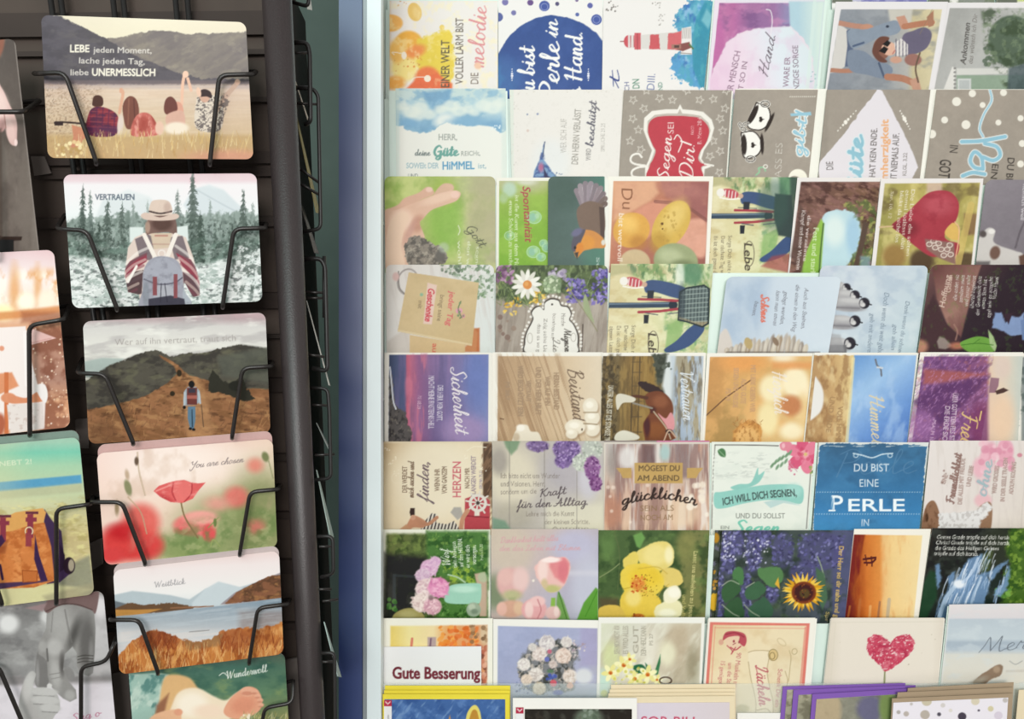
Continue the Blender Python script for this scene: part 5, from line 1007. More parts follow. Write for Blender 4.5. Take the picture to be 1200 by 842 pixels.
def art(a):
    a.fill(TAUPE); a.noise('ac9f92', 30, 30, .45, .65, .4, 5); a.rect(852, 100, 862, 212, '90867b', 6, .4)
    for k in range(13): a.ell(926+2.4*k, 113.3-.02*k, .7, .7, 'ddd5c8')
    for cx, cy, s in [(891, 138, 1), (881, 169, 1)]:
        r = -20 if cy < 150 else 0
        b = [(cx-12, cy-14), (cx+2, cy-15), (cx+10, cy-6), (cx+11, cy+5), (cx+4, cy+14), (cx-10, cy+14)]
        t = math.radians(26 if cy < 150 else -2); rr = lambda p: (cx+(p[0]-cx)*math.cos(t)-(p[1]-cy)*math.sin(t), cy+(p[0]-cx)*math.sin(t)+(p[1]-cy)*math.cos(t))
        a.poly([rr(p) for p in b], 'f0eae2', 1.2, sm=1); a.line([rr(p) for p in b+b[:1]], 1.4, '38302c'); 
        e = rr((cx-9, cy)); a.ell(e[0], e[1], 3.2, 12, '38302c', 1, math.degrees(t)); e2 = rr((cx+12, cy)); a.ell(e2[0], e2[1], 2.2, 12, '38302c', 1, math.degrees(t)); h = rr((cx+2, cy+1)); a.ell(h[0]-1, h[1]-1.5, 1.8, 1.8, '38302c'); a.ell(h[0]-1, h[1]+1.5, 1.8, 1.8, '38302c'); a.poly([(h[0]-2, h[1]-2.4), (h[0]+3.4, h[1]), (h[0]-2, h[1]+2.4)], '38302c', .9); q = rr((cx-2, cy+17 if cy > 150 else cy-17)); a.ring(q[0], q[1], 5, 3.4, 2.4, 'f0eae2'); a.ring(q[0], q[1], 5, 3.4, 1, '38302c')
    for x, y, q in [(871, 151, 20), (874, 145, -10), (868, 147, 60)]: a.ring(x, y, 3.4, 1.6, 2, 'f0eae2', q); a.ring(x, y, 3.4, 1.6, .8, '38302c', q)
    a.text('DASS ES', 915, 220, 917, 167, 8, 'efe8de', -.35); a.text('DASS ES', 914, 219.5, 916, 167.5, 6.8, TAUPE, -.5); a.script('gibt!', 940, 184, 946, 131, 6.6, '93bfd0', 2.6, .6, .15, halo='e9e4dc'); a.poly([(926, 133), (950, 131), (951, 135), (927, 136)], '93bfd0', 1.2)
    a.line([(886, 205), (890, 201), (889, 197), (895, 196), (897, 200)], 1.8, '8fbf96'); a.ring(897, 195, 2.4, 2, 1, 'e9e2d8'); a.ell(935, 209, 11, 11, 'efe8d8', 1.2); a.ell(931, 216, 9, 10, TAUPE, 1.2)
greeting_card(1, 'taupe card with two black and white cups and light blue lettering', art, 861.5, 958.5, 105, lean=(-8, -10.5), dz=-.0006, env=(1, 10.5, -1))
def art(a):
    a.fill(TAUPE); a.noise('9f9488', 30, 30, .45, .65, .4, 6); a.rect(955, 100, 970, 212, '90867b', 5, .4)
    P = [(1029, 104), (1034, 106), (1042, 122), (1055, 148), (1066, 170), (1074, 190), (1076, 196), (1070, 206), (1066, 216), (962, 216), (958, 196), (962, 188), (976, 172), (990, 156), (999, 143), (1003, 140), (1005, 134), (1020, 116)]
    a.poly(P, 'ded6da', 1.4, rough=.8)
    for k, r in enumerate([.8, .8, 1.2, 2.2, 1.4, 1, .7, .7]): a.ell(982+3*k, 153-3.3*k, r, r*1.2, 'ece5da'); a.ell(1055+1.6*k, 130+3*k, r, r*1.2, 'ece5da')
    a.text('DIE', 976.5, 199, 976, 189, 8, '4f4844', -.05); a.script('Güte', 1009, 232, 1011, 160, 9, '8fbccb', 5, .65, .1, halo='d3dde0'); a.text('N HAT KEIN ENDE.', 1025, 216, 1028, 150, 7, '544d49', 0); a.text('Barmherzigkeit', 1040, 232, 1041, 140, 8.4, 'e5a878', .35); a.text('ICHT NIEMALS AUF.', 1050, 220, 1054, 156, 7.4, '544d49', 0); a.text('KLGL. 3,22', 1062, 206, 1063, 179, 4.4, '7a726c')
greeting_card(1, 'taupe card with a white torn diamond lettered Güte and Barmherzigkeit', art, 969, 1090.5, 105, lean=(-10, -12), dz=-.001, env=(1, 4, 0))
def art(a):
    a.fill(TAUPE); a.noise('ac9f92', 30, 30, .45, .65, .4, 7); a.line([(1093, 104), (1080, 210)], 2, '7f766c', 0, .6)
    for x, y, r in [(1121, 119, 5.2), (1139.5, 109.5, 4.2), (1176, 108.5, 4), (1151.5, 123, 3.4), (1107, 140.5, 4), (1132, 146, 5.2), (1170, 143.5, 3.4), (1196, 138.5, 3.6), (1092, 157, 5), (1085, 157, 3), (1198, 168, 4), (1196, 192, 4)]: a.ell(x, y, r, r, 'e6dfd2', 1.1, 20)
    for w, c in ((3.8, 'dfe0dc'), (2.2, '9dc3d2')): a.line([(1160, 105), (1162, 118), (1153, 134), (1148, 150), (1152, 160)], w, c)
    for w, c in ((6.4, 'dfe0dc'), (4.4, '8fbccd')):
        a.line([(1127, 166), (1150, 165), (1178, 160)], w, c); a.line([(1154, 168), (1168, 172), (1172, 182), (1164, 188), (1152, 184)], w, c); a.line([(1152, 198), (1142, 196), (1137, 188), (1142, 178), (1150, 184), (1152, 196)], w, c); a.line([(1128, 206), (1140, 202), (1154, 204)], w, c)
    a.text('IN GOTT', 1110.5, 0, 1110, 1, 1, TAUPE) if False else None
    a.text('IN', 1121, 176, 1124, 184, 10, '45403c', -.1) if False else None
    a.text('NI', 1122, 180, 1123, 170, 9.5, '45403c', 0); a.text('GOTT', 1102, 186, 1099, 214, 13, '45403c', .15); a.text('DU BIST', 1181, 184, 1178, 222, 8, '45403c', .1); a.text('EINE', 1163, 191, 1160, 216, 7.4, '45403c', .05)
greeting_card(1, 'taupe card with white dots and a large light blue looped initial, right end', art, 1097.5, 1262, 105, lean=(-13.5, -13), dz=.0004, env=(-3, 3, -.5))

# --- row 2
def hand(a): pass
def art(a):
    a.grad(450, 0, 582, 0, [(0, 'b7c572'), (.5, 'a8b866'), (.75, 'b4b886'), (1, 'b0ab84')]); a.noise('cfd48a', 24, 20, .5, .66, .7, 3); a.noise('84a848', 20, 24, .52, .66, .6, 8); a.ell(522, 262, 20, 34, '8cb84c', 18, 0, .8); a.ell(566, 250, 18, 50, 'b3ab86', 20, 0, .8); a.ell(520, 225, 14, 16, 'a3b856', 14)
    a.poly([(450, 248), (466, 240), (474, 232), (490, 226), (500, 219), (507, 222), (508, 228), (494, 234), (478, 244), (466, 256), (455, 262)], 'd9ac94', 2, sm=1); a.poly([(512, 222), (520, 215), (530, 216), (531, 223), (518, 228), (508, 230)], 'd8b096', 2, sm=1)
    P = [(450, 250), (464, 246), (484, 238), (504, 230), (520, 225), (534, 223), (540, 227), (535, 235), (522, 240), (506, 246), (496, 256), (492, 262), (498, 280), (492, 300), (476, 312), (450, 312)]
    a.poly(P, 'dfb59c', 1.6, sm=1); a.clip(P, sm=1); a.ell(470, 258, 14, 12, 'ecc9b2', 8, -30); a.ell(515, 232, 22, 5, 'e9c4ac', 5, -18); a.ell(490, 262, 7, 10, 'c9957e', 7, 20); a.ell(462, 300, 10, 24, 'edcdb4', 10); a.ell(480, 272, 4, 16, 'c9988a', 5, 25, .7); a.noclip(); a.ell(533, 228, 5, 4, 'ecc5b4', 2); a.ell(503, 222, 4, 3, 'e9c2b0', 2)
    a.poly([(454, 270), (462, 254), (474, 248), (479, 256), (474, 268), (470, 290), (474, 312), (454, 312)], 'ebcab0', 2, sm=1)
    P = [(473, 290), (478, 280), (486, 276), (496, 278), (504, 284), (514, 288), (522, 294), (525, 302), (520, 309), (510, 312), (480, 312), (476, 304)]
    a.poly(P, '8e8478', 1.6, rough=2, rs=3); a.clip(P, 1.6, 2, 3); a.noise('55504b', 5, 4, .46, .58, .8, 3); a.noise('b8ae9e', 4, 4, .58, .68, .7, 13); a.ell(516, 300, 6, 7, '6a655f', 4); a.noclip(); a.ell(520, 290, 6, 6, 'b9c4b0', 5, 0, .6)
    a.script('Gott', 545, 267, 563, 290, 5, '565848', 1.1, .6, .3); a.text('den wir', 548, 282, 546, 318, 4, 'dfe2c4', 0); a.text('wohl', 536, 282, 537, 310, 4, 'dfe2c4'); a.line([(537, 264), (539, 270), (537, 275)], .9, 'dfe2c4'); a.text('segne', 558, 288, 557, 314, 4, 'd5d8ba')
greeting_card(2, 'green card of cupped fingers holding a small grey chick', art, 450.5, 580.5, 206.5, lean=(1, .3), rad=7)
def art(a):
    frame(a, [(585, 212), (720, 212), (718, 320), (584.5, 320)], 'ebe6da'); a.grad(0, 212, 0, 320, ['9fb254', '86b13c', '7fae36']); a.ell(610, 210, 40, 16, 'b7b68c', 16, 0, .9); a.noise('9cc04c', 18, 18, .52, .66, .5, 4); a.ell(597, 222, 8, 9, 'b9d2c0', 7, 0, .8); a.ell(590, 232, 5, 6, 'a9c088', 5); a.ell(617, 212, 12, 5, 'cfcdb8', 6)
    for x, y, r in [(626, 254.5, 8.6), (625, 295, 8), (634, 301, 5.6), (637, 285, 5), (641, 290, 6), (597, 276, 6)]:
        a.ell(x, y, r, r*.88, '9cc890' if x > 600 else '8db848', 1.4, 0, .7); a.ring(x, y, r*.95, r*.84, .9, 'b5d8b4', 0, .8); a.ell(x-r*.2, y, r*.5, r*.6, '8ab8b8', 3, 0, .6); a.ell(x+r*.4, y-r*.2, r*.3, r*.4, 'b8d8b8', 2, 0, .6)
    a.text('Spontanität', 612.5, 217.5, 615.5, 283, 8.6, 'b0384c', .1, .25); a.text('ist die Kunst aus dem Moment', 603.5, 228, 603, 330, 4.8, 'e8ecd2', -.05, .15); a.text('etwas Schönes zu machen', 596.5, 234.5, 596.5, 316, 4.8, 'e8ecd2', -.05, .15)
greeting_card(2, 'bright green bubble card lettered Spontanität in red, beside the robin', art, 582, 722, 208, lean=(0, 0), dz=.0018)
def art(a):
    a.grad(642, 0, 712, 0, [(0, '51645d'), (.5, '566a64'), (1, '4d7a6c')]); a.ell(700, 290, 20, 40, '56806e', 24, 0, .7); a.ell(660, 225, 20, 20, '4c6058', 20)
    a.rect(708.5, 200, 716, 320, 'e8e4da', 1.2)
    for k in range(9):
        t = math.radians(112-9.5*k); x0, y0 = 688, 254; L = [33, 37, 39, 39, 38, 37, 33, 30, 26][k]
        a.line([(x0, y0), (x0+L*math.cos(t), y0-L*math.sin(t))], 5, ['8d7d84', '9c8d93', '8a7b82', '978890', '85767c', '917f84', '7d6c70', '77645f', '6e5a52'][k], 0, .95, 6.5); a.line([(x0, y0), (x0+L*.95*math.cos(t-.06), y0-L*.95*math.sin(t-.06))], .8, 'c3b6ba', 0, .55)
    a.poly([(676, 246), (688, 236), (702, 238), (708, 246), (708, 272), (692, 276), (680, 268)], '7a6457', 1.8, sm=1); a.poly([(702, 242), (708.5, 243), (708.5, 278), (704, 282)], '57463f', 1.6)
    a.poly([(672, 292), (674, 279), (682, 270), (694, 270), (704, 276), (708.5, 282), (708.5, 290), (696, 291), (684, 294), (676, 302)], 'd08a48', 1.6, sm=1); a.ell(688, 284, 9, 8, 'd9903f', 4); a.poly([(670, 292), (671, 280), (677, 271), (686, 269), (682, 280), (676, 294)], '5a5560', 1.6, sm=1); a.ell(676, 272, 7, 4, '6d6a86', 3, -30); a.ell(679, 291, 4.4, 7, 'd98536', 1.6, 12); a.poly([(673, 296), (678, 295), (676.5, 304)], '4a443f', 1.1); a.ell(674, 290, 1.4, 1.8, '241f1e', 1); a.ell(707, 284, 2.4, 3.2, 'd8d0c4', 1.6); a.text('Still', 699, 301, 699, 322, 3.6, 'b9c8bf')
greeting_card(2, 'dark teal card of a robin flying with spread wing', art, 642.5, 713.5, 206.5, lean=(-.5, -.5), rad=7, dz=-.0008)
def art(a):
    frame(a, [(719, 212), (831, 212.5), (826, 320), (714, 320)], 'ece6da'); a.grad(719, 212, 826, 310, [(0, 'd79a70'), (.4, 'b8745c'), (1, '9a5f55')]); a.poly([(719, 212), (768, 212), (772, 226), (762, 236), (744, 246), (719, 258)], 'dba380', 6); a.poly([(775, 212), (831, 212), (828, 260), (800, 238), (780, 230)], 'a0635e', 6); a.ell(800, 222, 26, 8, 'ad6f68', 8, 10); a.poly([(742, 252), (760, 238), (778, 234), (786, 240), (772, 262), (756, 280)], 'd48e74', 5, sm=1); a.poly([(800, 262), (815, 256), (828, 262), (826, 300), (806, 296), (790, 282)], 'dc9f88', 6, sm=1); a.line([(768, 236), (800, 240), (828, 258)], 4, '7a4a44', op=.55); a.noise('c98a70', 18, 14, .54, .7, .4, 4)
    a.ell(740, 269.5, 20, 22, 'dba24a', 2.4, 60); a.ell(736, 262, 12, 10, 'ebbb62', 12, 30); a.ell(748, 284, 10, 8, 'b97c3a', 9, 0, .7)
    a.ell(786.5, 263, 19, 31, 'd4ac50', 1.8, 32); a.clip([(719, 212), (831, 212), (826, 320), (714, 320)]); a.ell(790, 254, 11, 20, 'e2c06c', 14, 32); a.ell(772, 284, 10, 12, 'b98d3c', 10, 20, .7); a.spots(30, 772, 246, 798, 286, .7, 2, 'b08c40 c69c48', 4, .5); a.ell(776, 262, 1.6, 1.6, '6d4c28', 1); a.ell(776.5, 268, 1, 1, '6d4c28', 1)
    a.ell(744, 308, 18, 16, 'c9b088', 2.5); a.ell(792, 306, 26, 21, '9aa277', 2.5, 10); a.ell(786, 300, 14, 9, 'b4ba90', 10, 10); a.ell(800, 312, 14, 8, '7d8660', 8)
    a.text('Du', 728, 219, 729.5, 246, 13, '8a5a40', -.1, .1); a.text('bist wertvoll für', 725.5, 249, 723, 322, 5.8, 'f2e4d4', 0, .1)
greeting_card(2, 'white bordered card of yellow and green pebbles in a hand, lettered Du bist wertvoll', art, 712.5, 836, 206.5, lean=(-4.5, -5))
def bike(a, ox, oy, k, basket):
    """legs in jeans on a red bicycle seen from the front, lying sideways"""
    T = lambda p: [(ox+x*k, oy+y*k) for x, y in p]
    a.grad(ox, 0, ox+115*k, 0, [(0, 'd6c69a'), (.35, 'd9cf9f'), (.6, 'd3d2a4'), (1, 'c3cba0')]); a.noise('c0aa74', 14, 9, .52, .68, .5, 4); a.noise('e6dfba', 20, 12, .52, .68, .6, 9)
    a.poly(T([(0, 0), (60, 0), (70, 12), (40, 16), (20, 10), (0, 14)]), 'b9b184', 4); a.clip(T([(20, -6), (120, -6), (120, 28), (60, 26), (30, 12)]), 6); a.noise('6f9458', 6, 12, .44, .58, .8, 5); a.noise('4f7350', 5, 9, .56, .66, .7, 15); a.noise('d2d8a8', 6, 9, .6, .7, .8, 25); a.noclip(); a.ell(ox+98*k, oy+10*k, 12*k, 15*k, '5f8a68', 8, 0, .9); a.ell(ox+84*k, oy+12*k, 5*k, 18*k, 'd9dfd0', 5, 0, .8)
    a.clip(T([(66, 54), (120, 50), (120, 104), (66, 104)]), 6); a.noise('9fb878', 9, 9, .46, .6, .8, 7); a.noise('6f9a6c', 8, 8, .56, .68, .8, 17); a.noclip(); a.poly(T([(70, 70), (90, 60), (84, 90), (66, 104)]), '8db06c', 3, .8)
    a.poly(T([(44, 20), (58, 18), (84, 24), (96, 32), (92, 40), (76, 38), (56, 32), (44, 32)]), '43567c', 1.5, sm=1)
    a.poly(T([(108, 66), (112, 76), (98, 92), (84, 99), (70, 102), (66, 98), (80, 88), (94, 74)]), '40547c', 1.5, sm=1)
    a.ell(ox+30*k, oy+20*k, 11*k, 5.5*k, 'c0525a', 1.4, 12); a.ell(ox+19*k, oy+19*k, 5*k, 5*k, 'e9e2d8', 1.4); 
    for j in range(4): a.line(T([(25+4*j, 16+.7*j), (24+4*j, 24+.7*j)]), 1, 'f0e6e0', 0)
    a.line(T([(18, 25), (30, 27), (42, 26)]), 1.4, 'f0e8e0'); a.ell(ox+43*k, oy+23*k, 3*k, 3*k, 'c9a48c', 1.4)
    a.line(T([(0, 47), (40, 47), (78, 46)]), 6.4*k, '3a4a5c', 0); a.line(T([(0, 45.6), (76, 44.6)]), 1.4*k, '6f8090', 0); a.ell(ox+76*k, oy+47*k, 5*k, 6*k, '2e3640', 1.3)
    a.line(T([(36, 40), (60, 40.5), (84, 42)]), 3*k, 'a8414a', 0); a.line(T([(36, 55), (60, 54), (84, 51)]), 3*k, 'a8414a', 0); a.line(T([(40, 36.8), (62, 38)]), 1, '5a5a60', 0); a.line(T([(70, 57), (96, 54)]), 1.2, '6b6b70', 0); a.poly(T([(46, 30), (54, 30), (53, 39), (46, 39)]), '33373d', 1.2); a.poly(T([(42, 58), (48, 58), (47, 68), (42, 68)]), '2e3238', 1.2); a.line(T([(44, 56), (58, 58)]), 1.2, '5a5a60', 0)
    if basket:
        P = T([(84, 32), (92, 27), (112, 24), (118, 28), (117, 68), (110, 72), (92, 66), (82, 64)])
        a.poly(P, '6b7876', 1.4); a.clip(P)
        for j in range(9): a.line(T([(86+3.9*j, 24), (84+3.9*j, 74)]), 1, '2f3a3c', 0, .85)
        for j in range(8): a.line(T([(80, 30+5.4*j), (120, 27+5.4*j)]), 1, 'a3b0a8', 0, .8)
        a.poly(T([(82, 60), (100, 66), (118, 66), (112, 76), (84, 70)]), 'b59a70', 3, .6); a.noclip(); a.line(P+P[:1], 2, '2f3a3c', 0); a.ell(ox+86*k, oy+44*k, 4*k, 20*k, '38424a', 4, 0, .6)
    else: a.poly(T([(84, 20), (104, 22), (108, 74), (88, 70), (82, 48)]), '3c4a48', 3)
    a.text('Lebe', ox+47*k, oy+78*k, ox+48*k, oy+112*k, 9*k, '4a4238', .2, .2); a.ring(ox+53*k, oy+92*k, 6*k, 15*k, .9, '6a5f50')
    for j, s in enumerate(['Sorge Dich nicht um', 'Der nächste Tag wird', 'Es ist doch genug dass', 'eigenen Lasten hat und']): a.text(s, ox+(28-8.5*j)*k, oy+(70+.4*j)*k, ox+(27-8.5*j)*k, oy+122*k, 4.6*k, '6f6350', -.05)
def art(a): bike(a, 826, 207, .98, False); a.ell(906, 240, 18, 30, '3f5a50', 10, 0, .5); a.poly([(892, 312), (905, 300), (930, 296), (926, 320)], 'a04848', 4, .7); a.rect(926, 205, 936, 262, '3d4c46', 5, .8)
greeting_card(2, 'bicycle card without basket in view, beside the pebble card in the third row', art, 832.5, 935, 207.5, lean=(-6, -10), dz=.0008)
def art(a):
    frame(a, [(938.5, 213), (1031.5, 213), (1020, 320), (925, 320)], 'e4dcd8'); a.grad(930, 213, 1030, 310, ['6f4f4a', '7a5a48', '5f5a40']); a.noise('8f6660', 16, 8, .46, .62, .8, 3, rot=25); a.noise('4c3430', 12, 6, .54, .66, .8, 9, rot=25); a.noise('a37a6a', 8, 3, .62, .72, .6, 19, rot=20)
    a.poly([(964, 256), (972, 248), (985, 246), (1000, 250), (1008, 268), (1004, 290), (1000, 300), (990, 312), (958, 325), (960, 285)], 'b9d3da', 2.5, sm=1, rough=2); a.ell(978, 270, 12, 18, 'd6e3df', 12); a.ell(1000, 276, 8, 24, 'a3c4d8', 8); a.poly([(962, 256), (966, 262), (962, 320), (938, 320), (946, 292)], '8fb84c', 2.5); a.line([(965, 262), (962, 290), (960, 318)], 2, '56753e')
    a.clip([(985, 240), (1010, 232), (1032, 240), (1022, 320), (986, 320), (1002, 296), (1009, 270), (1000, 250)], 4, 4, 5); a.noise('5f7040', 7, 7, .44, .56, .85, 5); a.noise('a9a85c', 5, 5, .56, .66, .8, 15); a.noclip(); a.poly([(1018, 262), (1012, 290), (1004, 320), (998, 320), (1006, 288), (1012, 258)], '5c4a40', 2); a.rect(1008, 300, 1020, 320, '86a8bc', 4, .6); a.poly([(926, 300), (938, 240), (946, 250), (940, 320)], '5a4640', 4, .7)
    a.text('Fest und stark', 953.5, 266, 949.5, 322, 6, 'dfe8c4', 0); a.text('die verzahnte', 946.5, 252, 941, 306, 4.2, 'e3d6d0', 0); a.text('Kampf und seine Wurzeln', 940, 246, 933, 316, 4.2, 'e3d6d0', 0)
greeting_card(2, 'white bordered card of a mossy tree arch opening to blue sky', art, 934.5, 1034, 208, lean=(-10, -11.5))
def art(a):
    frame(a, [(1037, 215), (1148.5, 214), (1137, 320), (1025, 320)], 'e4dcd8'); a.grad(1037, 0, 1148, 0, ['9c9352', 'b8a860', 'a69a58', 'b3a35c']); a.noise('cfc07c', 16, 30, .5, .64, .8, 4); a.noise('6d5c40', 18, 16, .54, .68, .7, 9); a.rect(1086, 213, 1104, 226, 'd3b5a4', 5, .8); a.rect(1130, 250, 1150, 275, '7d5a48', 5, .7); a.ell(1048, 300, 14, 14, '9a7a48', 10); a.ell(1080, 306, 14, 14, '5c4a38', 8); a.rect(1120, 296, 1150, 312, '4c3a30', 6, .8); a.line([(1138, 240), (1120, 320)], 8, 'd0b468', op=.7)
    P = [(1045, 264), (1060, 252), (1074, 238), (1086, 227), (1100, 223), (1114, 225), (1123, 236), (1123, 250), (1118, 262), (1110, 270), (1107, 277), (1112, 282), (1124, 286), (1120, 300), (1105, 300), (1090, 300), (1072, 288), (1056, 274)]
    a.poly(P, 'a8404a', 1.6, sm=1); a.clip(P, sm=1); a.ell(1100, 240, 18, 12, 'b9525c', 14); a.ell(1060, 268, 16, 10, '84343c', 10); a.noise('92323e', 12, 10, .56, .7, .4, 4); a.noclip(); a.line([(1031, 266), (1046, 265)], 1.8, 'cfae84', 0); a.poly([(1107, 272), (1116, 261), (1122, 266), (1124, 280), (1114, 280)], 'd9b060', 1.6, sm=1); a.line([(1118, 308), (1122, 290), (1124, 268), (1119, 260)], 1.2, 'e8b088')
    a.clip([(1084, 280), (1118, 284), (1120, 310), (1100, 302), (1086, 292)], 3); a.fill('8d6a62'); a.clip([(1084, 280), (1118, 284), (1120, 310), (1100, 302), (1086, 292)], 3); 
    for x, y in [(1089, 286), (1096, 290), (1103, 292), (1110, 292), (1100, 285), (1114, 298), (1106, 299), (1094, 282), (1113, 287)]: a.ring(x, y, 3.2, 2.6, 1.3, 'd3c0b4'); a.ell(x, y, 1.4, 1.2, '9c8078')
    a.noclip()
    for j, s in enumerate(['Die Liebe die selten', 'einmal loslässt den', 'blickt da nicht los']): a.text(s, 1068-6.5*j, 221+j, 1062-6.5*j, 300-8*j, 4.4, 'e8dccb', -.05)
    a.text('Spr. 10, 12', 1044, 224, 1041, 256, 3.4, 'd9cbb0')
greeting_card(2, 'white bordered card of a red heart shaped leaf', art, 1032.5, 1152.5, 209, lean=(-11, -11), dz=-.0008)
def art(a):
    a.fill('857d84'); a.grad(1150, 208, 1200, 310, ['8d858b', '827a80', '7d757b']); a.poly([(1142, 290), (1156, 268), (1166, 270), (1164, 282), (1172, 288), (1190, 294), (1200, 300), (1205, 330), (1138, 330)], 'c9c2bd', 2.5, sm=1); a.ell(1162, 271, 4, 3, 'e2dcd6', 2); a.ell(1152, 274, 4, 4, '5c5452', 3); a.ell(1166, 296, 6, 8, '74594f', 3, 15); a.poly([(1194, 300), (1205, 296), (1205, 320), (1196, 320)], '6a5046', 3); a.line([(1206, 250), (1196, 270), (1190, 290)], 2.5, '6a6268'); a.rect(1140, 306, 1160, 320, '4a4446', 4, .7); a.text('heitlich weil', 1199, 215, 1196, 258, 4.2, 'd3cdd0')
greeting_card(2, 'grey rounded card with a brown and white dog, cut off at the right edge', art, 1155.5, 1262, 210.5, lean=(-12, -11), rad=8, dz=.0006)

# --- row 3
def art(a):
    a.grad(452, 310, 580, 411, [(0, 'd6cdc6'), (.5, 'dcd9d4'), (1, 'd3d8d4')]); a.noise('c9bfb8', 40, 4, .5, .66, .5, 3, rot=80); a.ring(478, 330, 12, 15, 2, '8d8480', 10, .7); a.line([(467, 318), (468, 336), (474, 344)], 1.6, '6f6864', op=.7); a.ell(464, 324, 4, 5, 'd3b0aa', 3)
    a.poly([(454, 400), (480, 380), (481, 415), (454, 415)], 'c3b8ae', 5, .7)
    a.clip([(515, 308), (580, 308), (578, 350), (560, 352), (550, 330), (530, 322)], 5); a.noise('5f7a58', 4, 4, .5, .56, .85, 4); a.noise('c3ccbc', 5, 5, .58, .66, .5, 14); a.noclip(); a.spots(24, 556, 330, 568, 350, 1, 2.6, '6d8a62 8aa07c 587552', 5, .8, 1.2, .6); a.spots(20, 516, 310, 540, 322, .8, 2, '7d8a74 5f6f5c', 6, .8)
    a.poly([(552, 385), (562, 384), (562, 412), (538, 412), (548, 404)], 'b9693c', 2.5); a.poly([(536, 402), (556, 384), (560, 390), (558, 412), (536, 412)], 'c98d5c', 3, .6)
    a.poly([(480, 392), (545, 403), (545, 415), (480, 415)], 'd0b385', 1.6); a.poly([(479, 319), (561, 331), (553, 405), (466, 388)], 'cdb386', 1.4); a.clip([(479, 319), (561, 331), (553, 405), (466, 388)]); a.grad(479, 319, 553, 405, ['cdb488', 'd2b98c', 'c3a878'], .7); a.line([(466, 387), (553, 404)], 2.5, 'dcc8a0', 0, .7); a.noise('c0a576', 30, 20, .5, .7, .4, 4); a.noclip()
    a.poly([(501, 331), (512, 334), (506, 380), (496, 379)], 'e2c4b4', 1.4); a.text('Geschenke', 502, 337, 498, 376, 7.6, 'd0414e', .25, .15); a.text('jeder Tag', 527, 341, 523, 381, 6.4, 'd65a62', .1, .15); a.text('bringt seine', 516, 345, 512, 376, 5, '77644c', -.05); a.text('mit', 490.5, 352, 490, 361, 4.6, '77644c'); a.ell(494, 345, 2, 2, '8fb090', 1.4); a.ell(538, 364, 4, 3.4, 'dc98a8', 1.6); a.ell(543, 370, 2, 2.4, 'd9889c'); a.line([(540, 353), (537, 362), (541, 372)], 1.2, '5f7a52'); a.spots(6, 537, 354, 545, 374, .8, 1.5, '7a8f66 5f7a52', 5); a.text('auf', 507, 402, 506.5, 416, 6, 'd0604e', .1)
greeting_card(3, 'card of a kraft paper parcel lettered Geschenke with green leaves behind', art, 452, 579, 310, lean=(1, 1), rad=7, dz=.0004)
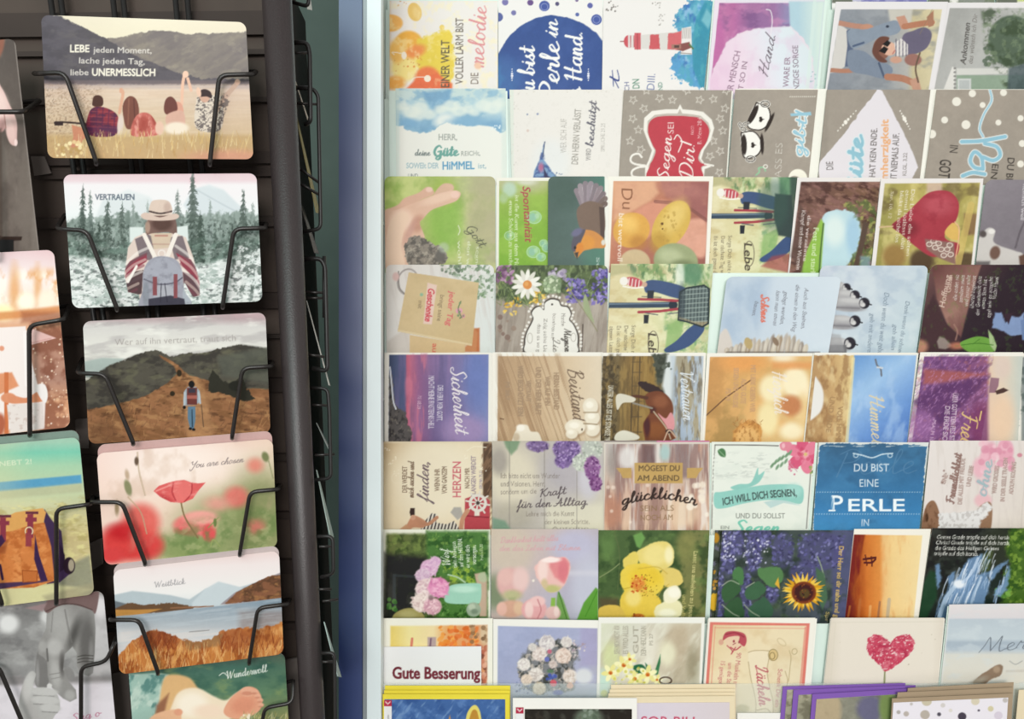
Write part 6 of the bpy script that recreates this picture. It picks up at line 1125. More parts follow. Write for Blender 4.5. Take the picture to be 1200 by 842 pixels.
def art(a):
    a.grad(581, 311, 600, 411, ['8f8176', 'a39688', 'a89c90']); a.noise('8a7c70', 5, 40, .48, .64, .7, 3, rot=8); a.noise('b9ada0', 4, 30, .56, .7, .6, 9, rot=8); a.spots(8, 584, 370, 606, 400, 1.5, 3.5, '7a5f54 8f7868', 6, .7)
    a.clip([(578, 305), (714, 305), (712, 352), (690, 352), (660, 346), (640, 344), (620, 356), (584, 350)], 6, 5, 6); a.fill('5b6a44'); a.noise('39452f', 7, 7, .46, .58, .85, 5); a.noise('8a9a68', 4, 8, .56, .66, .7, 15); a.noclip(); a.blades(90, 584, 330, 640, 360, 6, 18, '66793f 8a9a5a 4b5a34 a3b070', 4, 100, 50, .9, .8); a.blades(30, 660, 330, 700, 350, 8, 16, '6d7d52 94a27a', 8, 70, 40, .9, .7)
    a.spots(60, 581, 310, 602, 332, 1.5, 3.4, '8a5c80 a97aa0 6d4468 c39ab8', 3, .85, 1.2, .5); a.spots(20, 644, 314, 664, 328, 1.5, 3, 'a89ab0 8d7f9c c0b4c4', 13, .85); a.ell(647, 333, 11, 11, '8fa07c', 3, 0, .8); a.spots(30, 638, 324, 656, 343, 1, 2.2, 'a9bc92 6d825c d0d8b8', 23, .8)
    a.spots(90, 665, 326, 688, 354, 1.2, 3, '5f549c 7d6fb4 453d78 9a8cc8', 5, .9, 1.1, .6); a.spots(90, 694, 316, 712, 356, 1.2, 3, '5f549c 7d6fb4 453d78 a496d0', 6, .9, 1.1, .6)
    for cx, cy, n in [(598, 360, 12), (624, 347, 14), (606, 354, 9), (631, 350, 8)]: a.spots(n, cx-8, cy-6, cx+8, cy+8, 1.2, 2.8, 'e0b440 cf9a2c ecc964', int(cx), .9, 1., .5)
    a.petals(617, 333, 13, 17, 2.6, 'e9e5da', 'd9d4c8'); a.ell(618, 333.5, 5.2, 5.2, 'd98a44', 1.4); a.ell(617, 332.5, 2.4, 2.4, 'e5a258', 1.6); a.spots(3, 664, 338, 672, 344, 1, 2, 'd9b84c', 4); a.line([(664, 334), (690, 372), (700, 388)], 1.2, '8a8466'); a.poly([(686, 344), (694, 370), (696, 378), (684, 362)], '9aa47c', 1.6, sm=1); a.line([(683, 380), (682, 411)], 1.4, '5a4e46')
    P = [(637, 362), (638, 354), (643, 350), (648, 349), (655, 351), (658, 357), (666, 359), (670, 367), (668, 374), (673, 380), (678, 392), (678, 404), (674, 415), (618, 415), (614, 402), (616, 390), (622, 378), (624, 372), (622, 366), (626, 360), (632, 358)]
    for k in range(len(P)):
        x0, y0 = P[k]; x1, y1 = P[(k+1) % len(P)]; L = math.hypot(x1-x0, y1-y0); cx, cy = 647, 386
        for j in range(max(1, int(L/3.4))):
            t = j/max(1, int(L/3.4)); x = x0+(x1-x0)*t; y = y0+(y1-y0)*t; a.ell(cx+(x-cx)*1.09, cy+(y-cy)*1.07, 1.5, 1.5, 'e3ddd4', 1)
    a.poly(P, '3a332e', 1.2, sm=1); cx, cy = 647, 386; a.poly([(cx+(x-cx)*.95, cy+(y-cy)*.955) for x, y in P], 'e4dfd6', 1.2, sm=1); a.ell(647, 356.5, 1.2, 1.2, '4a443e', 1)
    a.text('Manche', 658, 367, 658, 382, 4.4, '6a635c', -.1); a.script('Mignon', 661, 385, 662, 412, 4, '4a443e', 1.3, .5, .2); a.text('bewahren auf', 648, 367, 646, 396, 4, '6a635c', -.1); a.script('Lieb', 648, 396, 648, 418, 4, '6a635c', 1, .5); a.text('Zeig seine Lieb', 637.5, 373, 637, 416, 4, '6a635c', -.1); a.text('dass es so gut', 630, 379, 629, 418, 4, '6a635c', -.1); a.ring(672, 395, 3, 5, .8, 'b3aca2'); a.ring(621, 396, 3, 6, .8, 'b3aca2')
greeting_card(3, 'rounded card of daisies and lavender above a white oval label on grey wood', art, 581, 712.5, 310.5, lean=(-.5, -1.5), rad=7, dz=-.0004)
def art(a): bike(a, 712, 310, 1.01, True)
greeting_card(3, 'bicycle card with a dark wire basket, fourth row', art, 716, 836, 309, lean=(-5, -7), dz=.0006)
def art(a):
    a.grad(845, 0, 985, 0, [(0, 'c6cfd6'), (.15, 'bcc7d3'), (.35, 'c3cdd8'), (1, 'cdd6de')]); a.clip([(842, 380), (852, 330), (900, 322), (898, 360), (880, 400), (855, 404)], 22); a.fill('a9b9cc'); a.noclip(); a.noise('d3dae0', 30, 30, .5, .7, .4, 3); a.poly([(840, 400), (846, 388), (852, 386), (858, 402), (856, 415), (836, 415)], 'd0c5bc', 3, sm=1)
    for k in range(19):
        x = 852+5.1*k; h = [2, 3, 5, 6, 8, 9, 10, 9, 8, 10, 13, 13, 12, 14, 12, 12, 9, 7, 5][k]; y = 412-h*.55
        a.ell(x, y, 3.2, h*.9+2, ['b8a794', 'a69a8e', 'c4b8a8', '9a8e84', 'c9bca8', 'a08b74', 'b5aaa0'][k % 7], 1.3, 8+(k*5) % 14); a.ell(x-1, y-1, 1.2, h*.6+1, 'd8cfc2', 1.6, 8, .6)
    a.ell(877, 402, 4.4, 7, 'b79f6e', 1.3, -20); a.ell(909, 400, 3, 5.5, '8a7460', 1.3, -30); a.line([(852, 413), (960, 413)], 3, '5a504a', 0, .5)
    for s, x0, y0, x1, y1 in [('Auch aus Steinen,', 943, 337, 939, 385), ('die einem in den Weg', 933, 333, 928, 388), ('gelegt werden,', 919, 341, 914, 380), ('kann man etwas', 910, 340, 906, 381), ('bauen.', 885, 352, 881, 370)]: a.text(s, x0, y0, x1, y1, 4.8, '6b6a72', -.05, .25)
    a.script('Schönes', 892, 345, 892, 377, 4.4, 'd8705c', 1.8, .6, .25)
greeting_card(3, 'pale blue rounded card with a row of stacked pebbles and red word Schönes', art, 852, 986, 324, lean=(-13, -17), rad=7, dz=-.0014)
def art(a):
    a.grad(965, 311, 1080, 411, [(0, 'bfc5d2'), (.5, 'c2ccd4'), (1, 'bccdd2')]); a.noise('aab9c8', 20, 16, .5, .66, .6, 4); a.noise('d2d9dc', 26, 20, .54, .7, .6, 8)
    for x, y, r, L in [(992, 337, 4.4, 12), (1002, 346, 5, 20), (1013, 355, 5.4, 32), (1002, 376, 5.6, 28), (996, 402, 6, 26)]:
        a.ell(x-L*.55-2, y+1.5, L*.62+3, 8.5, 'aeabac', 2.5, 3); a.ell(x-L*.5, y+6, L*.5, 3.4, '8d8a8e', 3.5, 4, .7); a.ell(x-L*.5, y-3, L*.45, 2.6, 'c4c1c0', 3, 3, .8); a.line([(x-6, y+6), (x-L-2, y+5)], 2.2, '6f6c70', op=.5)
        a.ell(x, y, r*1.15, r*1.2, '35333a', 1.6); a.ell(x-2.2, y+1.8, r*.62, r*.5, 'd0ccca', 1.6, 20); a.ell(x-3.4, y-1, r*.34, r*.5, 'bdb9b8', 1.6); a.line([(x+r*.8, y+.6), (x+r*1.5, y+2)], 1.5, '2c2a2e', 0)
    a.poly([(972, 404), (992, 404), (992, 415), (968, 415)], '6f6d70', 2); a.poly([(970, 390), (985, 392), (990, 412), (966, 412)], '9c9a9c', 3, .6)
    for s, x0, y0, x1, y1, h in [('Denk wenn du schnell', 1061.5, 352, 1052, 415, 5), ('geh allein', 1047, 380, 1044, 410, 5), ('Doch wenn du weit gehen', 1036.5, 342, 1028, 418, 6), ('geh mit anderen', 1020, 367, 1016, 416, 5.4)]: a.text(s, x0, y0, x1, y1, h, '6f7d8c', -.05, .15)
greeting_card(3, 'pale blue grey rounded card with five grey penguin chicks at its left', art, 962, 1088, 311, lean=(-14, -14), rad=7, dz=.0004)
def art(a):
    a.grad(1092, 311, 1200, 411, ['6d4c4a', '3a3036', '342c32']); a.clip([(1092, 310), (1150, 310), (1140, 340), (1126, 395), (1110, 380), (1098, 350)], 3); a.grad(1090, 320, 1140, 380, ['6a4442', '8a625a', '9c7468', '6d4a48']); a.noise('7a544e', 8, 20, .5, .66, .5, 4, rot=-20); a.noclip()
    a.poly([(1080, 370), (1094, 345), (1104, 374), (1126, 396), (1120, 412), (1076, 412)], '4b373a', 4); a.poly([(1098, 400), (1101, 394), (1107, 396), (1116, 405), (1108, 409), (1100, 408)], '8f7f78', 2.5); a.ell(1122, 405, 9, 4, 'b5705a', 5); a.ell(1078, 406, 9, 8, 'b8806a', 7); a.line([(1120, 398), (1122, 388), (1118, 380)], 2, 'a97f70', op=.6)
    P = [(1125, 402), (1134, 397), (1146, 394), (1158, 396), (1166, 402), (1164, 412), (1140, 413), (1130, 409)]
    a.poly(P, '6f9f46', 1.4, sm=1); a.poly([(1158, 386), (1164, 394), (1168, 405), (1166, 412), (1160, 404)], 'a3b884', 1.4); a.line([(1127, 404), (1146, 402), (1164, 404)], 1, '4d7a34'); a.line([(1140, 403), (1148, 397)], .8, '4d7a34'); a.noise('58873a', 4, 5, .64, .7, .2, 4)
    a.poly([(1162, 384), (1166, 366), (1174, 366), (1178, 378), (1186, 370), (1192, 372), (1200, 366), (1200, 392), (1186, 394), (1176, 388)], '7f92b8', 2.5, rough=1.5); a.poly([(1176, 368), (1182, 380), (1186, 368), (1190, 366)], '40323a', 1.6); a.poly([(1196, 375), (1210, 372), (1210, 400), (1198, 398)], '6c80a8', 2)
    a.text('Hoffnung', 1106.5, 361, 1114, 323, 6.4, 'e0c8b8', 0, .1); a.text('Guten', 1114, 343, 1116, 322, 5, 'd8bfae')
    for k, s in enumerate(['die endet nie', 'sondern stets', 'und immer steht', 'überall begleitet', 'der Gewissheit dass', 'etwas Sinn hat -', 'egal wie es ausgeht', 'Vaclav Havel']):
        x = 1124+6.6*k; y1 = 322+.4*k; a.text(s, x-3, y1+[30, 32, 36, 38, 46, 38, 48, 26][k], x, y1, 4.6, 'd9d2cc', -.05, .1)
greeting_card(3, 'dark rounded card with a hand, a green leaf and white lettering Hoffnung', art, 1091, 1262, 310, lean=(-15, -13), rad=8, dz=-.0012)

# --- row 4
WB = 'e9e3d8'
def art(a):
    frame(a, [(456, 415.5), (572.5, 415), (572, 530), (455.5, 530)], WB); a.grad(456, 0, 572, 0, [(0, '3d4763'), (.14, '4a5578'), (.17, '5a5a80'), (.175, 'c85c70'), (.22, 'b5637f'), (.3, '8f5c86'), (.45, '735f8c'), (.7, '7a72a2'), (1, '7a83b2')]); a.noise('a078a4', 8, 70, .52, .68, .4, 3); a.noise('5f5680', 7, 60, .56, .72, .4, 8); a.clip([(474, 414), (500, 414), (498, 530), (476, 530)], 6); a.noise('c87088', 5, 30, .5, .62, .8, 5); a.clip([(456, 415.5), (572.5, 415), (572, 530), (455.5, 530)])
    a.ell(545, 505, 26, 20, 'a086b0', 18, 0, .8); a.ell(560, 440, 16, 40, '6577b4', 18, 0, .8); a.poly([(456, 430), (460, 450), (463, 475), (474, 482), (478, 494), (482, 505), (480, 530), (455, 530)], '55504e', 2, rough=3, rs=4); a.clip([(456, 440), (463, 475), (478, 494), (482, 505), (480, 530), (455, 530)], 3); a.noise('2d2b2c', 4, 5, .5, .6, .8, 6); a.noise('7d7468', 3, 4, .6, .68, .6, 16); a.clip([(456, 415.5), (572.5, 415), (572, 530), (455.5, 530)]); a.line([(457, 430), (459, 450), (461, 470), (464, 479)], 1.8, 'c9cbd2')
    a.script('Sicherheit', 528, 430, 534, 507, 8.5, 'e6ddde', 1.7, .5, .3); a.text('DER HERR, MEIN GOTT,', 513, 451, 512, 493, 6.2, 'd9d2dc', .05); a.text('MACHT MEINE FINSTERNIS HELL', 502.5, 440, 502, 502, 6.4, 'd9d2dc', .05); a.text('PS 18,29', 490, 463, 489, 479, 4, 'e0c0cc', -.05)
greeting_card(4, 'white bordered card of a purple sea sunset lettered Sicherheit', art, 450.5, 576, 413, env=(0, 1.5, .5))
def art(a):
    frame(a, [(583.5, 417), (707, 417), (707, 530), (583, 530)], WB); a.grad(583, 0, 707, 0, [(0, 'b08f6c'), (.3, 'c0a07c'), (.6, 'cfb594'), (1, 'dccbb2')]); a.clip([(583, 415), (655, 415), (690, 530), (583, 530)], 8); a.noise('9c7a5a', 2.4, 60, .5, .62, .6, 3, rot=-18); a.noise('d0b490', 2.6, 70, .56, .68, .5, 13, rot=-18); a.clip([(583.5, 417), (707, 417), (707, 530), (583, 530)])
    for x in (594, 606, 618, 630): a.line([(x, 416), (x+42, 530)], 1.0, '8f6f52', 0, .5)
    for x, w, n in [(653, 6, 'HERRN BEISTAND'), (643, 5.5, 'WER AUF IHN'), (632, 6, 'UND DER HERR HILFT'), (621, 5, 'VERTRAUT'), (611, 6, 'WIRD BESCHÜTZT SEIN'), (597, 4, 'PS 28,7')]:
        L = len(n)*3.1; c = 458; a.text(n, x-4, c-L/2, x-4, c+L/2, w, 'a08468', .3)
    a.script('Beistand', 665, 431, 672, 492, 8.5, '6d5848', 1.4, .6, .3)
    for x, y, rx, ry in [(692, 476, 9, 10), (694, 489, 9, 9), (694, 502, 9, 9), (674, 500, 12, 9), (670, 508, 7, 6)]: a.ell(x+1.5, y+2, rx, ry, '9a7a5c', 4, 0, .6); a.ell(x, y, rx, ry, 'e3d7c2', 2); a.ell(x-1, y-2, rx*.5, ry*.4, 'efe6d6', 3)
    a.line([(684, 483), (700, 483)], 1.4, 'a08a6c', 0); a.line([(684, 496), (700, 497)], 1.4, 'a08a6c', 0); a.poly([(600, 516), (604, 505), (610, 498), (618, 498), (622, 505), (632, 508), (634, 530), (598, 530)], 'e2d6c2', 2, sm=1); a.ell(610, 501, 5, 4, 'efe6d8', 3); a.ell(605, 512, 4, 5, 'b39a7c', 3, 0, .6); a.ell(682, 503, 1, 1.4, '5a4636', .9); a.line([(586, 490), (590, 491)], 1.2, '6a4c38', 0)
greeting_card(4, 'white bordered card of pale wood planks and white pebbles lettered Beistand', art, 577.5, 706.5, 412.5, dz=.001, env=(0, 1, .5))
def art(a):
    frame(a, [(706.5, 417), (824.5, 417), (820, 530), (703, 530)], WB); a.grad(706, 0, 824, 0, [(0, '55462f'), (.12, '6b5a3c'), (.3, '8a6c3e'), (.5, '94743f'), (.56, '7a6a48'), (.62, '4d4f42'), (.63, 'b9bfc4'), (.75, '9fadbf'), (1, 'b3bcc6')]); a.noise('a5864c', 4, 26, .5, .62, .6, 3); a.noise('5c4a30', 4, 18, .55, .66, .6, 9); a.clip([(700, 415), (727, 415), (722, 530), (700, 530)], 6); a.noise('3f3628', 4, 5, .46, .6, .8, 5); a.noise('7d6c4c', 3, 4, .58, .68, .6, 15); a.clip([(764, 415), (784, 415), (778, 448), (770, 450)], 4, 3, 4); a.fill('4d5146'); a.noise('33382f', 4, 4, .5, .6, .7, 6); a.clip([(706.5, 417), (824.5, 417), (820, 530), (703, 530)])
    a.clip([(782, 415), (792, 415), (786, 480), (776, 452)], 5); a.fill('d3d6d4'); a.clip([(706.5, 417), (824.5, 417), (820, 530), (703, 530)]); a.spots(14, 777, 424, 787, 434, .8, 2, '4c5248 5f655a', 4, .85); a.rect(786, 415, 792, 530, '9fb0c4', 5, .4)
    for x in (742, 750): a.line([(x, 418), (x-3, 516)], 1.4, '4d4030', 0, .75)
    for y in (424, 436, 452, 470, 488, 506): a.line([(741, y), (752, y)], 1.2, '5a4a36', 0, .7)
    a.poly([(748, 450), (752, 446), (768, 452), (778, 459), (774, 464), (764, 462), (754, 456)], '3a2c24', 1.6, sm=1, rough=1.5)
    a.poly([(757, 462), (768, 458), (778, 460), (786, 468), (789, 478), (788, 490), (786, 500), (792, 512), (786, 516), (782, 522), (760, 524), (755, 510), (754, 496), (762, 482), (757, 472)], '75432e', 1.6, sm=1); a.clip([(757, 462), (778, 460), (789, 478), (792, 512), (782, 522), (758, 522), (754, 496), (762, 482)], 3); a.ell(774, 470, 9, 7, '8d553a', 7); a.ell(768, 504, 12, 10, '87502f', 9); a.ell(758, 500, 4, 12, '4f2a1f', 4); a.ell(764, 480, 5, 4, '54301f', 4); a.clip([(706.5, 417), (824.5, 417), (820, 530), (703, 530)])
    a.line([(758, 466), (744, 464), (734, 468)], 4, '5a3828', w2=2.5); a.poly([(722, 464), (728, 461), (744, 466), (742, 471), (730, 472), (724, 480), (722, 474)], 'd3cbb8', 1.4, sm=1); a.poly([(722, 508), (732, 504), (748, 510), (746, 515), (722, 516)], 'd8d2c0', 1.6, sm=1); a.line([(764, 478), (742, 472)], 2.2, '8c8478'); a.line([(766, 482), (780, 500), (786, 514)], 1.4, 'b9a68c')
    a.poly([(771, 484), (780, 490), (786, 483), (790, 490), (790, 502), (784, 504), (779, 496)], 'd58f92', 1.6, sm=1); a.ell(784, 505, 4, 2.4, '3a2c28', 1.5); a.line([(778, 516), (784, 504), (792, 512)], 1.6, 'c4a48a')
    a.script('Vertrauen', 797, 433, 801, 492, 7.5, 'dadfe4', 1.3, .6, .3); a.text('UNTER ALLES IST DIE STRASSE TREU', 713, 451, 708, 522, 6, 'd8d0bc', .1)
greeting_card(4, 'white bordered card of a brown horse lying sideways in a field', art, 705.5, 826.5, 413, lean=(-1.5, -5), dz=-.0002, env=(0, 1, .5))
def art(a):
    frame(a, [(832, 418), (951.5, 417), (943, 530), (825, 530)], WB); a.grad(832, 417, 940, 516, [(0, 'd89858'), (.4, 'd3a566'), (1, 'e0bd84')]); a.ell(840, 500, 30, 30, 'a8844e', 26, 0, .8); a.ell(835, 450, 14, 40, 'c08c54', 16, 0, .7); a.noise('e8ae6c', 16, 16, .5, .68, .6, 4)
    for x, y, rx, ry, c in [(904, 455, 14, 16, 'f6ecc4'), (932, 448, 16, 18, 'f8efcf'), (918, 418, 14, 7, 'f2e6cc'), (900, 490, 12, 20, 'f2e4b0'), (928, 505, 14, 10, 'f6eccc'), (945, 460, 6, 10, 'f6e4c0'), (940, 480, 8, 18, 'e8c890')]: a.ell(x, y, rx, ry, c, 10, 0, .8)
    a.ell(927, 475, 12, 12, 'c27a50', 9, 0, .9); a.rect(905, 424, 952, 432, 'e0985c', 7, .8); a.ell(870, 425, 24, 10, 'e29c58', 14); a.line([(826, 488), (850, 466), (880, 445)], 1.3, '6b4c38', 0)
    P = [(858, 516), (860, 504), (868, 497), (878, 492), (886, 494), (892, 502), (892, 512), (888, 530), (858, 530)]
    a.poly(P, 'd0934e', 3, sm=1, rough=2); a.clip(P, 3); a.ell(876, 512, 14, 12, 'e3b06c', 8); a.noise('a06a38', 3, 5, .55, .65, .7, 5); a.clip([(832, 418), (951.5, 417), (943, 530), (825, 530)]); a.blades(40, 860, 492, 892, 502, 2, 5, 'b8783e dba060 8f5c32', 4, 90, 70, .9, .8)
    a.script('Herzlich', 905, 434, 908, 484, 8, 'e8dcd0', 1.4, .6, .3)
    for x, n, c in [(880, 'MIT LIEBE GEBEN WIR', 455), (869, 'ALLES GUTE', 458), (860, 'SEGEN UND FREUDE', 454), (851, 'PS 19', 462)]: L = len(n)*2.9; a.text(n, x, c-L/2, x-1, c+L/2, 5.6, 'c3966e', .2)
greeting_card(4, 'white bordered card of blurred golden light with a spiky round seed head', art, 828.5, 953.5, 413.5, lean=(-6, -9), dz=.001, env=(0, 1, .5))
def art(a):
    frame(a, [(958, 418), (1073.5, 417), (1061.5, 530), (945, 530)], WB); a.grad(958, 0, 1073, 0, [(0, 'b8946a'), (.25, 'cfae7c'), (.36, 'd9bd86'), (.37, '6f96c8'), (.5, '94b6dc'), (.7, '6f93cc'), (1, '5474b8')]); a.clip([(950, 416), (1002, 416), (992, 530), (940, 530)], 1.6, 2, 5); a.grad(950, 0, 1002, 0, ['b38c60', 'c69f6c', 'e0c68c']); a.noise('946c48', 8, 14, .5, .64, .7, 3); a.noise('e3cb98', 8, 18, .56, .68, .6, 9); a.clip([(1001, 416), (1074, 416), (1062, 530), (990, 530)], 2); a.grad(1000, 420, 1070, 510, ['6a96cc', '9abce0', '6e96d0', '5076bc']); a.noise('a9c4e4', 16, 30, .52, .68, .6, 5, rot=20); a.clip([(958, 418), (1073.5, 417), (1061.5, 530), (945, 530)])
    a.poly([(952, 443), (960, 447), (965, 460), (964, 476), (958, 486), (946, 490)], 'e3ded8', 3, sm=1); a.line([(1026, 421), (1028, 428), (1032, 432), (1033, 440)], 2, '6d7078'); a.line([(1028, 430), (1034, 431)], 2, 'c9ccd0', 0); a.line([(1000, 420), (996, 470), (992, 520)], 4, 'e6d49c', op=.7)
    a.script('Himmel', 1019, 461, 1022, 520, 8, 'dcc9a0', 1.6, .6, .3); a.text('VOLL HIMMEL', 982, 476, 979, 522, 5.6, 'a6835c', .2); a.text('UND ERDE', 973, 464, 968, 506, 5.6, 'a6835c', .2)
greeting_card(4, 'white bordered card of golden dune grass beside deep blue sky with a gull', art, 954.5, 1075, 413, lean=(-11, -11.5), dz=-.0002, env=(-1.5, 1.5, .5))
def art(a):
    frame(a, [(1083, 417.5), (1250, 417), (1236, 530), (1067, 530)], WB); a.grad(1080, 0, 1195, 0, [(0, '7a4f80'), (.4, '7d4f7c'), (.66, '8d5878'), (.7, 'ddc0a8'), (.85, 'd8c8b4'), (1, 'c3c6bc')]); a.clip([(1074, 415), (1165, 415), (1160, 450), (1148, 530), (1060, 530)], 1.5); a.noise('5e3d64', 5, 16, .48, .62, .5, 3, rot=55); a.noise('9c6c9c', 3, 8, .56, .68, .5, 9, rot=50); a.poly([(1083, 432), (1110, 434), (1160, 438), (1110, 448), (1082, 450)], 'a85c58', 6, .85); a.noise('b87068', 3, 4, .62, .7, .4, 19); a.poly([(1068, 470), (1100, 450), (1160, 440), (1122, 480), (1104, 500)], '5c3a64', 8, .7); a.ell(1080, 500, 16, 20, 'a06ca0', 14, 0, .6); a.noise('c08cc0', 2, 4, .6, .68, .5, 29, rot=40); a.ell(1148, 500, 12, 26, '7d3f66', 12, 0, .8)
    a.clip([(1083, 417.5), (1250, 417), (1236, 530), (1067, 530)]); a.ell(1175, 490, 14, 30, 'e8c4a4', 14, 0, .8); a.ell(1174, 430, 10, 14, 'd8c2b4', 10); a.poly([(1161, 442), (1171, 443), (1170, 452), (1166, 460), (1159, 460), (1160, 448)], '96707c', 1.3); a.poly([(1166, 458), (1176, 454), (1182, 457), (1176, 460), (1168, 462)], '54403c', 1.4)
    a.script('Freude', 1128, 482, 1124, 541, 9, 'e0bc78', 1.8, .55, .25); a.line([(1150, 482), (1148, 492)], 1.6, 'e0bc78'); a.text('ÜBER GOTT DEN FELS IST EIN', 1117, 460, 1112, 524, 5.6, 'dcc6d2', .05); a.text('DIE ERDE SICH', 1108, 475, 1104, 520, 5.6, 'dcc6d2', .05); a.text('PSALM 100', 1093, 491, 1089, 520, 4, 'd2aecb', 0)
greeting_card(4, 'white bordered card of a purple lavender field with golden word Freude', art, 1078.5, 1199, 412.5, lean=(-14, -6), dz=-.0012)
def art(a): a.fill(WB); a.rect(1197, 418, 1290, 520, '8a8f8c', 3); a.noise('55615c', 8, 8, .5, .62, .8, 4)
greeting_card(4, 'white bordered card at the right edge, only a grey green sliver in view', art, 1193, 1262, 413.5, dz=.0006)

# --- row 5
def art(a):
    a.grad(450, 517, 576, 619, [(0, 'bba07a'), (.2, 'd6c19c'), (.6, 'e0cfb0'), (1, 'dcc6a2')]); a.ell(510, 560, 50, 50, 'e9dcc2', 40, 0, .8); a.rect(566, 515, 580, 582, '5a4434', 2.5); a.clip([(564, 515), (580, 515), (580, 630), (566, 630)], 2); a.noise('8a6a50', 3, 14, .5, .6, .8, 4, rot=30); a.noclip(); a.rect(450, 515, 578, 519, 'd3c4a8', 2, .6)
    for x, y in [(455, 526), (456, 546), (545, 534), (560, 545), (465, 553), (460, 538), (566, 548)]: a.spots(5, x-4, y-4, x+4, y+4, .4, .8, 'ece2cc', int(x+y))
    a.line([(547, 528), (556, 523), (570, 524)], .8, 'e8dcc4'); a.ring(464, 560, 5, 6, .8, 'e3d4b8')
    a.text('DER WERDET', 477, 577, 477, 546, 5.6, '7a6350', .1); a.script('mich suchen und', 484.5, 583, 485, 541, 3.4, '7a6350', 1.1, .6, .2); a.script('finden,', 502, 588, 502, 540, 6.6, '64505a', 1.6, .5, .4); a.text('WENN IHR', 515, 575, 515, 549, 5.6, '7a6350', .1); a.text('VON GANZEM', 523.5, 578, 523.5, 546, 5.6, '7a6350', .1); a.text('HERZEN', 540, 583, 540, 540, 9.4, 'c9606a', .15); a.text('NACH MIR', 550, 572, 550, 548, 5.2, '7a6350', .1); a.text('VERLANGEN WERDET', 557.5, 588, 557.5, 534, 5.4, '8a7886', .1); a.text('JEREMIA 29,13', 565, 573, 565, 551, 3.4, '96889a', 0)
    a.poly([(545, 584), (562, 578), (574, 586), (574, 622), (544, 622)], 'b5454c', 1.6); a.rect(556, 598, 562, 604, 'e0d3c4', 1.2); a.line([(545, 604), (573, 606)], 1.4, '8a2c36', 0)
    a.ring(560, 589, 9, 9, 3.4, 'd8d0c4'); a.ell(560, 589, 3, 3, '4a3c38', 1.4)
    for k in range(8): t = math.radians(45*k+10); a.line([(560+3*math.cos(t), 589+3*math.sin(t)), (560+14*math.cos(t), 589+14*math.sin(t))], 1.9, 'd8d0c4', 0)
    P = [(492, 622), (498, 610), (506, 601), (512, 602), (511, 612), (524, 614), (532, 610), (538, 618), (536, 624)]
    a.poly(P, 'd9d0c0', 1.3); a.clip(P, 1.3)
    for k in range(14): a.line([(490+4*k, 600), (484+4*k, 624)], 1.8, '4a4444', 0)
    a.noclip(); a.poly([(474, 624), (478, 612), (484, 604), (492, 606), (500, 612), (496, 618), (484, 618)], 'bc8466', 1.6, sm=1); a.line([(484, 606), (500, 614), (512, 606)], 4, 'b88264'); a.poly([(480, 600), (481, 595), (486, 595), (486, 603), (481, 604)], '3e2f28', 1.2); a.ell(484, 606, 3, 3, 'c9967a', 1.3); a.poly([(528, 600), (532, 594), (540, 594), (543, 604), (536, 609)], 'a9a39a', 2); a.line([(548, 598), (542, 608), (540, 622)], 5, 'c08a6c'); a.poly([(468, 620), (476, 614), (484, 622)], 'c2906c', 2)
greeting_card(5, 'beige sailor card with a ship wheel and the red word Herzen', art, 449.5, 576.5, 517)
def art(a):
    a.grad(577, 516, 707, 619, [(0, 'bdb2a0'), (.5, 'b9b0aa'), (1, 'd0c8b4')]); a.ell(600, 560, 30, 36, 'ded2b8', 26, 0, .8); a.ell(672, 548, 34, 30, 'aea6ac', 26, 0, .8); a.ell(600, 604, 26, 16, 'a9a08c', 16, 0, .6); a.rect(640, 590, 708, 624, 'd9d2ba', 12, .7); a.ell(690, 560, 12, 24, 'c6c0c6', 12); a.ell(585, 540, 10, 16, 'a59b90', 10)
    for x in (597, 638, 676): a.line([(x, 518), (x, 619)], 1.1, '8f877e', 0, .7)
    a.poly([(590, 515), (610, 515), (606, 526), (599, 533), (593, 524)], '6b8a68', 4, .8); a.poly([(577, 606), (592, 610), (600, 622), (577, 622)], '6d9278', 5, .8)
    for cx, cy, rx, ry, cc, n in [(630, 522, 13, 7, '6d5484 8a70a0 533f6c a58cba', 50), (664, 526, 16, 13, '6f548c 8d70a8 54406e b096c4', 110), (660, 540, 10, 8, '6f548c 8d70a8 54406e b096c4', 50), (694, 526, 12, 12, 'b4b8ac d0d4c4 949a8c', 60), (680, 542, 9, 10, 'bcc0b4 d4d8c8 9aa092', 50), (694, 548, 9, 14, '7c4880 9c6a9c 5f3464 b890b8', 80), (698, 566, 7, 9, '824c84 a272a0 663868', 50)]:
        a.ell(cx, cy, rx, ry, cc.split()[0], 3, 0, .85)
        g = random.Random(int(cx+cy)); 
        for k in range(n): t = g.uniform(0, 6.28); q = math.sqrt(g.random()); a.ell(cx+rx*q*math.cos(t), cy+ry*q*math.sin(t), g.uniform(1, 2), g.uniform(.7, 1.3), g.choice(cc.split()), 1, g.uniform(0, 180), .85)
    a.text('Ich bitte nicht um Wunder', 586.5, 560, 656, 560, 6, '7a6f66', -.1); a.text('und Visionen, Herr,', 586.5, 569.5, 639, 569.5, 6, '7a6f66', -.1); a.text('sondern um die', 586.5, 579, 629, 578, 6, '7a6f66', -.1); a.script('Kraft', 632, 582, 663, 578, 4.4, '5a4f52', 1.2, .7, .25); a.script('für den Alltag.', 606, 595, 690, 591, 4.6, '5a4f52', 1.2, .7, .25); a.text('Lehre mich die Kunst', 616, 604.5, 673, 604, 5.6, '7a6f66', -.1); a.text('der kleinen Schritte.', 638, 614, 691, 613.5, 5.6, '7a6f66', -.1); a.text('Antoine', 646, 620, 690, 620, 3.4, '8a8076', -.1)
greeting_card(5, 'card of purple lilac over grey wood lettered Kraft für den Alltag', art, 577, 707.5, 516.5, dz=-.0005)
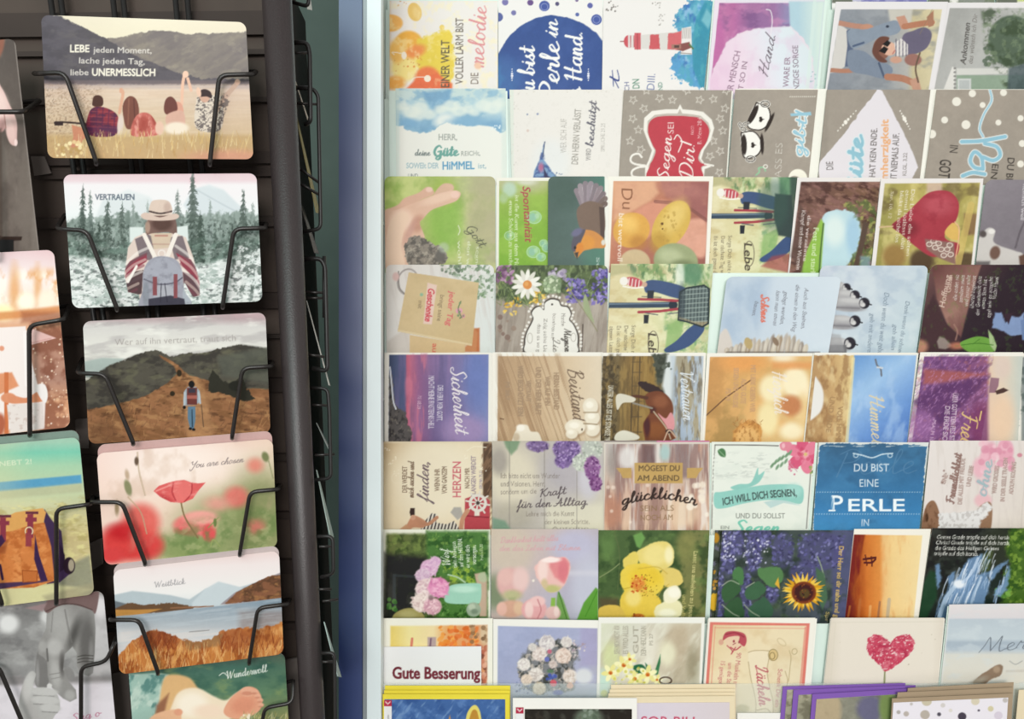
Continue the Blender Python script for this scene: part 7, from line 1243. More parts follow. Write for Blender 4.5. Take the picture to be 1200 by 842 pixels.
def art(a):
    a.fill('d2c8bb'); a.clip([(709.5, 520), (830, 520), (831, 630), (708, 630)]); a.grad(0, 520, 0, 619, [(0, 'c3b9b3'), (.3, 'c2b0a4'), (.6, 'd0ad98'), (1, 'd8b79c')]); a.noise('8a6660', 6, 60, .5, .6, .75, 3); a.noise('e6dcd4', 7, 60, .54, .64, .8, 9); a.noise('b98068', 5, 40, .58, .66, .6, 15); a.rect(752, 520, 768, 550, '6b5354', 7, .8); a.rect(790, 518, 808, 560, '7d6464', 8, .7); a.ell(779, 530, 6, 10, 'a9c0bc', 6); a.ell(718, 540, 6, 20, '8f8580', 7, 0, .6); a.ell(735, 536, 10, 14, 'e4e0dc', 9, 0, .8); a.ell(800, 600, 20, 18, 'e3c7a8', 14, 0, .7); a.ell(716, 600, 10, 20, 'c08468', 9, 0, .7); a.spots(12, 808, 560, 830, 612, 2, 4.5, 'efe0cc f3e8d8', 4, .7, 2.5); a.spots(8, 709, 566, 760, 616, 1.5, 3, 'efdccc', 7, .6, 2); a.noclip()
    a.line([(708, 516.8), (770, 516.8)], 1.4, '6a5a5a', 0); a.line([(770, 516.8), (831, 516.6)], 1.6, 'c25a8c', 0)
    a.rect(743.5, 542, 800, 566, 'bf9a5c', 1.1)
    for sx, x0, x1 in ((-1, 740, 722), (1, 805, 824)):
        a.poly([(x0, 548), (x1, 548), (x1+(4 if sx < 0 else -4), 553), (x0, 553)], 'bf9a5c', 1); a.poly([(x0, 552), (x1-sx*4, 552), (x1-sx*8, 560), (x0, 560)], 'bf9a5c', 1)
    a.text('MÖGEST DU', 748, 551.5, 797, 551.5, 6.4, '5c4c38', .1); a.text('AM ABEND', 747, 563, 796.5, 563, 6.4, '5c4c38', .1); a.script('glücklicher', 728, 592, 816, 592, 6.4, '3c302c', 2.5, .55, .15, arc=8); a.text('SEIN ALS', 750, 598.5, 790, 598, 6.4, '8d6f50', 0); a.text('NOCH AM', 750, 609.5, 789, 609, 6.4, '8d6f50', 0)
greeting_card(5, 'card of blurred brown and pink stripes lettered glücklicher', art, 707.5, 831.5, 516, dz=-.001)
def art(a):
    a.fill('e1e3d8'); a.noise('d3d9ce', 20, 16, .5, .7, .5, 4); a.clip([(838, 530), (905, 530), (900, 560), (838, 560)], 8); a.noise('bcc0b8', 9, 2.2, .58, .64, .6, 5); a.noclip(); a.line([(838, 521), (868, 521), (912, 522)], 1.4, '5a5450', 0, .8); a.line([(838, 521), (836, 545), (835, 580), (834, 619)], 1.2, '6d6660', 0, .7); a.line([(951, 540), (948, 580), (945, 619)], 1.2, '5a5450', 0, .8)
    for k in range(20): a.ell(835.5+(k*37 % 7)*.2, 525+4.6*k, .8, 1.6, 'e1e3d8', 1)
    a.poly([(841, 528), (846, 525), (850, 528), (850, 535), (844, 534)], '4f7a50', 1.3, sm=1); a.line([(842, 527), (850, 535)], .8, '8fae88', 0)
    a.petals(943, 532, 6, 22, 7, 'd65a7a', 'e07a92', rot=20); a.ell(943, 532, 5, 5, 'e89aa4', 2); a.ell(944, 532, 2, 2, 'd8b878', 1.3); a.spots(12, 934, 522, 954, 544, 1.5, 3, 'c2405f e58ca0 d04c70', 4, .5); a.poly([(914, 520), (922, 516), (928, 520), (924, 527), (916, 527)], 'dc8494', 1.4, sm=1); a.ell(918, 522, 2, 3, 'eab0b8', 1.4)
    for x, y in [(905, 545), (909, 541), (913, 538), (917, 536), (922, 533), (926, 530), (911, 547), (916, 544), (921, 540)]: a.ell(x, y, 3.6, 1.5, '7d9c7c', 1.2, -60); 
    a.line([(903, 546), (926, 530)], .9, '6d8c6c'); a.spots(7, 924, 540, 936, 556, 1, 2, 'd98aa0 c8607e', 6); a.line([(926, 543), (934, 552)], .8, 'c890a0'); a.spots(8, 949, 546, 956, 558, 1, 2.2, '9aa45c 6d8450', 7)
    P = [(837, 578), (846, 576), (870, 572), (895, 568), (920, 567), (938, 569), (942, 578), (938, 590), (918, 586), (895, 586), (870, 590), (850, 595), (838, 594)]
    a.poly([(856, 571), (866, 567), (880, 565), (888, 548), (889, 556), (896, 552), (888, 566), (866, 574)], '8cc4b8', 1.6, sm=1); a.poly([(838, 577), (866, 574), (848, 582)], 'a6d0c6', 1.4); a.poly([(895, 588), (915, 584), (938, 592), (918, 589), (903, 595)], 'b8cfcb', 1.6); a.poly(P, '8fc7bb', 1.4, sm=1); a.ell(930, 574, 10, 8, 'a9d6cc', 7, 0, .6)
    a.text('ICH WILL DICH SEGNEN,', 847, 592, 934, 581, 8.4, '3f4a48', .15, 0, arc=2.2); a.text('UND DU SOLLST', 862, 607, 920, 607, 6, '7d8078', .05); a.script('Segen', 859, 624, 914, 624, 7, '79c4ae', 3, .6, .25); a.text('EIN', 844, 619.5, 855, 619.5, 3.6, '6a6e68')
greeting_card(5, 'cream card with pink flower and a mint ribbon lettered Ich will dich segnen', art, 834, 955.5, 517.5, lean=(-1, -8), dz=-.0003, env=(-2, 3, 1, 'mint'))
def art(a):
    a.fill('d6d8d4'); P = [(961, 522), (968, 520), (990, 519), (1010, 521), (1030, 519), (1050, 521), (1070, 521), (1087, 523), (1084, 545), (1080, 600), (1078, 660), (952, 660), (955, 580)]
    a.poly(P, '3f7099', 1.3, rough=1.6, rs=3); a.clip(P, 1.3, 1.6, 3); a.grad(0, 520, 0, 625, [(0, '3f6484'), (.3, '3f6f98'), (.7, '3f7cae'), (1, '4a90c2')]); a.noise('4a83ae', 26, 20, .52, .7, .5, 4); a.noise('365a7c', 20, 20, .56, .72, .4, 9); a.script('Perle', 976, 556, 1072, 554, 14, '5d86a8', 1.6, .6, .3, op=.55); a.noclip(); a.blades(16, 964, 522, 1084, 523, 4, 12, 'cfd6d6 e2e4e0', 5, 0, 5, 1, .6)
    a.line([(1000, 531), (1010, 533), (1022, 536), (1034, 532), (1046, 531)], 1.4, 'c4d6e0'); 
    for x in (1003, 1043): a.ring(x, 533.5, 2.6, 2.2, 1, 'b4cad8')
    a.text('DU BIST', 1000, 552, 1042, 552, 8.8, 'e2eaee', -.05); a.text('EINE', 1006.5, 570, 1030, 570, 8.8, 'dce6ec', -.05); a.text('P', 972.5, 598.5, 988, 598.5, 18, 'e8eef0', .25); a.text('ERLE', 992, 598.5, 1061, 598.5, 14, 'e8eef0', .3); a.line([(975, 582), (975, 598)], 1, '5f95bd', 0); a.rect(971, 597, 979, 598.8, 'e8eef0'); a.line([(976.2, 584), (976.2, 597)], .8, '5f95bd', 0); a.text('IN', 1009, 616, 1019, 616, 8, 'dce6ec', -.05)
    for x in range(955, 1079, 3): a.ell(x, 576.3, .7, .6, '9fc0d6', .8); a.ell(x-1, 602, .7, .6, '9fc0d6', .8)
greeting_card(5, 'bright blue painted card lettered Perle in white capitals', art, 959.5, 1088.5, 518, lean=(-7, -11), dz=-.001)
def art(a):
    a.grad(1090, 515, 1200, 619, [(0, 'dfd5d0'), (.5, 'ddd2cc'), (1, 'd8cdc2')]); a.noise('d0c4bc', 30, 4, .52, .66, .5, 3, rot=88); a.line([(1168, 517), (1160, 619)], 1, 'c3b8b0', 0, .7); a.line([(1205, 517), (1196, 619)], 1, 'c3b8b0', 0, .7); a.ell(1178, 528, 10, 14, 'e2a2b2', 4); a.ell(1158, 535, 9, 18, 'dfa0b0', 5, 15); a.ell(1148, 548, 8, 12, 'e4b0ba', 6); a.spots(30, 1150, 518, 1186, 552, 2, 5, 'e8b4c0 d88ca2 eec4cc', 5, .7, 2); a.ell(1152, 586, 10, 8, 'e2b4b8', 5); a.ell(1195, 533, 3, 2.4, 'd08a98', 1.6)
    a.poly([(1080, 622), (1084, 596), (1090, 587), (1096, 588), (1101, 602), (1102, 622)], '8f6a52', 1.6, sm=1); a.ell(1086, 606, 2, 5, '4f3828', 1.6); a.clip([(1080, 622), (1084, 596), (1096, 588), (1102, 622)], 2); a.noise('6d4c3a', 4, 7, .5, .62, .7, 4); a.noclip(); a.poly([(1144, 600), (1152, 590), (1160, 588), (1163, 598), (1160, 622), (1148, 622)], '927058', 1.8, sm=1); a.clip([(1100, 602), (1142, 598), (1156, 588), (1164, 594), (1158, 602), (1150, 610), (1146, 624), (1100, 624)], 2.5, 2, 3); a.fill('dcd8d6'); a.noise('b5aeaa', 3, 3, .52, .6, .7, 6); a.noclip()
    a.script('Freundlichkeit', 1117.5, 590, 1127, 532, 4.6, '8f7068', 2, .7, .1); a.script('Ohne', 1155, 582, 1163, 540, 6.4, '9db4b8', 2.4, .55, .1, halo='d8b8bc')
    for x, n, c in [(1108, 'EINE', 562), (1128, 'DIE ALLES MIT FREUDE', 564), (1138, 'UND LIEBE', 558), (1168, 'WIRD GROSSES', 562), (1178, 'IN DER SEELE TRAGEN', 562), (1188, 'ADOLPH KOLPING', 560)]: L = len(n)*2.7; a.text(n, x-1, c+L/2, x+3, c-L/2, 4.8, 'ab928a', .25)
    a.spots(4, 1104, 546, 1112, 576, .8, 1.6, '9a8078', 4)
greeting_card(5, 'pale wood card with pink blossom, lace and the word Freundlichkeit', art, 1090, 1262, 516, lean=(-10, -10), dz=-.0006)

# --- row 6
def wf(a):
    g = random.Random(3)
    for k in range(110):
        x = g.gauss(1136, 16); y = 650+(1150-x)*.7+g.uniform(-4, 36)
        if y > 716 or x < 1098 or x > 1170: continue
        L = g.uniform(8, 24); a.line([(x, y), (x-L*.22, y+L*.5), (x-L*.34, y+L)], 1.3, g.choice(['d8e2ee', 'b4c8e0', '9ab4d4', '5f7fa8', 'e8ecf2', '86a2c6']), 1, .6, .5)
    for k in range(24):
        x = g.uniform(1166, 1182); y = 700-(x-1166)*2.2+g.uniform(-8, 6); a.line([(x, y), (x-2, y+8)], 1, g.choice(['b4c8e0', '86a2c6']), 0, .6)
def art(a):
    a.fill('e6e4d2'); a.clip([(453, 625), (571, 625), (571, 736), (451, 736)], 5); a.grad(453, 625, 571, 720, ['6b7040', '55703c', '4c6238']); a.noise('3a4a28', 9, 9, .46, .6, .8, 3); a.noise('7d9048', 6, 6, .56, .66, .7, 9); a.clip([(500, 622), (572, 622), (572, 690), (515, 676), (500, 660)], 6); a.fill('4f7a3c'); a.noise('2f5428', 7, 6, .46, .6, .85, 5); a.noise('86a850', 4, 4, .58, .66, .7, 15); a.clip([(451, 648), (500, 652), (505, 710), (480, 736), (448, 736)], 10); a.fill('2c2c2a'); a.noise('4a4a44', 10, 20, .56, .7, .6, 6); a.clip([(453, 625), (571, 625), (571, 736), (451, 736)], 5)
    a.rect(460, 672, 464, 715, '454a4c', 2, .7); a.line([(464, 674), (500, 676)], 3, '3c4144', op=.7); a.noise('3b4a2c', 5, 5, .66, .74, .3, 26); a.clip([(520, 664), (556, 664), (556, 684), (528, 682)], 4); a.noise('9db83c', 4, 4, .46, .56, .85, 7); a.clip([(516, 700), (571, 700), (571, 736), (510, 736)], 5); a.fill('4d7a3a'); a.noise('2c4f24', 5, 5, .48, .6, .8, 17); a.noise('7da858', 3, 4, .6, .68, .7, 27); a.clip([(453, 625), (571, 625), (571, 736), (451, 736)], 5); a.spots(12, 455, 702, 464, 716, 1.5, 3, '5a8a44 3f6d34 7aa456', 5, .8)
    a.poly([(556, 672), (568, 670), (572, 680), (571, 722), (562, 722), (560, 690)], 'c0a48c', 2.5); a.ell(566, 676, 6, 6, 'a9c49c', 3, 0, .6); a.poly([(460, 722), (468, 715), (480, 712), (492, 715), (498, 724), (498, 736), (458, 736)], 'a59a5c', 2, sm=1); a.ell(478, 720, 10, 5, 'b5ac70', 5)
    a.poly([(530, 685), (560, 683), (564, 688), (563, 704), (556, 707), (524, 706), (522, 694)], '9ccbb4', 1.6, sm=1); a.ell(544, 690, 15, 4, 'b8ddc8', 4); a.line([(525, 673), (536, 676), (545, 682)], 1.8, 'a9c49c'); a.ell(555, 714, 8.5, 8.5, '9aa890', 1.8); a.ell(553, 711, 4, 4, 'b5c0a8', 3); a.ell(556, 716, 4, 3, '7a8a74', 3)
    for cx, cy, r, c, s in [(503, 665, 11, 'd9aac8 eac8da c48cb4 e0b4d0', 1), (510, 658, 7, 'e0b8d0 cfa0c4', 2), (495, 674, 9, 'dcc0d0 c8a0bc', 3), (500, 690, 14, 'e6cdcb f0dcd8 d0a8b0', 4), (514, 688, 13, 'e08cb4 f0b4cc d078a4 eaa0c0', 5), (494, 706, 12, 'e8d4cc f4e4dc cfb0ac', 6), (507, 710, 11, 'dcaab4 f0ccd0 c890a0', 7)]: a.ruffle(cx, cy, r, c, s, 34)
    a.ell(505, 700, 3, 3, '5c4448', 3, 0, .6); a.noclip()
    a.script('Wirf', 528, 663, 525, 643, 4.6, 'eef0e2', .8, .6, .3); a.text('dein Anliegen', 535.5, 665, 534, 634, 4.8, 'eef0e2', 0); a.text('auf den HERRN,', 543, 664, 541, 630, 4.8, 'eef0e2', 0); a.text('er wird dich', 550.5, 665, 550, 638, 4.8, 'eef0e2', 0); a.text('versorgen.', 558, 661, 557.5, 638, 4.8, 'eef0e2', 0); a.text('Psalm 55,23', 566, 656, 565.5, 637, 3.2, 'e0e4cc', -.05)
greeting_card(6, 'card of pink peonies in a mint vase lying sideways against dark hedges', art, 448.5, 574.5, 620)
def art(a):
    a.grad(576, 619, 700, 724, [(0, 'c9b8a4'), (.4, 'c4b2b0'), (.7, 'b2acbc'), (1, 'aaaab8')]); a.ell(672, 640, 26, 20, 'bab6cc', 18, 0, .9); a.ell(600, 645, 24, 26, 'cdbca8', 18, 0, .7); a.ell(690, 690, 20, 40, 'c3c3d2', 18, 0, .8); a.rect(665, 668, 702, 674, 'd3cfd8', 6, .5); a.ell(580, 694, 14, 20, '6d7f5c', 14, 0, .8); a.rect(576, 718, 640, 730, 'b8a494', 8, .5)
    a.ell(599, 683, 17, 18, 'dba9a4', 7); a.ell(610, 678, 10, 14, 'e4c0ba', 7); a.ell(592, 676, 9, 10, 'e2b4ac', 6); a.ell(600, 697, 11, 6, 'b7b386', 6); a.rect(596, 700, 604, 712, '9aa070', 4, .7)
    a.poly([(646, 700), (651, 700), (650, 726), (644, 726)], '87b04c', 1.8); a.poly([(654, 692), (660, 702), (668, 726), (652, 726), (652, 704)], '6f9a50', 3); a.line([(655, 694), (664, 724)], 1.4, '4f7a38'); a.poly([(698, 688), (701, 690), (701, 726), (676, 726), (684, 706)], '5f9a3c', 2.2); a.line([(700, 692), (686, 722)], 1.2, '4d8a30')
    P = [(627, 662), (636, 655), (645, 652), (652, 653), (662, 653), (668, 660), (666, 674), (660, 686), (652, 693), (642, 693), (634, 684), (628, 674)]
    a.poly(P, 'e8b8b0', 2.6, sm=1, rough=1.5); a.clip(P, 2.6, sm=1); a.poly([(644, 652), (662, 652), (668, 660), (662, 684), (650, 676), (644, 664)], 'e0888a', 5); a.ell(660, 668, 6, 12, 'd97880', 5); a.ell(636, 668, 6, 14, 'efd0c8', 5); a.ell(645, 655, 12, 4, 'f4e0da', 3); a.ell(646, 690, 12, 5, 'bdb878', 5); a.ell(638, 684, 4, 6, 'cfb890', 4); a.noclip(); a.ell(625, 680, 1.6, 1.6, 'e8dcd0', 1.6)
    a.ell(599, 713, 16, 10, 'd0a088', 4); a.ell(588, 713, 6, 8, 'e0b0a0', 3); a.ell(608, 712, 6, 8, 'd8b494', 4); a.ell(626, 714, 15, 13, 'dfa4a4', 3); a.ell(630, 704, 9, 6, 'e8bcb8', 3); a.ell(620, 714, 5, 10, 'eac8c2', 3); a.line([(630, 702), (634, 714), (630, 724)], 1.6, 'c47c80', op=.8); a.ell(648, 718, 9, 8, 'ddb4ae', 3); a.ell(652, 716, 3, 6, 'e8ccc4', 2)
    a.script('Dankbarkeit heilt alles', 586, 636, 654, 633, 3.4, 'd29ca2', .75, .6, .3); a.script('den das Leben mit Blumen', 585, 645, 680, 644, 3.2, 'd29ca2', .75, .6, .3)
greeting_card(6, 'card of pale pink tulips with soft pink script lines at the top', art, 575.5, 701, 619.5, bottom=None, dz=-.0004)
def art(a):
    a.grad(702, 621, 830, 722, [(0, '51683e'), (.5, '4a5f3a'), (1, '7a7a48')]); a.rect(798, 620, 832, 726, '7d7c4c', 10, .85); a.noise('33482c', 14, 14, .5, .66, .8, 3); a.noise('6f8a4c', 16, 10, .56, .7, .5, 9); a.ell(712, 640, 9, 16, '66864a', 9, 0, .7); a.poly([(742, 627), (752, 623), (756, 630), (750, 642), (746, 640)], '6d9a52', 3); a.line([(720, 622), (726, 650), (724, 690)], 1.5, '5f6d44', op=.6); a.line([(703, 676), (716, 668), (726, 660)], 1.2, '7d8a5c'); a.poly([(702, 700), (724, 700), (730, 724), (702, 724)], '5c4a38', 8, .7); a.ell(804, 640, 12, 20, '8a8850', 12, 0, .8)
    for P, c in [([(745, 650), (756, 640), (770, 634), (784, 636), (790, 648), (788, 660), (776, 668), (758, 668)], 'e3cd74'), ([(730, 656), (742, 646), (748, 652), (744, 668), (734, 668)], 'e0c860'), ([(778, 666), (792, 666), (800, 676), (798, 684), (784, 688), (774, 680)], 'dfc56c'), ([(727, 672), (736, 662), (756, 660), (772, 668), (778, 684), (766, 698), (744, 700), (730, 690)], 'e6c84c'), ([(727, 700), (736, 690), (756, 690), (772, 700), (776, 718), (760, 732), (732, 732), (727, 714)], 'e2c14a'), ([(702, 712), (716, 708), (728, 712), (732, 726), (702, 726)], 'd8b650'), ([(768, 712), (784, 702), (796, 704), (800, 716), (790, 726), (770, 726)], 'e6deb0'), ([(780, 690), (794, 686), (798, 698), (788, 706), (778, 704)], 'ece4c4')]:
        a.poly(P, c, 2, sm=1, rough=1)
    a.ell(768, 650, 14, 12, 'ecd98c', 8, 0, .8); a.ell(784, 650, 5, 10, 'f0e4b0', 5); a.ell(756, 676, 20, 12, 'e8c43c', 9); a.ell(742, 700, 9, 10, 'ecd888', 7, 0, .7); a.ell(790, 694, 7, 6, 'f2ecd8', 4); a.ell(782, 718, 10, 5, 'f0ecd0', 4); a.line([(730, 690), (742, 688), (756, 694)], 1.2, 'b9942c', op=.6); a.line([(748, 666), (770, 664), (782, 672)], 1.2, 'c2a23c', op=.6); a.line([(770, 700), (776, 690), (784, 684)], 1.2, 'bda040', op=.6)
    a.ell(748, 684, 8, 7, 'd9863c', 6); a.spots(46, 740, 674, 758, 694, .6, 1.5, 'd0602c e08a3c b8481c e8a850', 4); a.spots(34, 752, 672, 770, 698, .5, .9, '8a6a28 a8842c', 5); a.ell(748, 722, 7, 3.4, 'b8642c', 2); a.spots(8, 742, 719, 754, 725, .6, 1.4, '8a4a20 d08040', 6)
    a.text('Lasst uns aufsehen zu Jesus,', 813, 645, 807, 724, 5, 'ddcf8c', 0); a.text('und Vollender', 800, 696, 797, 738, 4.6, 'c9bc74', -.05)
greeting_card(6, 'dark green card of a big pale yellow open rose', art, 701.5, 831.5, 621, lean=(-.5, -5), dz=.0004)
def lupin(a, x0, x1, y0, y1, n, seed):
    a.ell((x0+x1)/2, (y0+y1)/2, (x1-x0)/2, (y1-y0)/2+3, '55527f', 5, 0, .75); a.spots(n, x0, y0, x1, y1, 1, 2.6, '5a5788 6f6ca2 42405f 8684b4 615e94 3d3c58', seed, .85, 1.1, .6)
def art(a): a.fill('4d5448'); a.noise('2f362c', 6, 8, .48, .6, .8, 3); a.noise('8c84a8', 4, 6, .58, .66, .6, 5); a.petals(838, 705, 14, 10, 3, 'dfae34'); a.ell(839, 630, 4, 6, 'b8842c', 2); a.spots(10, 836, 668, 842, 690, .8, 1.8, 'c08a34 d8a04c', 5)
greeting_card(6, 'second sunflower card, only a sliver in view left of the large sunflower card', art, 838, 905, 621, lean=(-6, -6), dz=.002, vis=115)
def art(a):
    a.grad(842, 621, 1000, 722, [(0, '454b4c'), (.5, '4a5450'), (1, '54586c')]); a.noise('2f3a32', 10, 12, .46, .62, .8, 3); a.noise('5a6d4c', 9, 7, .56, .7, .5, 8); a.rect(975, 618, 1004, 726, '56587c', 6, .8)
    lupin(a, 845, 862, 622, 672, 80, 1); lupin(a, 858, 872, 622, 650, 40, 11); lupin(a, 874, 892, 624, 668, 90, 2); lupin(a, 884, 904, 620, 640, 40, 12); lupin(a, 905, 930, 626, 662, 70, 3); lupin(a, 935, 990, 625, 665, 110, 4); lupin(a, 842, 848, 670, 722, 50, 5); lupin(a, 868, 880, 672, 722, 60, 6); lupin(a, 898, 912, 686, 704, 26, 7); lupin(a, 925, 958, 660, 680, 40, 8); a.noise('3f4a44', 12, 10, .62, .72, .5, 22)
    for P, c in [([(858, 672), (864, 664), (870, 668), (872, 682), (864, 684)], '4f7a4c'), ([(888, 668), (900, 664), (914, 666), (918, 676), (908, 688), (896, 682)], '587f50'), ([(846, 690), (860, 678), (868, 690), (858, 702), (848, 704)], '3f5f40'), ([(874, 692), (888, 680), (898, 690), (888, 700), (876, 702)], '44664a'), ([(850, 710), (866, 700), (872, 722), (852, 724)], '3c5a3e'), ([(878, 712), (896, 700), (906, 716), (896, 726), (880, 724)], '40604a')]: a.poly(P, c, 2, sm=1, rough=1.5)
    for p in [[(846, 686), (856, 680), (866, 684)], [(872, 708), (880, 716), (890, 722)], [(846, 708), (858, 718), (866, 722)], [(874, 688), (884, 682)]]: a.line(p, 1.3, '9aa48c', op=.8)
    a.spots(40, 870, 632, 902, 660, .6, 1.4, 'c4c2dc a8a6d0 e0dee8', 9, .8); a.spots(30, 846, 624, 862, 656, .6, 1.4, 'b8b6d8 dcdae8', 10, .8); a.line([(958, 652), (962, 662), (966, 676)], 1.4, '9aa888', op=.8); a.poly([(956, 664), (966, 672), (970, 700), (964, 714), (958, 700)], '4d6a50', 3); a.poly([(908, 684), (912, 676), (914, 690)], 'd8a83c', 1.5)
    g = random.Random(4)
    for ring, (n, L, w) in enumerate([(24, 26, 4.2), (22, 23, 4)]):
        for k in range(n):
            t = 2*math.pi*(k+ring*.5)/n + g.uniform(-.08, .08); q = L*g.uniform(.9, 1.08)
            a.poly([(941+8*math.cos(t-.25), 693+8*math.sin(t-.25)), (941+q*.62*math.cos(t-.13), 693+q*.62*.92*math.sin(t-.13)), (941+q*math.cos(t), 693+q*.92*math.sin(t)), (941+q*.62*math.cos(t+.13), 693+q*.62*.92*math.sin(t+.13)), (941+8*math.cos(t+.25), 693+8*math.sin(t+.25))], ['e6b030', 'efc24a', 'd99a28', 'f0c858'][g.randrange(4)], .9)
    a.ell(942, 694, 14.5, 13, '7d3f28', 2); a.ell(942, 694, 11, 10, '4a2a20', 3); a.ell(943, 695, 6, 5.6, '5c4a30', 3); a.spots(26, 930, 683, 954, 705, .6, 1.2, '8d4a2c 33201a a05c34', 8, .8)
    a.text('Der Herr sei dir nahe und geh', 983.5, 639, 977, 730, 5.4, 'e0b860', .1, 0); a.text('Spr', 968, 716, 967, 728, 4, 'c0a868', 0)
greeting_card(6, 'large sunflower card with blue lupins', art, 846.5, 1000.5, 621, lean=(-8, -10), dz=-.0012)
def art(a):
    frame(a, [(1001, 626), (1081, 627), (1069, 740), (988, 740)], 'ece5d8'); a.grad(995, 0, 1080, 0, [(0, '6d2c1c'), (.12, '9a4424'), (.25, 'cf7434'), (.42, 'dd8c44'), (.47, 'e8b878'), (.6, 'ecc888'), (1, 'eed49c')]); a.poly([(995, 625), (1014, 626), (1010, 645), (1007, 672), (998, 690), (990, 692)], '7d2f1e', 2.5); a.noise('d9803c', 8, 30, .56, .7, .3, 4)
    a.text('H', 1013, 660, 1013.3, 660, 1, '7d2f1e') if False else None
    a.line([(1012, 655), (1019, 654), (1026, 653)], 2.6, '5a2818', 0); a.line([(1013, 659), (1022, 659), (1026, 655)], 2.2, '5a2818', 0); a.line([(1014, 650), (1016, 662)], 1.4, '5a2818', 0); a.line([(1021, 652), (1022, 663)], 1.6, '5a2818', 0)
    a.line([(1008, 702), (1006, 722)], 3, 'b86c3c', 0, .7); a.line([(1020, 710), (1019, 723)], 3, 'e0a868', 0, .7); a.line([(1031, 705), (1029, 724)], 2.6, '9a6c50', 0, .8); a.line([(1042, 702), (1040, 724)], 4, 'b8a890', 0, .8); a.line([(996, 710), (994, 722)], 2.4, 'b86c3c', 0, .7)
greeting_card(6, 'white bordered orange sunset card with tiny leaping figures', art, 1001, 1091, 619.5, lean=(-12, -14), dz=-.0004)
def art(a):
    a.grad(1090, 619, 1200, 722, [(0, '33302e'), (.5, '2e3330'), (1, '2c3a36')]); a.noise('454a44', 12, 12, .52, .68, .6, 3); a.noise('232624', 14, 10, .54, .66, .7, 8); a.ell(1170, 640, 20, 24, '3c4034', 14, 0, .7)
    a.clip([(1185, 618), (1265, 618), (1265, 725), (1172, 725), (1176, 690), (1182, 660), (1180, 640)], 7, 5, 6); a.fill('4c6a30'); a.noise('34501f', 7, 7, .46, .6, .85, 5); a.noise('86a444', 5, 5, .56, .66, .75, 15); a.noclip(); a.poly([(1078, 690), (1090, 668), (1098, 670), (1098, 700), (1086, 724), (1076, 724)], '2c4a34', 5, .8); a.poly([(1150, 650), (1164, 644), (1160, 668), (1150, 672)], '4f5c38', 5, .8); a.spots(20, 1166, 690, 1184, 700, 1, 2.5, '5a8a3c 7aa84c', 6, .8)
    for P in [[(1134, 655), (1152, 648), (1150, 662), (1144, 676), (1130, 690), (1114, 688), (1126, 670)], [(1098, 722), (1104, 702), (1112, 688), (1126, 684), (1140, 674), (1156, 670), (1160, 684), (1154, 704), (1152, 726), (1098, 726)], [(1156, 672), (1170, 662), (1182, 656), (1172, 668), (1162, 680)], [(1168, 690), (1176, 682), (1182, 662), (1184, 668), (1180, 690), (1172, 698), (1164, 696)], [(1096, 662), (1101, 660), (1103, 680), (1098, 690)], [(1110, 676), (1120, 668), (1118, 684), (1112, 690)]]:
        a.poly(P, '6f8fb4', 3.5, .9, rough=2, rs=4)
    a.clip([(1096, 724), (1104, 700), (1114, 686), (1134, 655), (1152, 648), (1148, 668), (1158, 672), (1156, 700), (1152, 726)], 4, 2, 4); a.noclip(); wf(a); a.ell(1124, 684, 7, 5, 'e2e6ec', 4); a.line([(1118, 688), (1108, 702), (1101, 722)], 5, 'c4d4e4', op=.6); a.line([(1146, 654), (1138, 672), (1128, 682)], 3, 'c4d4e8', op=.7); a.line([(1150, 676), (1140, 700), (1136, 722)], 3, 'b8cce0', op=.6)
    for k, (s, w) in enumerate([('Gottes Gnade tröpfle auf dich herab.', 86), ('Christi Gnade tröpfle auf dich herab,', 87), ('die Gnade des Heiligen Geistes', 75), ('tröpfle auf dich herab.', 52)]): a.text(s, 1097.5-1.1*k, 631+6.4*k, 1097.5-1.1*k+w, 631.6+6.4*k, 4.5, 'f0ece4', -.02, .2)
greeting_card(6, 'dark waterfall card with white lettering Gottes Gnade', art, 1092.5, 1262, 618.5, lean=(-15, -13), dz=-.001)

# --- row 7
def art(a):
    frame(a, [(457.5, 733), (571, 732), (570, 860), (457, 860)], 'ece8d8', 3); a.grad(457, 0, 571, 0, [(0, 'e4c868'), (.2, 'ecdc98'), (.45, 'ecd4a0'), (.6, 'e4a060'), (1, 'd89468')]); a.spots(60, 515, 734, 560, 756, 2, 4.5, 'e88838 d8682c f0a04c e4783c', 4, .85, 1., .6); a.ell(568, 742, 6, 14, 'd4b894', 6); a.spots(16, 552, 732, 571, 752, 1.5, 3, '8a6a4c b08c68 6d5038', 5, .8); a.spots(40, 560, 756, 572, 806, 2, 4, 'cc8468 b86850 e0a88c 7d4a3c d8b494', 6, .85); a.rect(501, 746, 511, 760, 'a89098', 2, .8); a.line([(505, 748), (504, 758)], 2, '7d6070', 0); a.line([(483, 748), (482, 757)], 3, 'd88068', 0)
greeting_card(7, 'white bordered card of orange blossoms behind the sign Gute Besserung', art, 448, 577.5, 724)
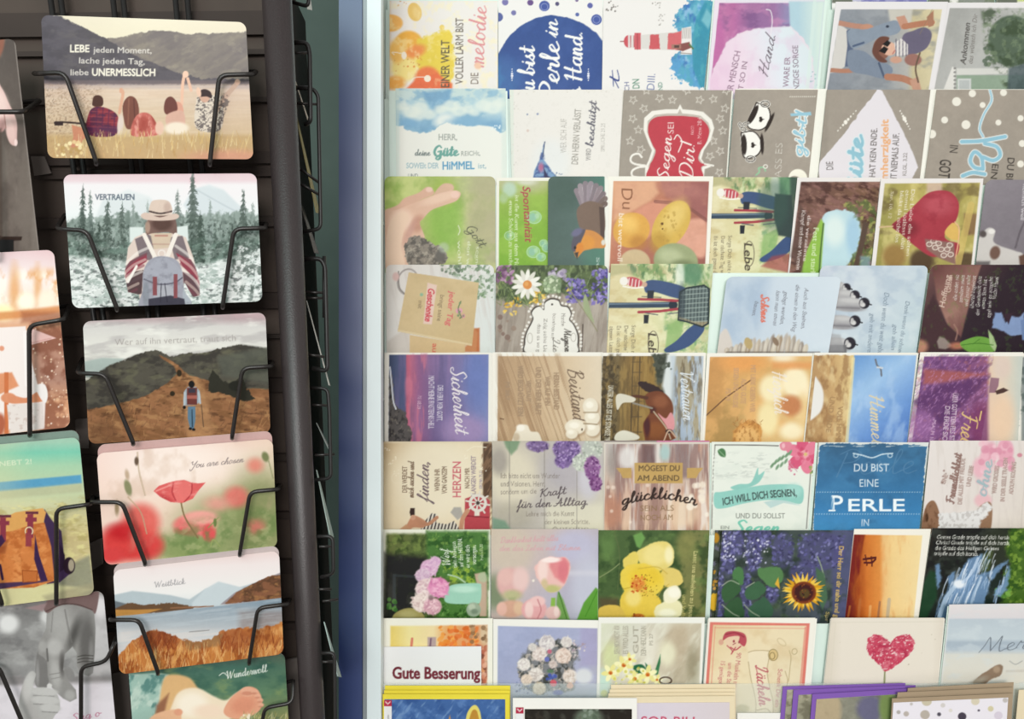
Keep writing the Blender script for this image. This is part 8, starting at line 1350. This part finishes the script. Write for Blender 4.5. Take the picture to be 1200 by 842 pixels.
def art(a):
    frame(a, [(583.5, 733), (700, 736), (699.5, 860), (582.5, 860)], 'ebe7de', 1.6); a.grad(583, 735, 700, 830, [(0, '9ba3c4'), (.5, 'a3a6c2'), (1, 'b4b0bc')]); a.noise('aeb2d0', 26, 18, .5, .68, .6, 3); a.rect(680, 733, 702, 780, 'a49cc0', 8, .7); a.rect(580, 806, 702, 862, '9fa8b8', 10, .6)
    a.poly([(606, 782), (612, 766), (622, 758), (630, 750), (646, 748), (664, 750), (676, 756), (678, 770), (668, 790), (672, 806), (656, 812), (632, 812), (612, 806)], '6d6c64', 5, .7, rough=5, rs=5); a.clip([(606, 782), (622, 758), (646, 748), (676, 756), (668, 790), (672, 806), (632, 814), (610, 806)], 5, 4, 5); a.noise('3a3c38', 4, 4, .46, .58, .8, 5); a.noise('c9bcb0', 4, 4, .58, .66, .8, 15); a.noclip(); a.spots(40, 604, 796, 622, 812, .6, 1.4, '5a6288 4a5278 7d86a8', 6, .8); a.spots(30, 664, 748, 686, 770, .7, 1.6, 'c8b4b0 a8909c d8ccc8', 7, .8); a.line([(670, 764), (682, 756), (686, 754)], .9, 'a8989c')
    for x, y, r, c in [(641, 753, 10, 'd9d0cc e6dfda b9aeb0'), (632, 766, 9, 'dccdc4 c4b0a8 e8ddd6'), (614, 778, 8, 'e0d8d0 c8bcb8 ece6e0'), (628, 790, 9, 'dad0c8 beb0a8 e8e0d8'), (617, 796, 7, 'e0cdbc c8b4a4'), (660, 768, 10, 'dfc8ba e8d8cc c4a898'), (664, 752, 7, 'dcd4cc c8bcb8'), (668, 792, 9, 'dcccc0 e6dcd4 bca898'), (632, 806, 8, 'd8c8b0 c0ac94'), (648, 778, 5, 'd4c4bc b8a49c'), (624, 758, 5, 'd8d0c8 c0b8b4')]: a.ruffle(x, y, r, c, int(x), 22)
    a.ell(644, 763, 2.6, 2.6, 'c0687c', 1.4); a.ell(641, 772, 3, 3, '6d74b4', 1.4); a.spots(10, 640, 790, 652, 800, 1.5, 2.8, '4a5aa4 6d7cc4', 9); a.ell(648.5, 800, 4, 4, 'd0606c', 1.4); a.ell(654, 811, 6, 3, '5a64a8', 2); a.ell(668, 803, 4, 3.4, 'd8a48c', 1.6); a.ell(645, 786, 4, 2, '5c7a60', 1.6); a.ell(684, 792, 10, 9, 'd4d4d6', 6)
greeting_card(7, 'white bordered lilac card of a white rose bouquet', art, 578, 704, 725, y2=726.5, dz=-.0004)
def art(a):
    frame(a, [(704.5, 730), (822, 730), (817, 860), (702, 860)], 'e9e6dc', 2); a.grad(704, 730, 820, 805, [(0, 'd5d6bc'), (.3, 'd4d0c0'), (.6, 'ccc0a8'), (1, 'b0a48c')]); a.noise('e4e2d0', 14, 30, .5, .66, .7, 3, rot=35); a.noise('a89a80', 12, 34, .56, .7, .5, 9, rot=35); a.ell(795, 750, 14, 24, 'b8a488', 16, 0, .7); a.ell(782, 765, 10, 14, 'e8e4c4', 10, 0, .8); a.ell(812, 780, 7, 20, '8d8468', 10, 0, .6); a.ell(716, 770, 10, 18, 'd4dc9c', 10, 0, .7); a.ell(760, 760, 10, 26, 'ece6d6', 14, 0, .6); a.ell(705, 800, 10, 16, 'c0d8c8', 8)
    a.poly([(766, 790), (770, 778), (774, 766), (774, 776), (771, 790)], '3f7a50', 1.6); a.poly([(742, 780), (752, 778), (757, 784), (752, 790), (744, 786)], '2f6848', 1.8, sm=1); a.poly([(756, 776), (762, 782), (766, 790), (758, 788)], '3a7050', 1.8)
    for x, y, r in [(715.5, 788, 8), (731, 779, 8.5), (744, 795, 7.5), (759, 790, 8.5), (738, 772, 6), (770, 796, 5)]:
        a.petals(x, y, 6, r*1.3, r*.34, 'e6dc8c', 'f0eab4', rot=int(x) % 60, soft=1.4); a.ell(x, y, r*.32, r*.3, 'd88a3c', 1.2); a.ell(x, y+.5, r*.18, r*.16, 'c05c2c', 1)
    a.spots(26, 720, 780, 756, 802, 1, 2, 'e8e098 c8c050 a8b048', 5, .7); a.ring(780, 797, 7, 4, 1.8, '5a4a40'); a.ell(708, 812, 4, 4, 'c8cc78', 3)
    for x, n, y0 in [(726, 'SIEH MICH NICHT AN', 766), (736, 'ES WIRD ALLES', 766), (748, 'GUT', 766), (757, 'DEIN HERZ KANN', 768), (765, 'PS 27', 756)]: a.text(n, x, y0, x, 733 if x < 760 else 742, 6 if x < 760 else 4, 'a9a290', .1)
greeting_card(7, 'card of small yellow daffodils before grey and cream folds', art, 701.5, 826, 723, lean=(-2.5, -5), dz=-.001)
def art(a):
    a.fill('ece6da'); P = [(832, 728.5), (949, 730), (938, 860), (823, 860)]; a.clip(P); a.fill('dc7a6c'); a.clip([(836, 732), (945, 733), (934, 862), (826, 862)], 1.2); a.fill('e8d8b4'); a.grad(836, 732, 940, 850, [(0, 'd9bc8c'), (.3, 'e6d2ac'), (.7, 'e2d2b0'), (1, 'c9c09c')], .8); a.noise('cfb080', 24, 20, .54, .72, .4, 4); a.line([(838, 734), (830, 860)], 1, 'dc7a6c', 0, .7); a.line([(944, 735), (933, 860)], 2.5, 'dc7a6c', 0, .6); a.line([(838, 735), (944, 736)], .9, 'dc7a6c', 0, .6); a.ell(870, 830, 8, 5, 'a89c6c', 4, 0, .6)
    # printed portrait head in red line work
    a.ell(861, 751, 11, 9, 'e3c3a4', 1.6, 10); a.poly([(847, 750), (850, 741), (860, 739), (872, 742), (875, 750), (872, 757), (866, 752), (866, 745), (854, 746)], 'b8505a', 1.3, sm=1); a.line([(850, 743), (862, 741), (872, 746)], 1.2, '8d3440', op=.8); a.line([(856, 758), (862, 761), (868, 757)], 1.4, 'b8505a'); a.ell(860, 751, 1.2, 1.6, '9a4450', 1); a.ell(866, 752, 1, 1.4, '9a4450', 1); a.line([(862, 753), (859, 755)], .9, '9a4450'); a.ell(845, 752, 3, 3.4, 'd8a48c', 1.4); a.line([(852, 756), (858, 762), (857, 766), (862, 758)], 1.2, 'b8505a')
    S = [(877, 764), (884, 762), (898, 762), (902, 765), (899, 785), (902, 805), (906, 825), (903, 850), (884, 862), (886, 825), (880, 795), (877, 775)]
    a.poly(S, 'e8d8b8', 1.2); a.line(S, 1, 'b09a74', op=.8); a.ell(906, 767, 5.4, 6.4, 'd9bc84', 1.4); a.ring(905, 768, 3, 4, 1.1, '9a8458'); a.ring(906, 767, 5.4, 6.6, 1, 'a08c60'); a.line([(886, 832), (898, 830), (904, 836)], 1, 'b09a74')
    a.script('Lächeln', 885.5, 779, 890, 826, 6.6, 'bc5a64', 1.6, .6, .3); a.text('90 Muskeln muss', 863.5, 764, 858, 812, 5.4, 'bf6a6c', 0); a.text('um die Stirn', 853.5, 776, 851, 806, 5, 'bf6a6c', 0); a.text('15 genügen', 845, 773, 842, 802, 5, 'bf6a6c', 0); a.text('Schenk Dir ein', 912, 783, 908, 828, 5, 'bf6a6c', 0); a.line([(925, 762), (927, 770), (926, 780), (924, 798)], .9, 'b8a47c'); a.ring(931, 763, 3, 3.4, .9, 'b8a47c', 20); a.line([(920, 786), (923, 796), (922, 804)], .9, 'b8a47c'); a.ring(916, 752, 6, 3, .9, 'cdb890', 40)
greeting_card(7, 'vintage card with red frame and scroll lettered Lächeln', art, 830.5, 955.5, 723.5, lean=(-7, -9), dz=-.0012, env=(-1, 2, 1))
def art(a):
    a.fill('e2d7c8'); a.grad(970, 0, 1106, 0, [(0, 'd6cab8'), (.12, 'e2d7c8'), (.9, 'e3d9ca'), (1, 'd8ccbc')], .8); a.spots(9, 982, 735, 1096, 800, .4, .8, 'a89c84 c4b8a0', 8, .7); a.line([(979, 730), (973, 805)], 1, 'd5cbb8', 0, .7); a.line([(974, 729), (1104, 728)], .9, 'd3cab8', 0, .7); a.line([(1037, 784), (1036, 808)], 2, '8d9068')
    P = [(1037, 786), (1028, 776), (1019, 768), (1015, 758), (1017, 748), (1024, 743.5), (1033, 744), (1039, 749), (1044, 752), (1049, 746), (1056, 743), (1066, 743), (1071.5, 750), (1071, 760), (1064, 768), (1054, 777), (1044, 783)]
    a.poly(P, 'c94a60', 1.3, rough=1.6, rs=3); a.clip(P, 1.3, 1.6, 3); a.noise('dc8690', 5, 4, .54, .64, .7, 3); a.noise('a8304a', 4, 4, .56, .66, .6, 13); a.noise('f0d8d4', 2.6, 2.2, .66, .72, .9, 23); a.noclip()
greeting_card(7, 'cream card with a single red heart made of petals on a thin stem', art, 974, 1106.5, 723.5, lean=(-11, -10), dz=-.0004, env=(-1, 1, 1))
def art(a):
    a.grad(0, 707, 0, 810, [(0, 'ded5d4'), (.16, 'd6d0d2'), (.18, 'b9c3cb'), (.4, 'c0cad0'), (.44, 'a9b5c0'), (.52, 'aab6c2'), (.58, 'd5d2c8'), (1, 'd9d2c4')]); a.noise('cdd5d8', 20, 8, .52, .7, .5, 4); a.line([(1112, 712), (1102, 806)], 3, 'd8d8d4', 0, .8); a.poly([(1140, 800), (1150, 790), (1162, 782), (1170, 778), (1175, 781), (1173, 790), (1160, 797), (1146, 806)], '8f7864', 2, sm=1, rough=1); a.ell(1146, 798, 12, 4, 'a8a090', 5, -25, .7); a.ell(1168, 784, 4, 4, 'a89078', 3)
    a.script('Merci', 1147, 765, 1226, 757, 8.5, '6d747c', 1.3, .5, .4); a.line([(1180, 786), (1230, 785)], 3, 'c4bcb0', 0, .6); a.line([(1183, 774), (1190, 778), (1198, 774)], 1, 'a8a8a4')
greeting_card(7, 'pale beach card with a brown feather lettered Merci, right end of its row', art, 1112.5, 1262, 708, lean=(-11, -10), dz=-.001, y2=706, env=(-2, 1, 2, 'mint'))
# the index sign in front of the first card
Ys = row_depth(7) - .0026
base = at(506, 872, Ys)
t = thing('divider_sign', base, 'white category sign lettered Gute Besserung in dark red', 'sign')
def art(a):
    a.fill('e6e5e2'); a.grad(0, 757, 0, 805, ['e8e6e6', 'e0dfda'], .6); a.text('Gute Besserung', 459.5, 794.5, 562.5, 795, 13.2, '74303a', .55)
sheet('sign_face', [(449.5, 757.5), (564, 757), (564, 872), (449.5, 872)], art, flat_at(Ys), .0008, PRINT, t, vis=50)
coarse_sheet('sign_back', [(449.6, 757.8), (563.8, 757.4), (563.8, 872), (449.6, 872)], Ys + .0009, .0006, PAPER, t)

# --- front row: cards in wrappers with coloured envelopes, standing one behind the other
PACK = 'wrapped cards in the front row'
M['yellow'] = material('yellow_envelope', 'e2cf3c', .6, noise=.05, scale=60); M['purple'] = material('purple_envelope', '7d55a8', .6, noise=.06, scale=60)
M['cream'] = material('cream_envelope', 'e0cfae', .7, noise=.04, scale=60); M['taupe'] = material('taupe_envelope', 'a08b72', .7, noise=.08, scale=60)
def pack(label, x0, x1, y, Y, env, art=None, inset=(8, 8, 14), y2=None, lean=(0, 0), tag_=False):
    y2 = y if y2 is None else y2; bot = 960
    k0, k1 = lean[0]*(bot-y)/100, lean[1]*(bot-y2)/100
    t = thing('wrapped_card', at((x0+x1)/2, bot, Y), label, 'card', PACK)
    coarse_sheet('envelope', [(x0, y), (x1, y2), (x1+k1, bot), (x0+k0, bot)], Y, .0006, M[env], t)
    if art is not None:
        a0, a1, ay = inset
        sheet('card_front', [(x0+a0, y+ay), (x1-a1, y2+ay), (x1+k1-a1, bot), (x0+k0+a0, bot)], art, flat_at(Y - .0009), .0006, PRINT, t, vis=848-y-ay)
    if tag_:  # sticker with price
        sheet('price_label', [(x0+tag_[0], tag_[1]), (x0+tag_[0]+9, tag_[1]), (x0+tag_[0]+9, tag_[1]+44), (x0+tag_[0], tag_[1]+44)], lambda a: (a.fill('e6e4e4'), a.rect(x0+tag_[0]-1, tag_[1]-1, x0+tag_[0]+10, tag_[1]+7, 'b8344c'), a.line([(x0+tag_[0]+2, tag_[1]+2), (x0+tag_[0]+4.5, tag_[1]+4.5), (x0+tag_[0]+7, tag_[1]+2)], 1.2, 'ecd8d8', 0), a.line([(x0+tag_[0]+5, tag_[1]+18), (x0+tag_[0]+5, tag_[1]+40)], 2, 'b8b8b8', 0)), flat_at(Y - .0018), .0004, PRINT, t)['label'] = 'red and white price label'
    return t
def art(a):
    a.fill('46679f'); a.noise('5f82b8', 14, 12, .5, .64, .8, 3, rot=30); a.noise('3a5890', 12, 10, .54, .68, .8, 9); a.noise('8aa8cc', 4, 14, .6, .68, .5, 15, rot=35); a.poly([(546, 842), (548, 834), (553, 827), (558, 826), (562, 832), (564, 842), (566, 860), (544, 860)], 'e2d06a', 1.3, sm=1); a.poly([(550, 842), (553, 833), (557, 831), (560, 836), (561, 850), (548, 850)], 'c08a3c', 1.4, sm=1); a.poly([(524, 850), (527, 837), (530, 850)], 'c08c4c', 1.3)
pack('rearmost yellow envelope of the yellow edged stack', 451, 598, 803, .8845, 'yellow')
pack('middle yellow envelope of the yellow edged stack', 450, 597.5, 808.5, .8815, 'yellow')
pack('yellow edged card with a blue picture, front of its stack', 448.5, 597, 813, .8785, 'yellow', art, (2, 5, 6), tag_=(1.5, 820))
M['white_env'] = material('white_envelope', 'e9e5de', .7, noise=.03, scale=60)
def art(a): a.fill('35322f'); a.ell(690, 842, 16, 12, '6d7a68', 9); a.noise('4a4a44', 10, 10, .55, .7, .7, 4); a.spots(20, 684, 830, 700, 850, 1, 3, '8f9a8c 5a6656', 6, .7); a.noise('565048', 6, 6, .64, .74, .4, 9)
pack('white edged card with a nearly black picture at the bottom edge', 601, 746.5, 817.5, .8725, 'white_env', art, (14, 6, 13), tag_=(3.5, 828.5))
def art(a): a.fill('d3c8d4'); a.grad(715, 822, 860, 822, ['cfc8d8', 'd8ccd2', 'd6c8c6'], .7); a.text('SOR BIU', 750, 850.5, 814, 851, 11.5, 'c8506c', .15, .08)
pack('rearmost cream envelope of the cream stack', 716, 862, 802, .8845, 'cream', y2=801)
pack('second cream envelope of the cream stack', 714.5, 862, 807.5, .882, 'cream', y2=806.5)
pack('third cream envelope of the cream stack', 713, 861.5, 812, .8795, 'cream', y2=811)
pack('lilac card with red letters in a cream envelope, front of the cream stack', 712.5, 861, 816, .8765, 'cream', art, (6, 6, 7.5), y2=815)
def art(a): a.grad(860, 0, 950, 0, ['e6e0d6', 'e9e4da']); a.line([(862, 838), (945, 836)], 1.2, 'cfc8bc', 0)
t = pack('white envelope behind the cream and purple stacks at the bottom', 864, 930, 835, .8849, 'white_env')
def artp(s):
    def art(a):
        a.grad(915, 800, 1050, 845, ['a8a088', '8a8a78', '6d7868']); a.noise('6f6a58', 9, 8, .48, .64, .8, s); a.noise('c4bca0', 9, 7, .56, .68, .6, s+5)
        if s == 9: a.ell(970, 832, 18, 20, 'b5a283', 3); a.noise('948266', 8, 8, .62, .74, .4, 8); a.rect(985, 812, 1005, 850, '8d8a7c', 8, .8); a.ell(1020, 830, 16, 16, '6d6a84', 10); a.ell(1040, 828, 10, 20, '7d9058', 7)
    return art
pack('rearmost purple framed card of the purple stack', 917.5, 1061, 804, .8838, 'purple', artp(3), (5, 5, 4), y2=800, lean=(-8, -6))
pack('middle purple framed card of the purple stack', 930, 1073, 808, .8808, 'purple', artp(4), (6, 5, 6), y2=802.5, lean=(-8, -6))
pack('purple framed card of a stone and flowers, front of the purple stack', 952, 1092, 813, .8775, 'purple', artp(9), (5, 5, 6), y2=805, lean=(-8, -6))
def art(a):
    a.fill('e6dfe6')
    for x, y, r, c in [(1053, 834, 2.4, 'b0a8a4'), (1062, 836, 3.2, 'b8aca4'), (1068, 824.5, 1.8, 'c0b8b4'), (1086, 821, 6, 'c8bca4'), (1084, 837, 5.6, 'b8aca0'), (1100.5, 836.5, 2.4, '5a5560'), (1105, 826, 2.8, 'd0c8c4'), (1114, 832, 2.2, 'd8d0c8'), (1127.5, 839, 5, '4f4854'), (1147, 832, 1.4, '5a5560'), (1143, 821, 5, 'd4c8b0'), (1161, 830, 3.4, 'cfc4a0'), (1178, 820, 3, 'c0b8b4'), (1170, 838, 5, 'd3c8d4')]: a.ell(x, y, r, r*.95, c, 1)
pack('rearmost taupe envelope of the dotted stack', 1064, 1188, 806, .874, 'taupe', y2=799, lean=(-10, -6))
pack('middle taupe envelope of the dotted stack', 1052, 1187.5, 811, .871, 'taupe', y2=805, lean=(-10, -6))
pack('taupe framed card with grey dots, front of the dotted stack', 1045.5, 1187, 818, .868, 'taupe', art, (1.5, 5.5, 5), y2=812, lean=(-6, -6))
pack('cream envelope at the lower right corner, cut by the picture edge', 1194, 1300, 808, .8785, 'cream', y2=806, lean=(-10, 0))

bpy.data.objects.remove(_fo); bpy.data.curves.remove(_fc)
for o in list(bpy.data.objects):
    if '_w' in o: del o['_w']
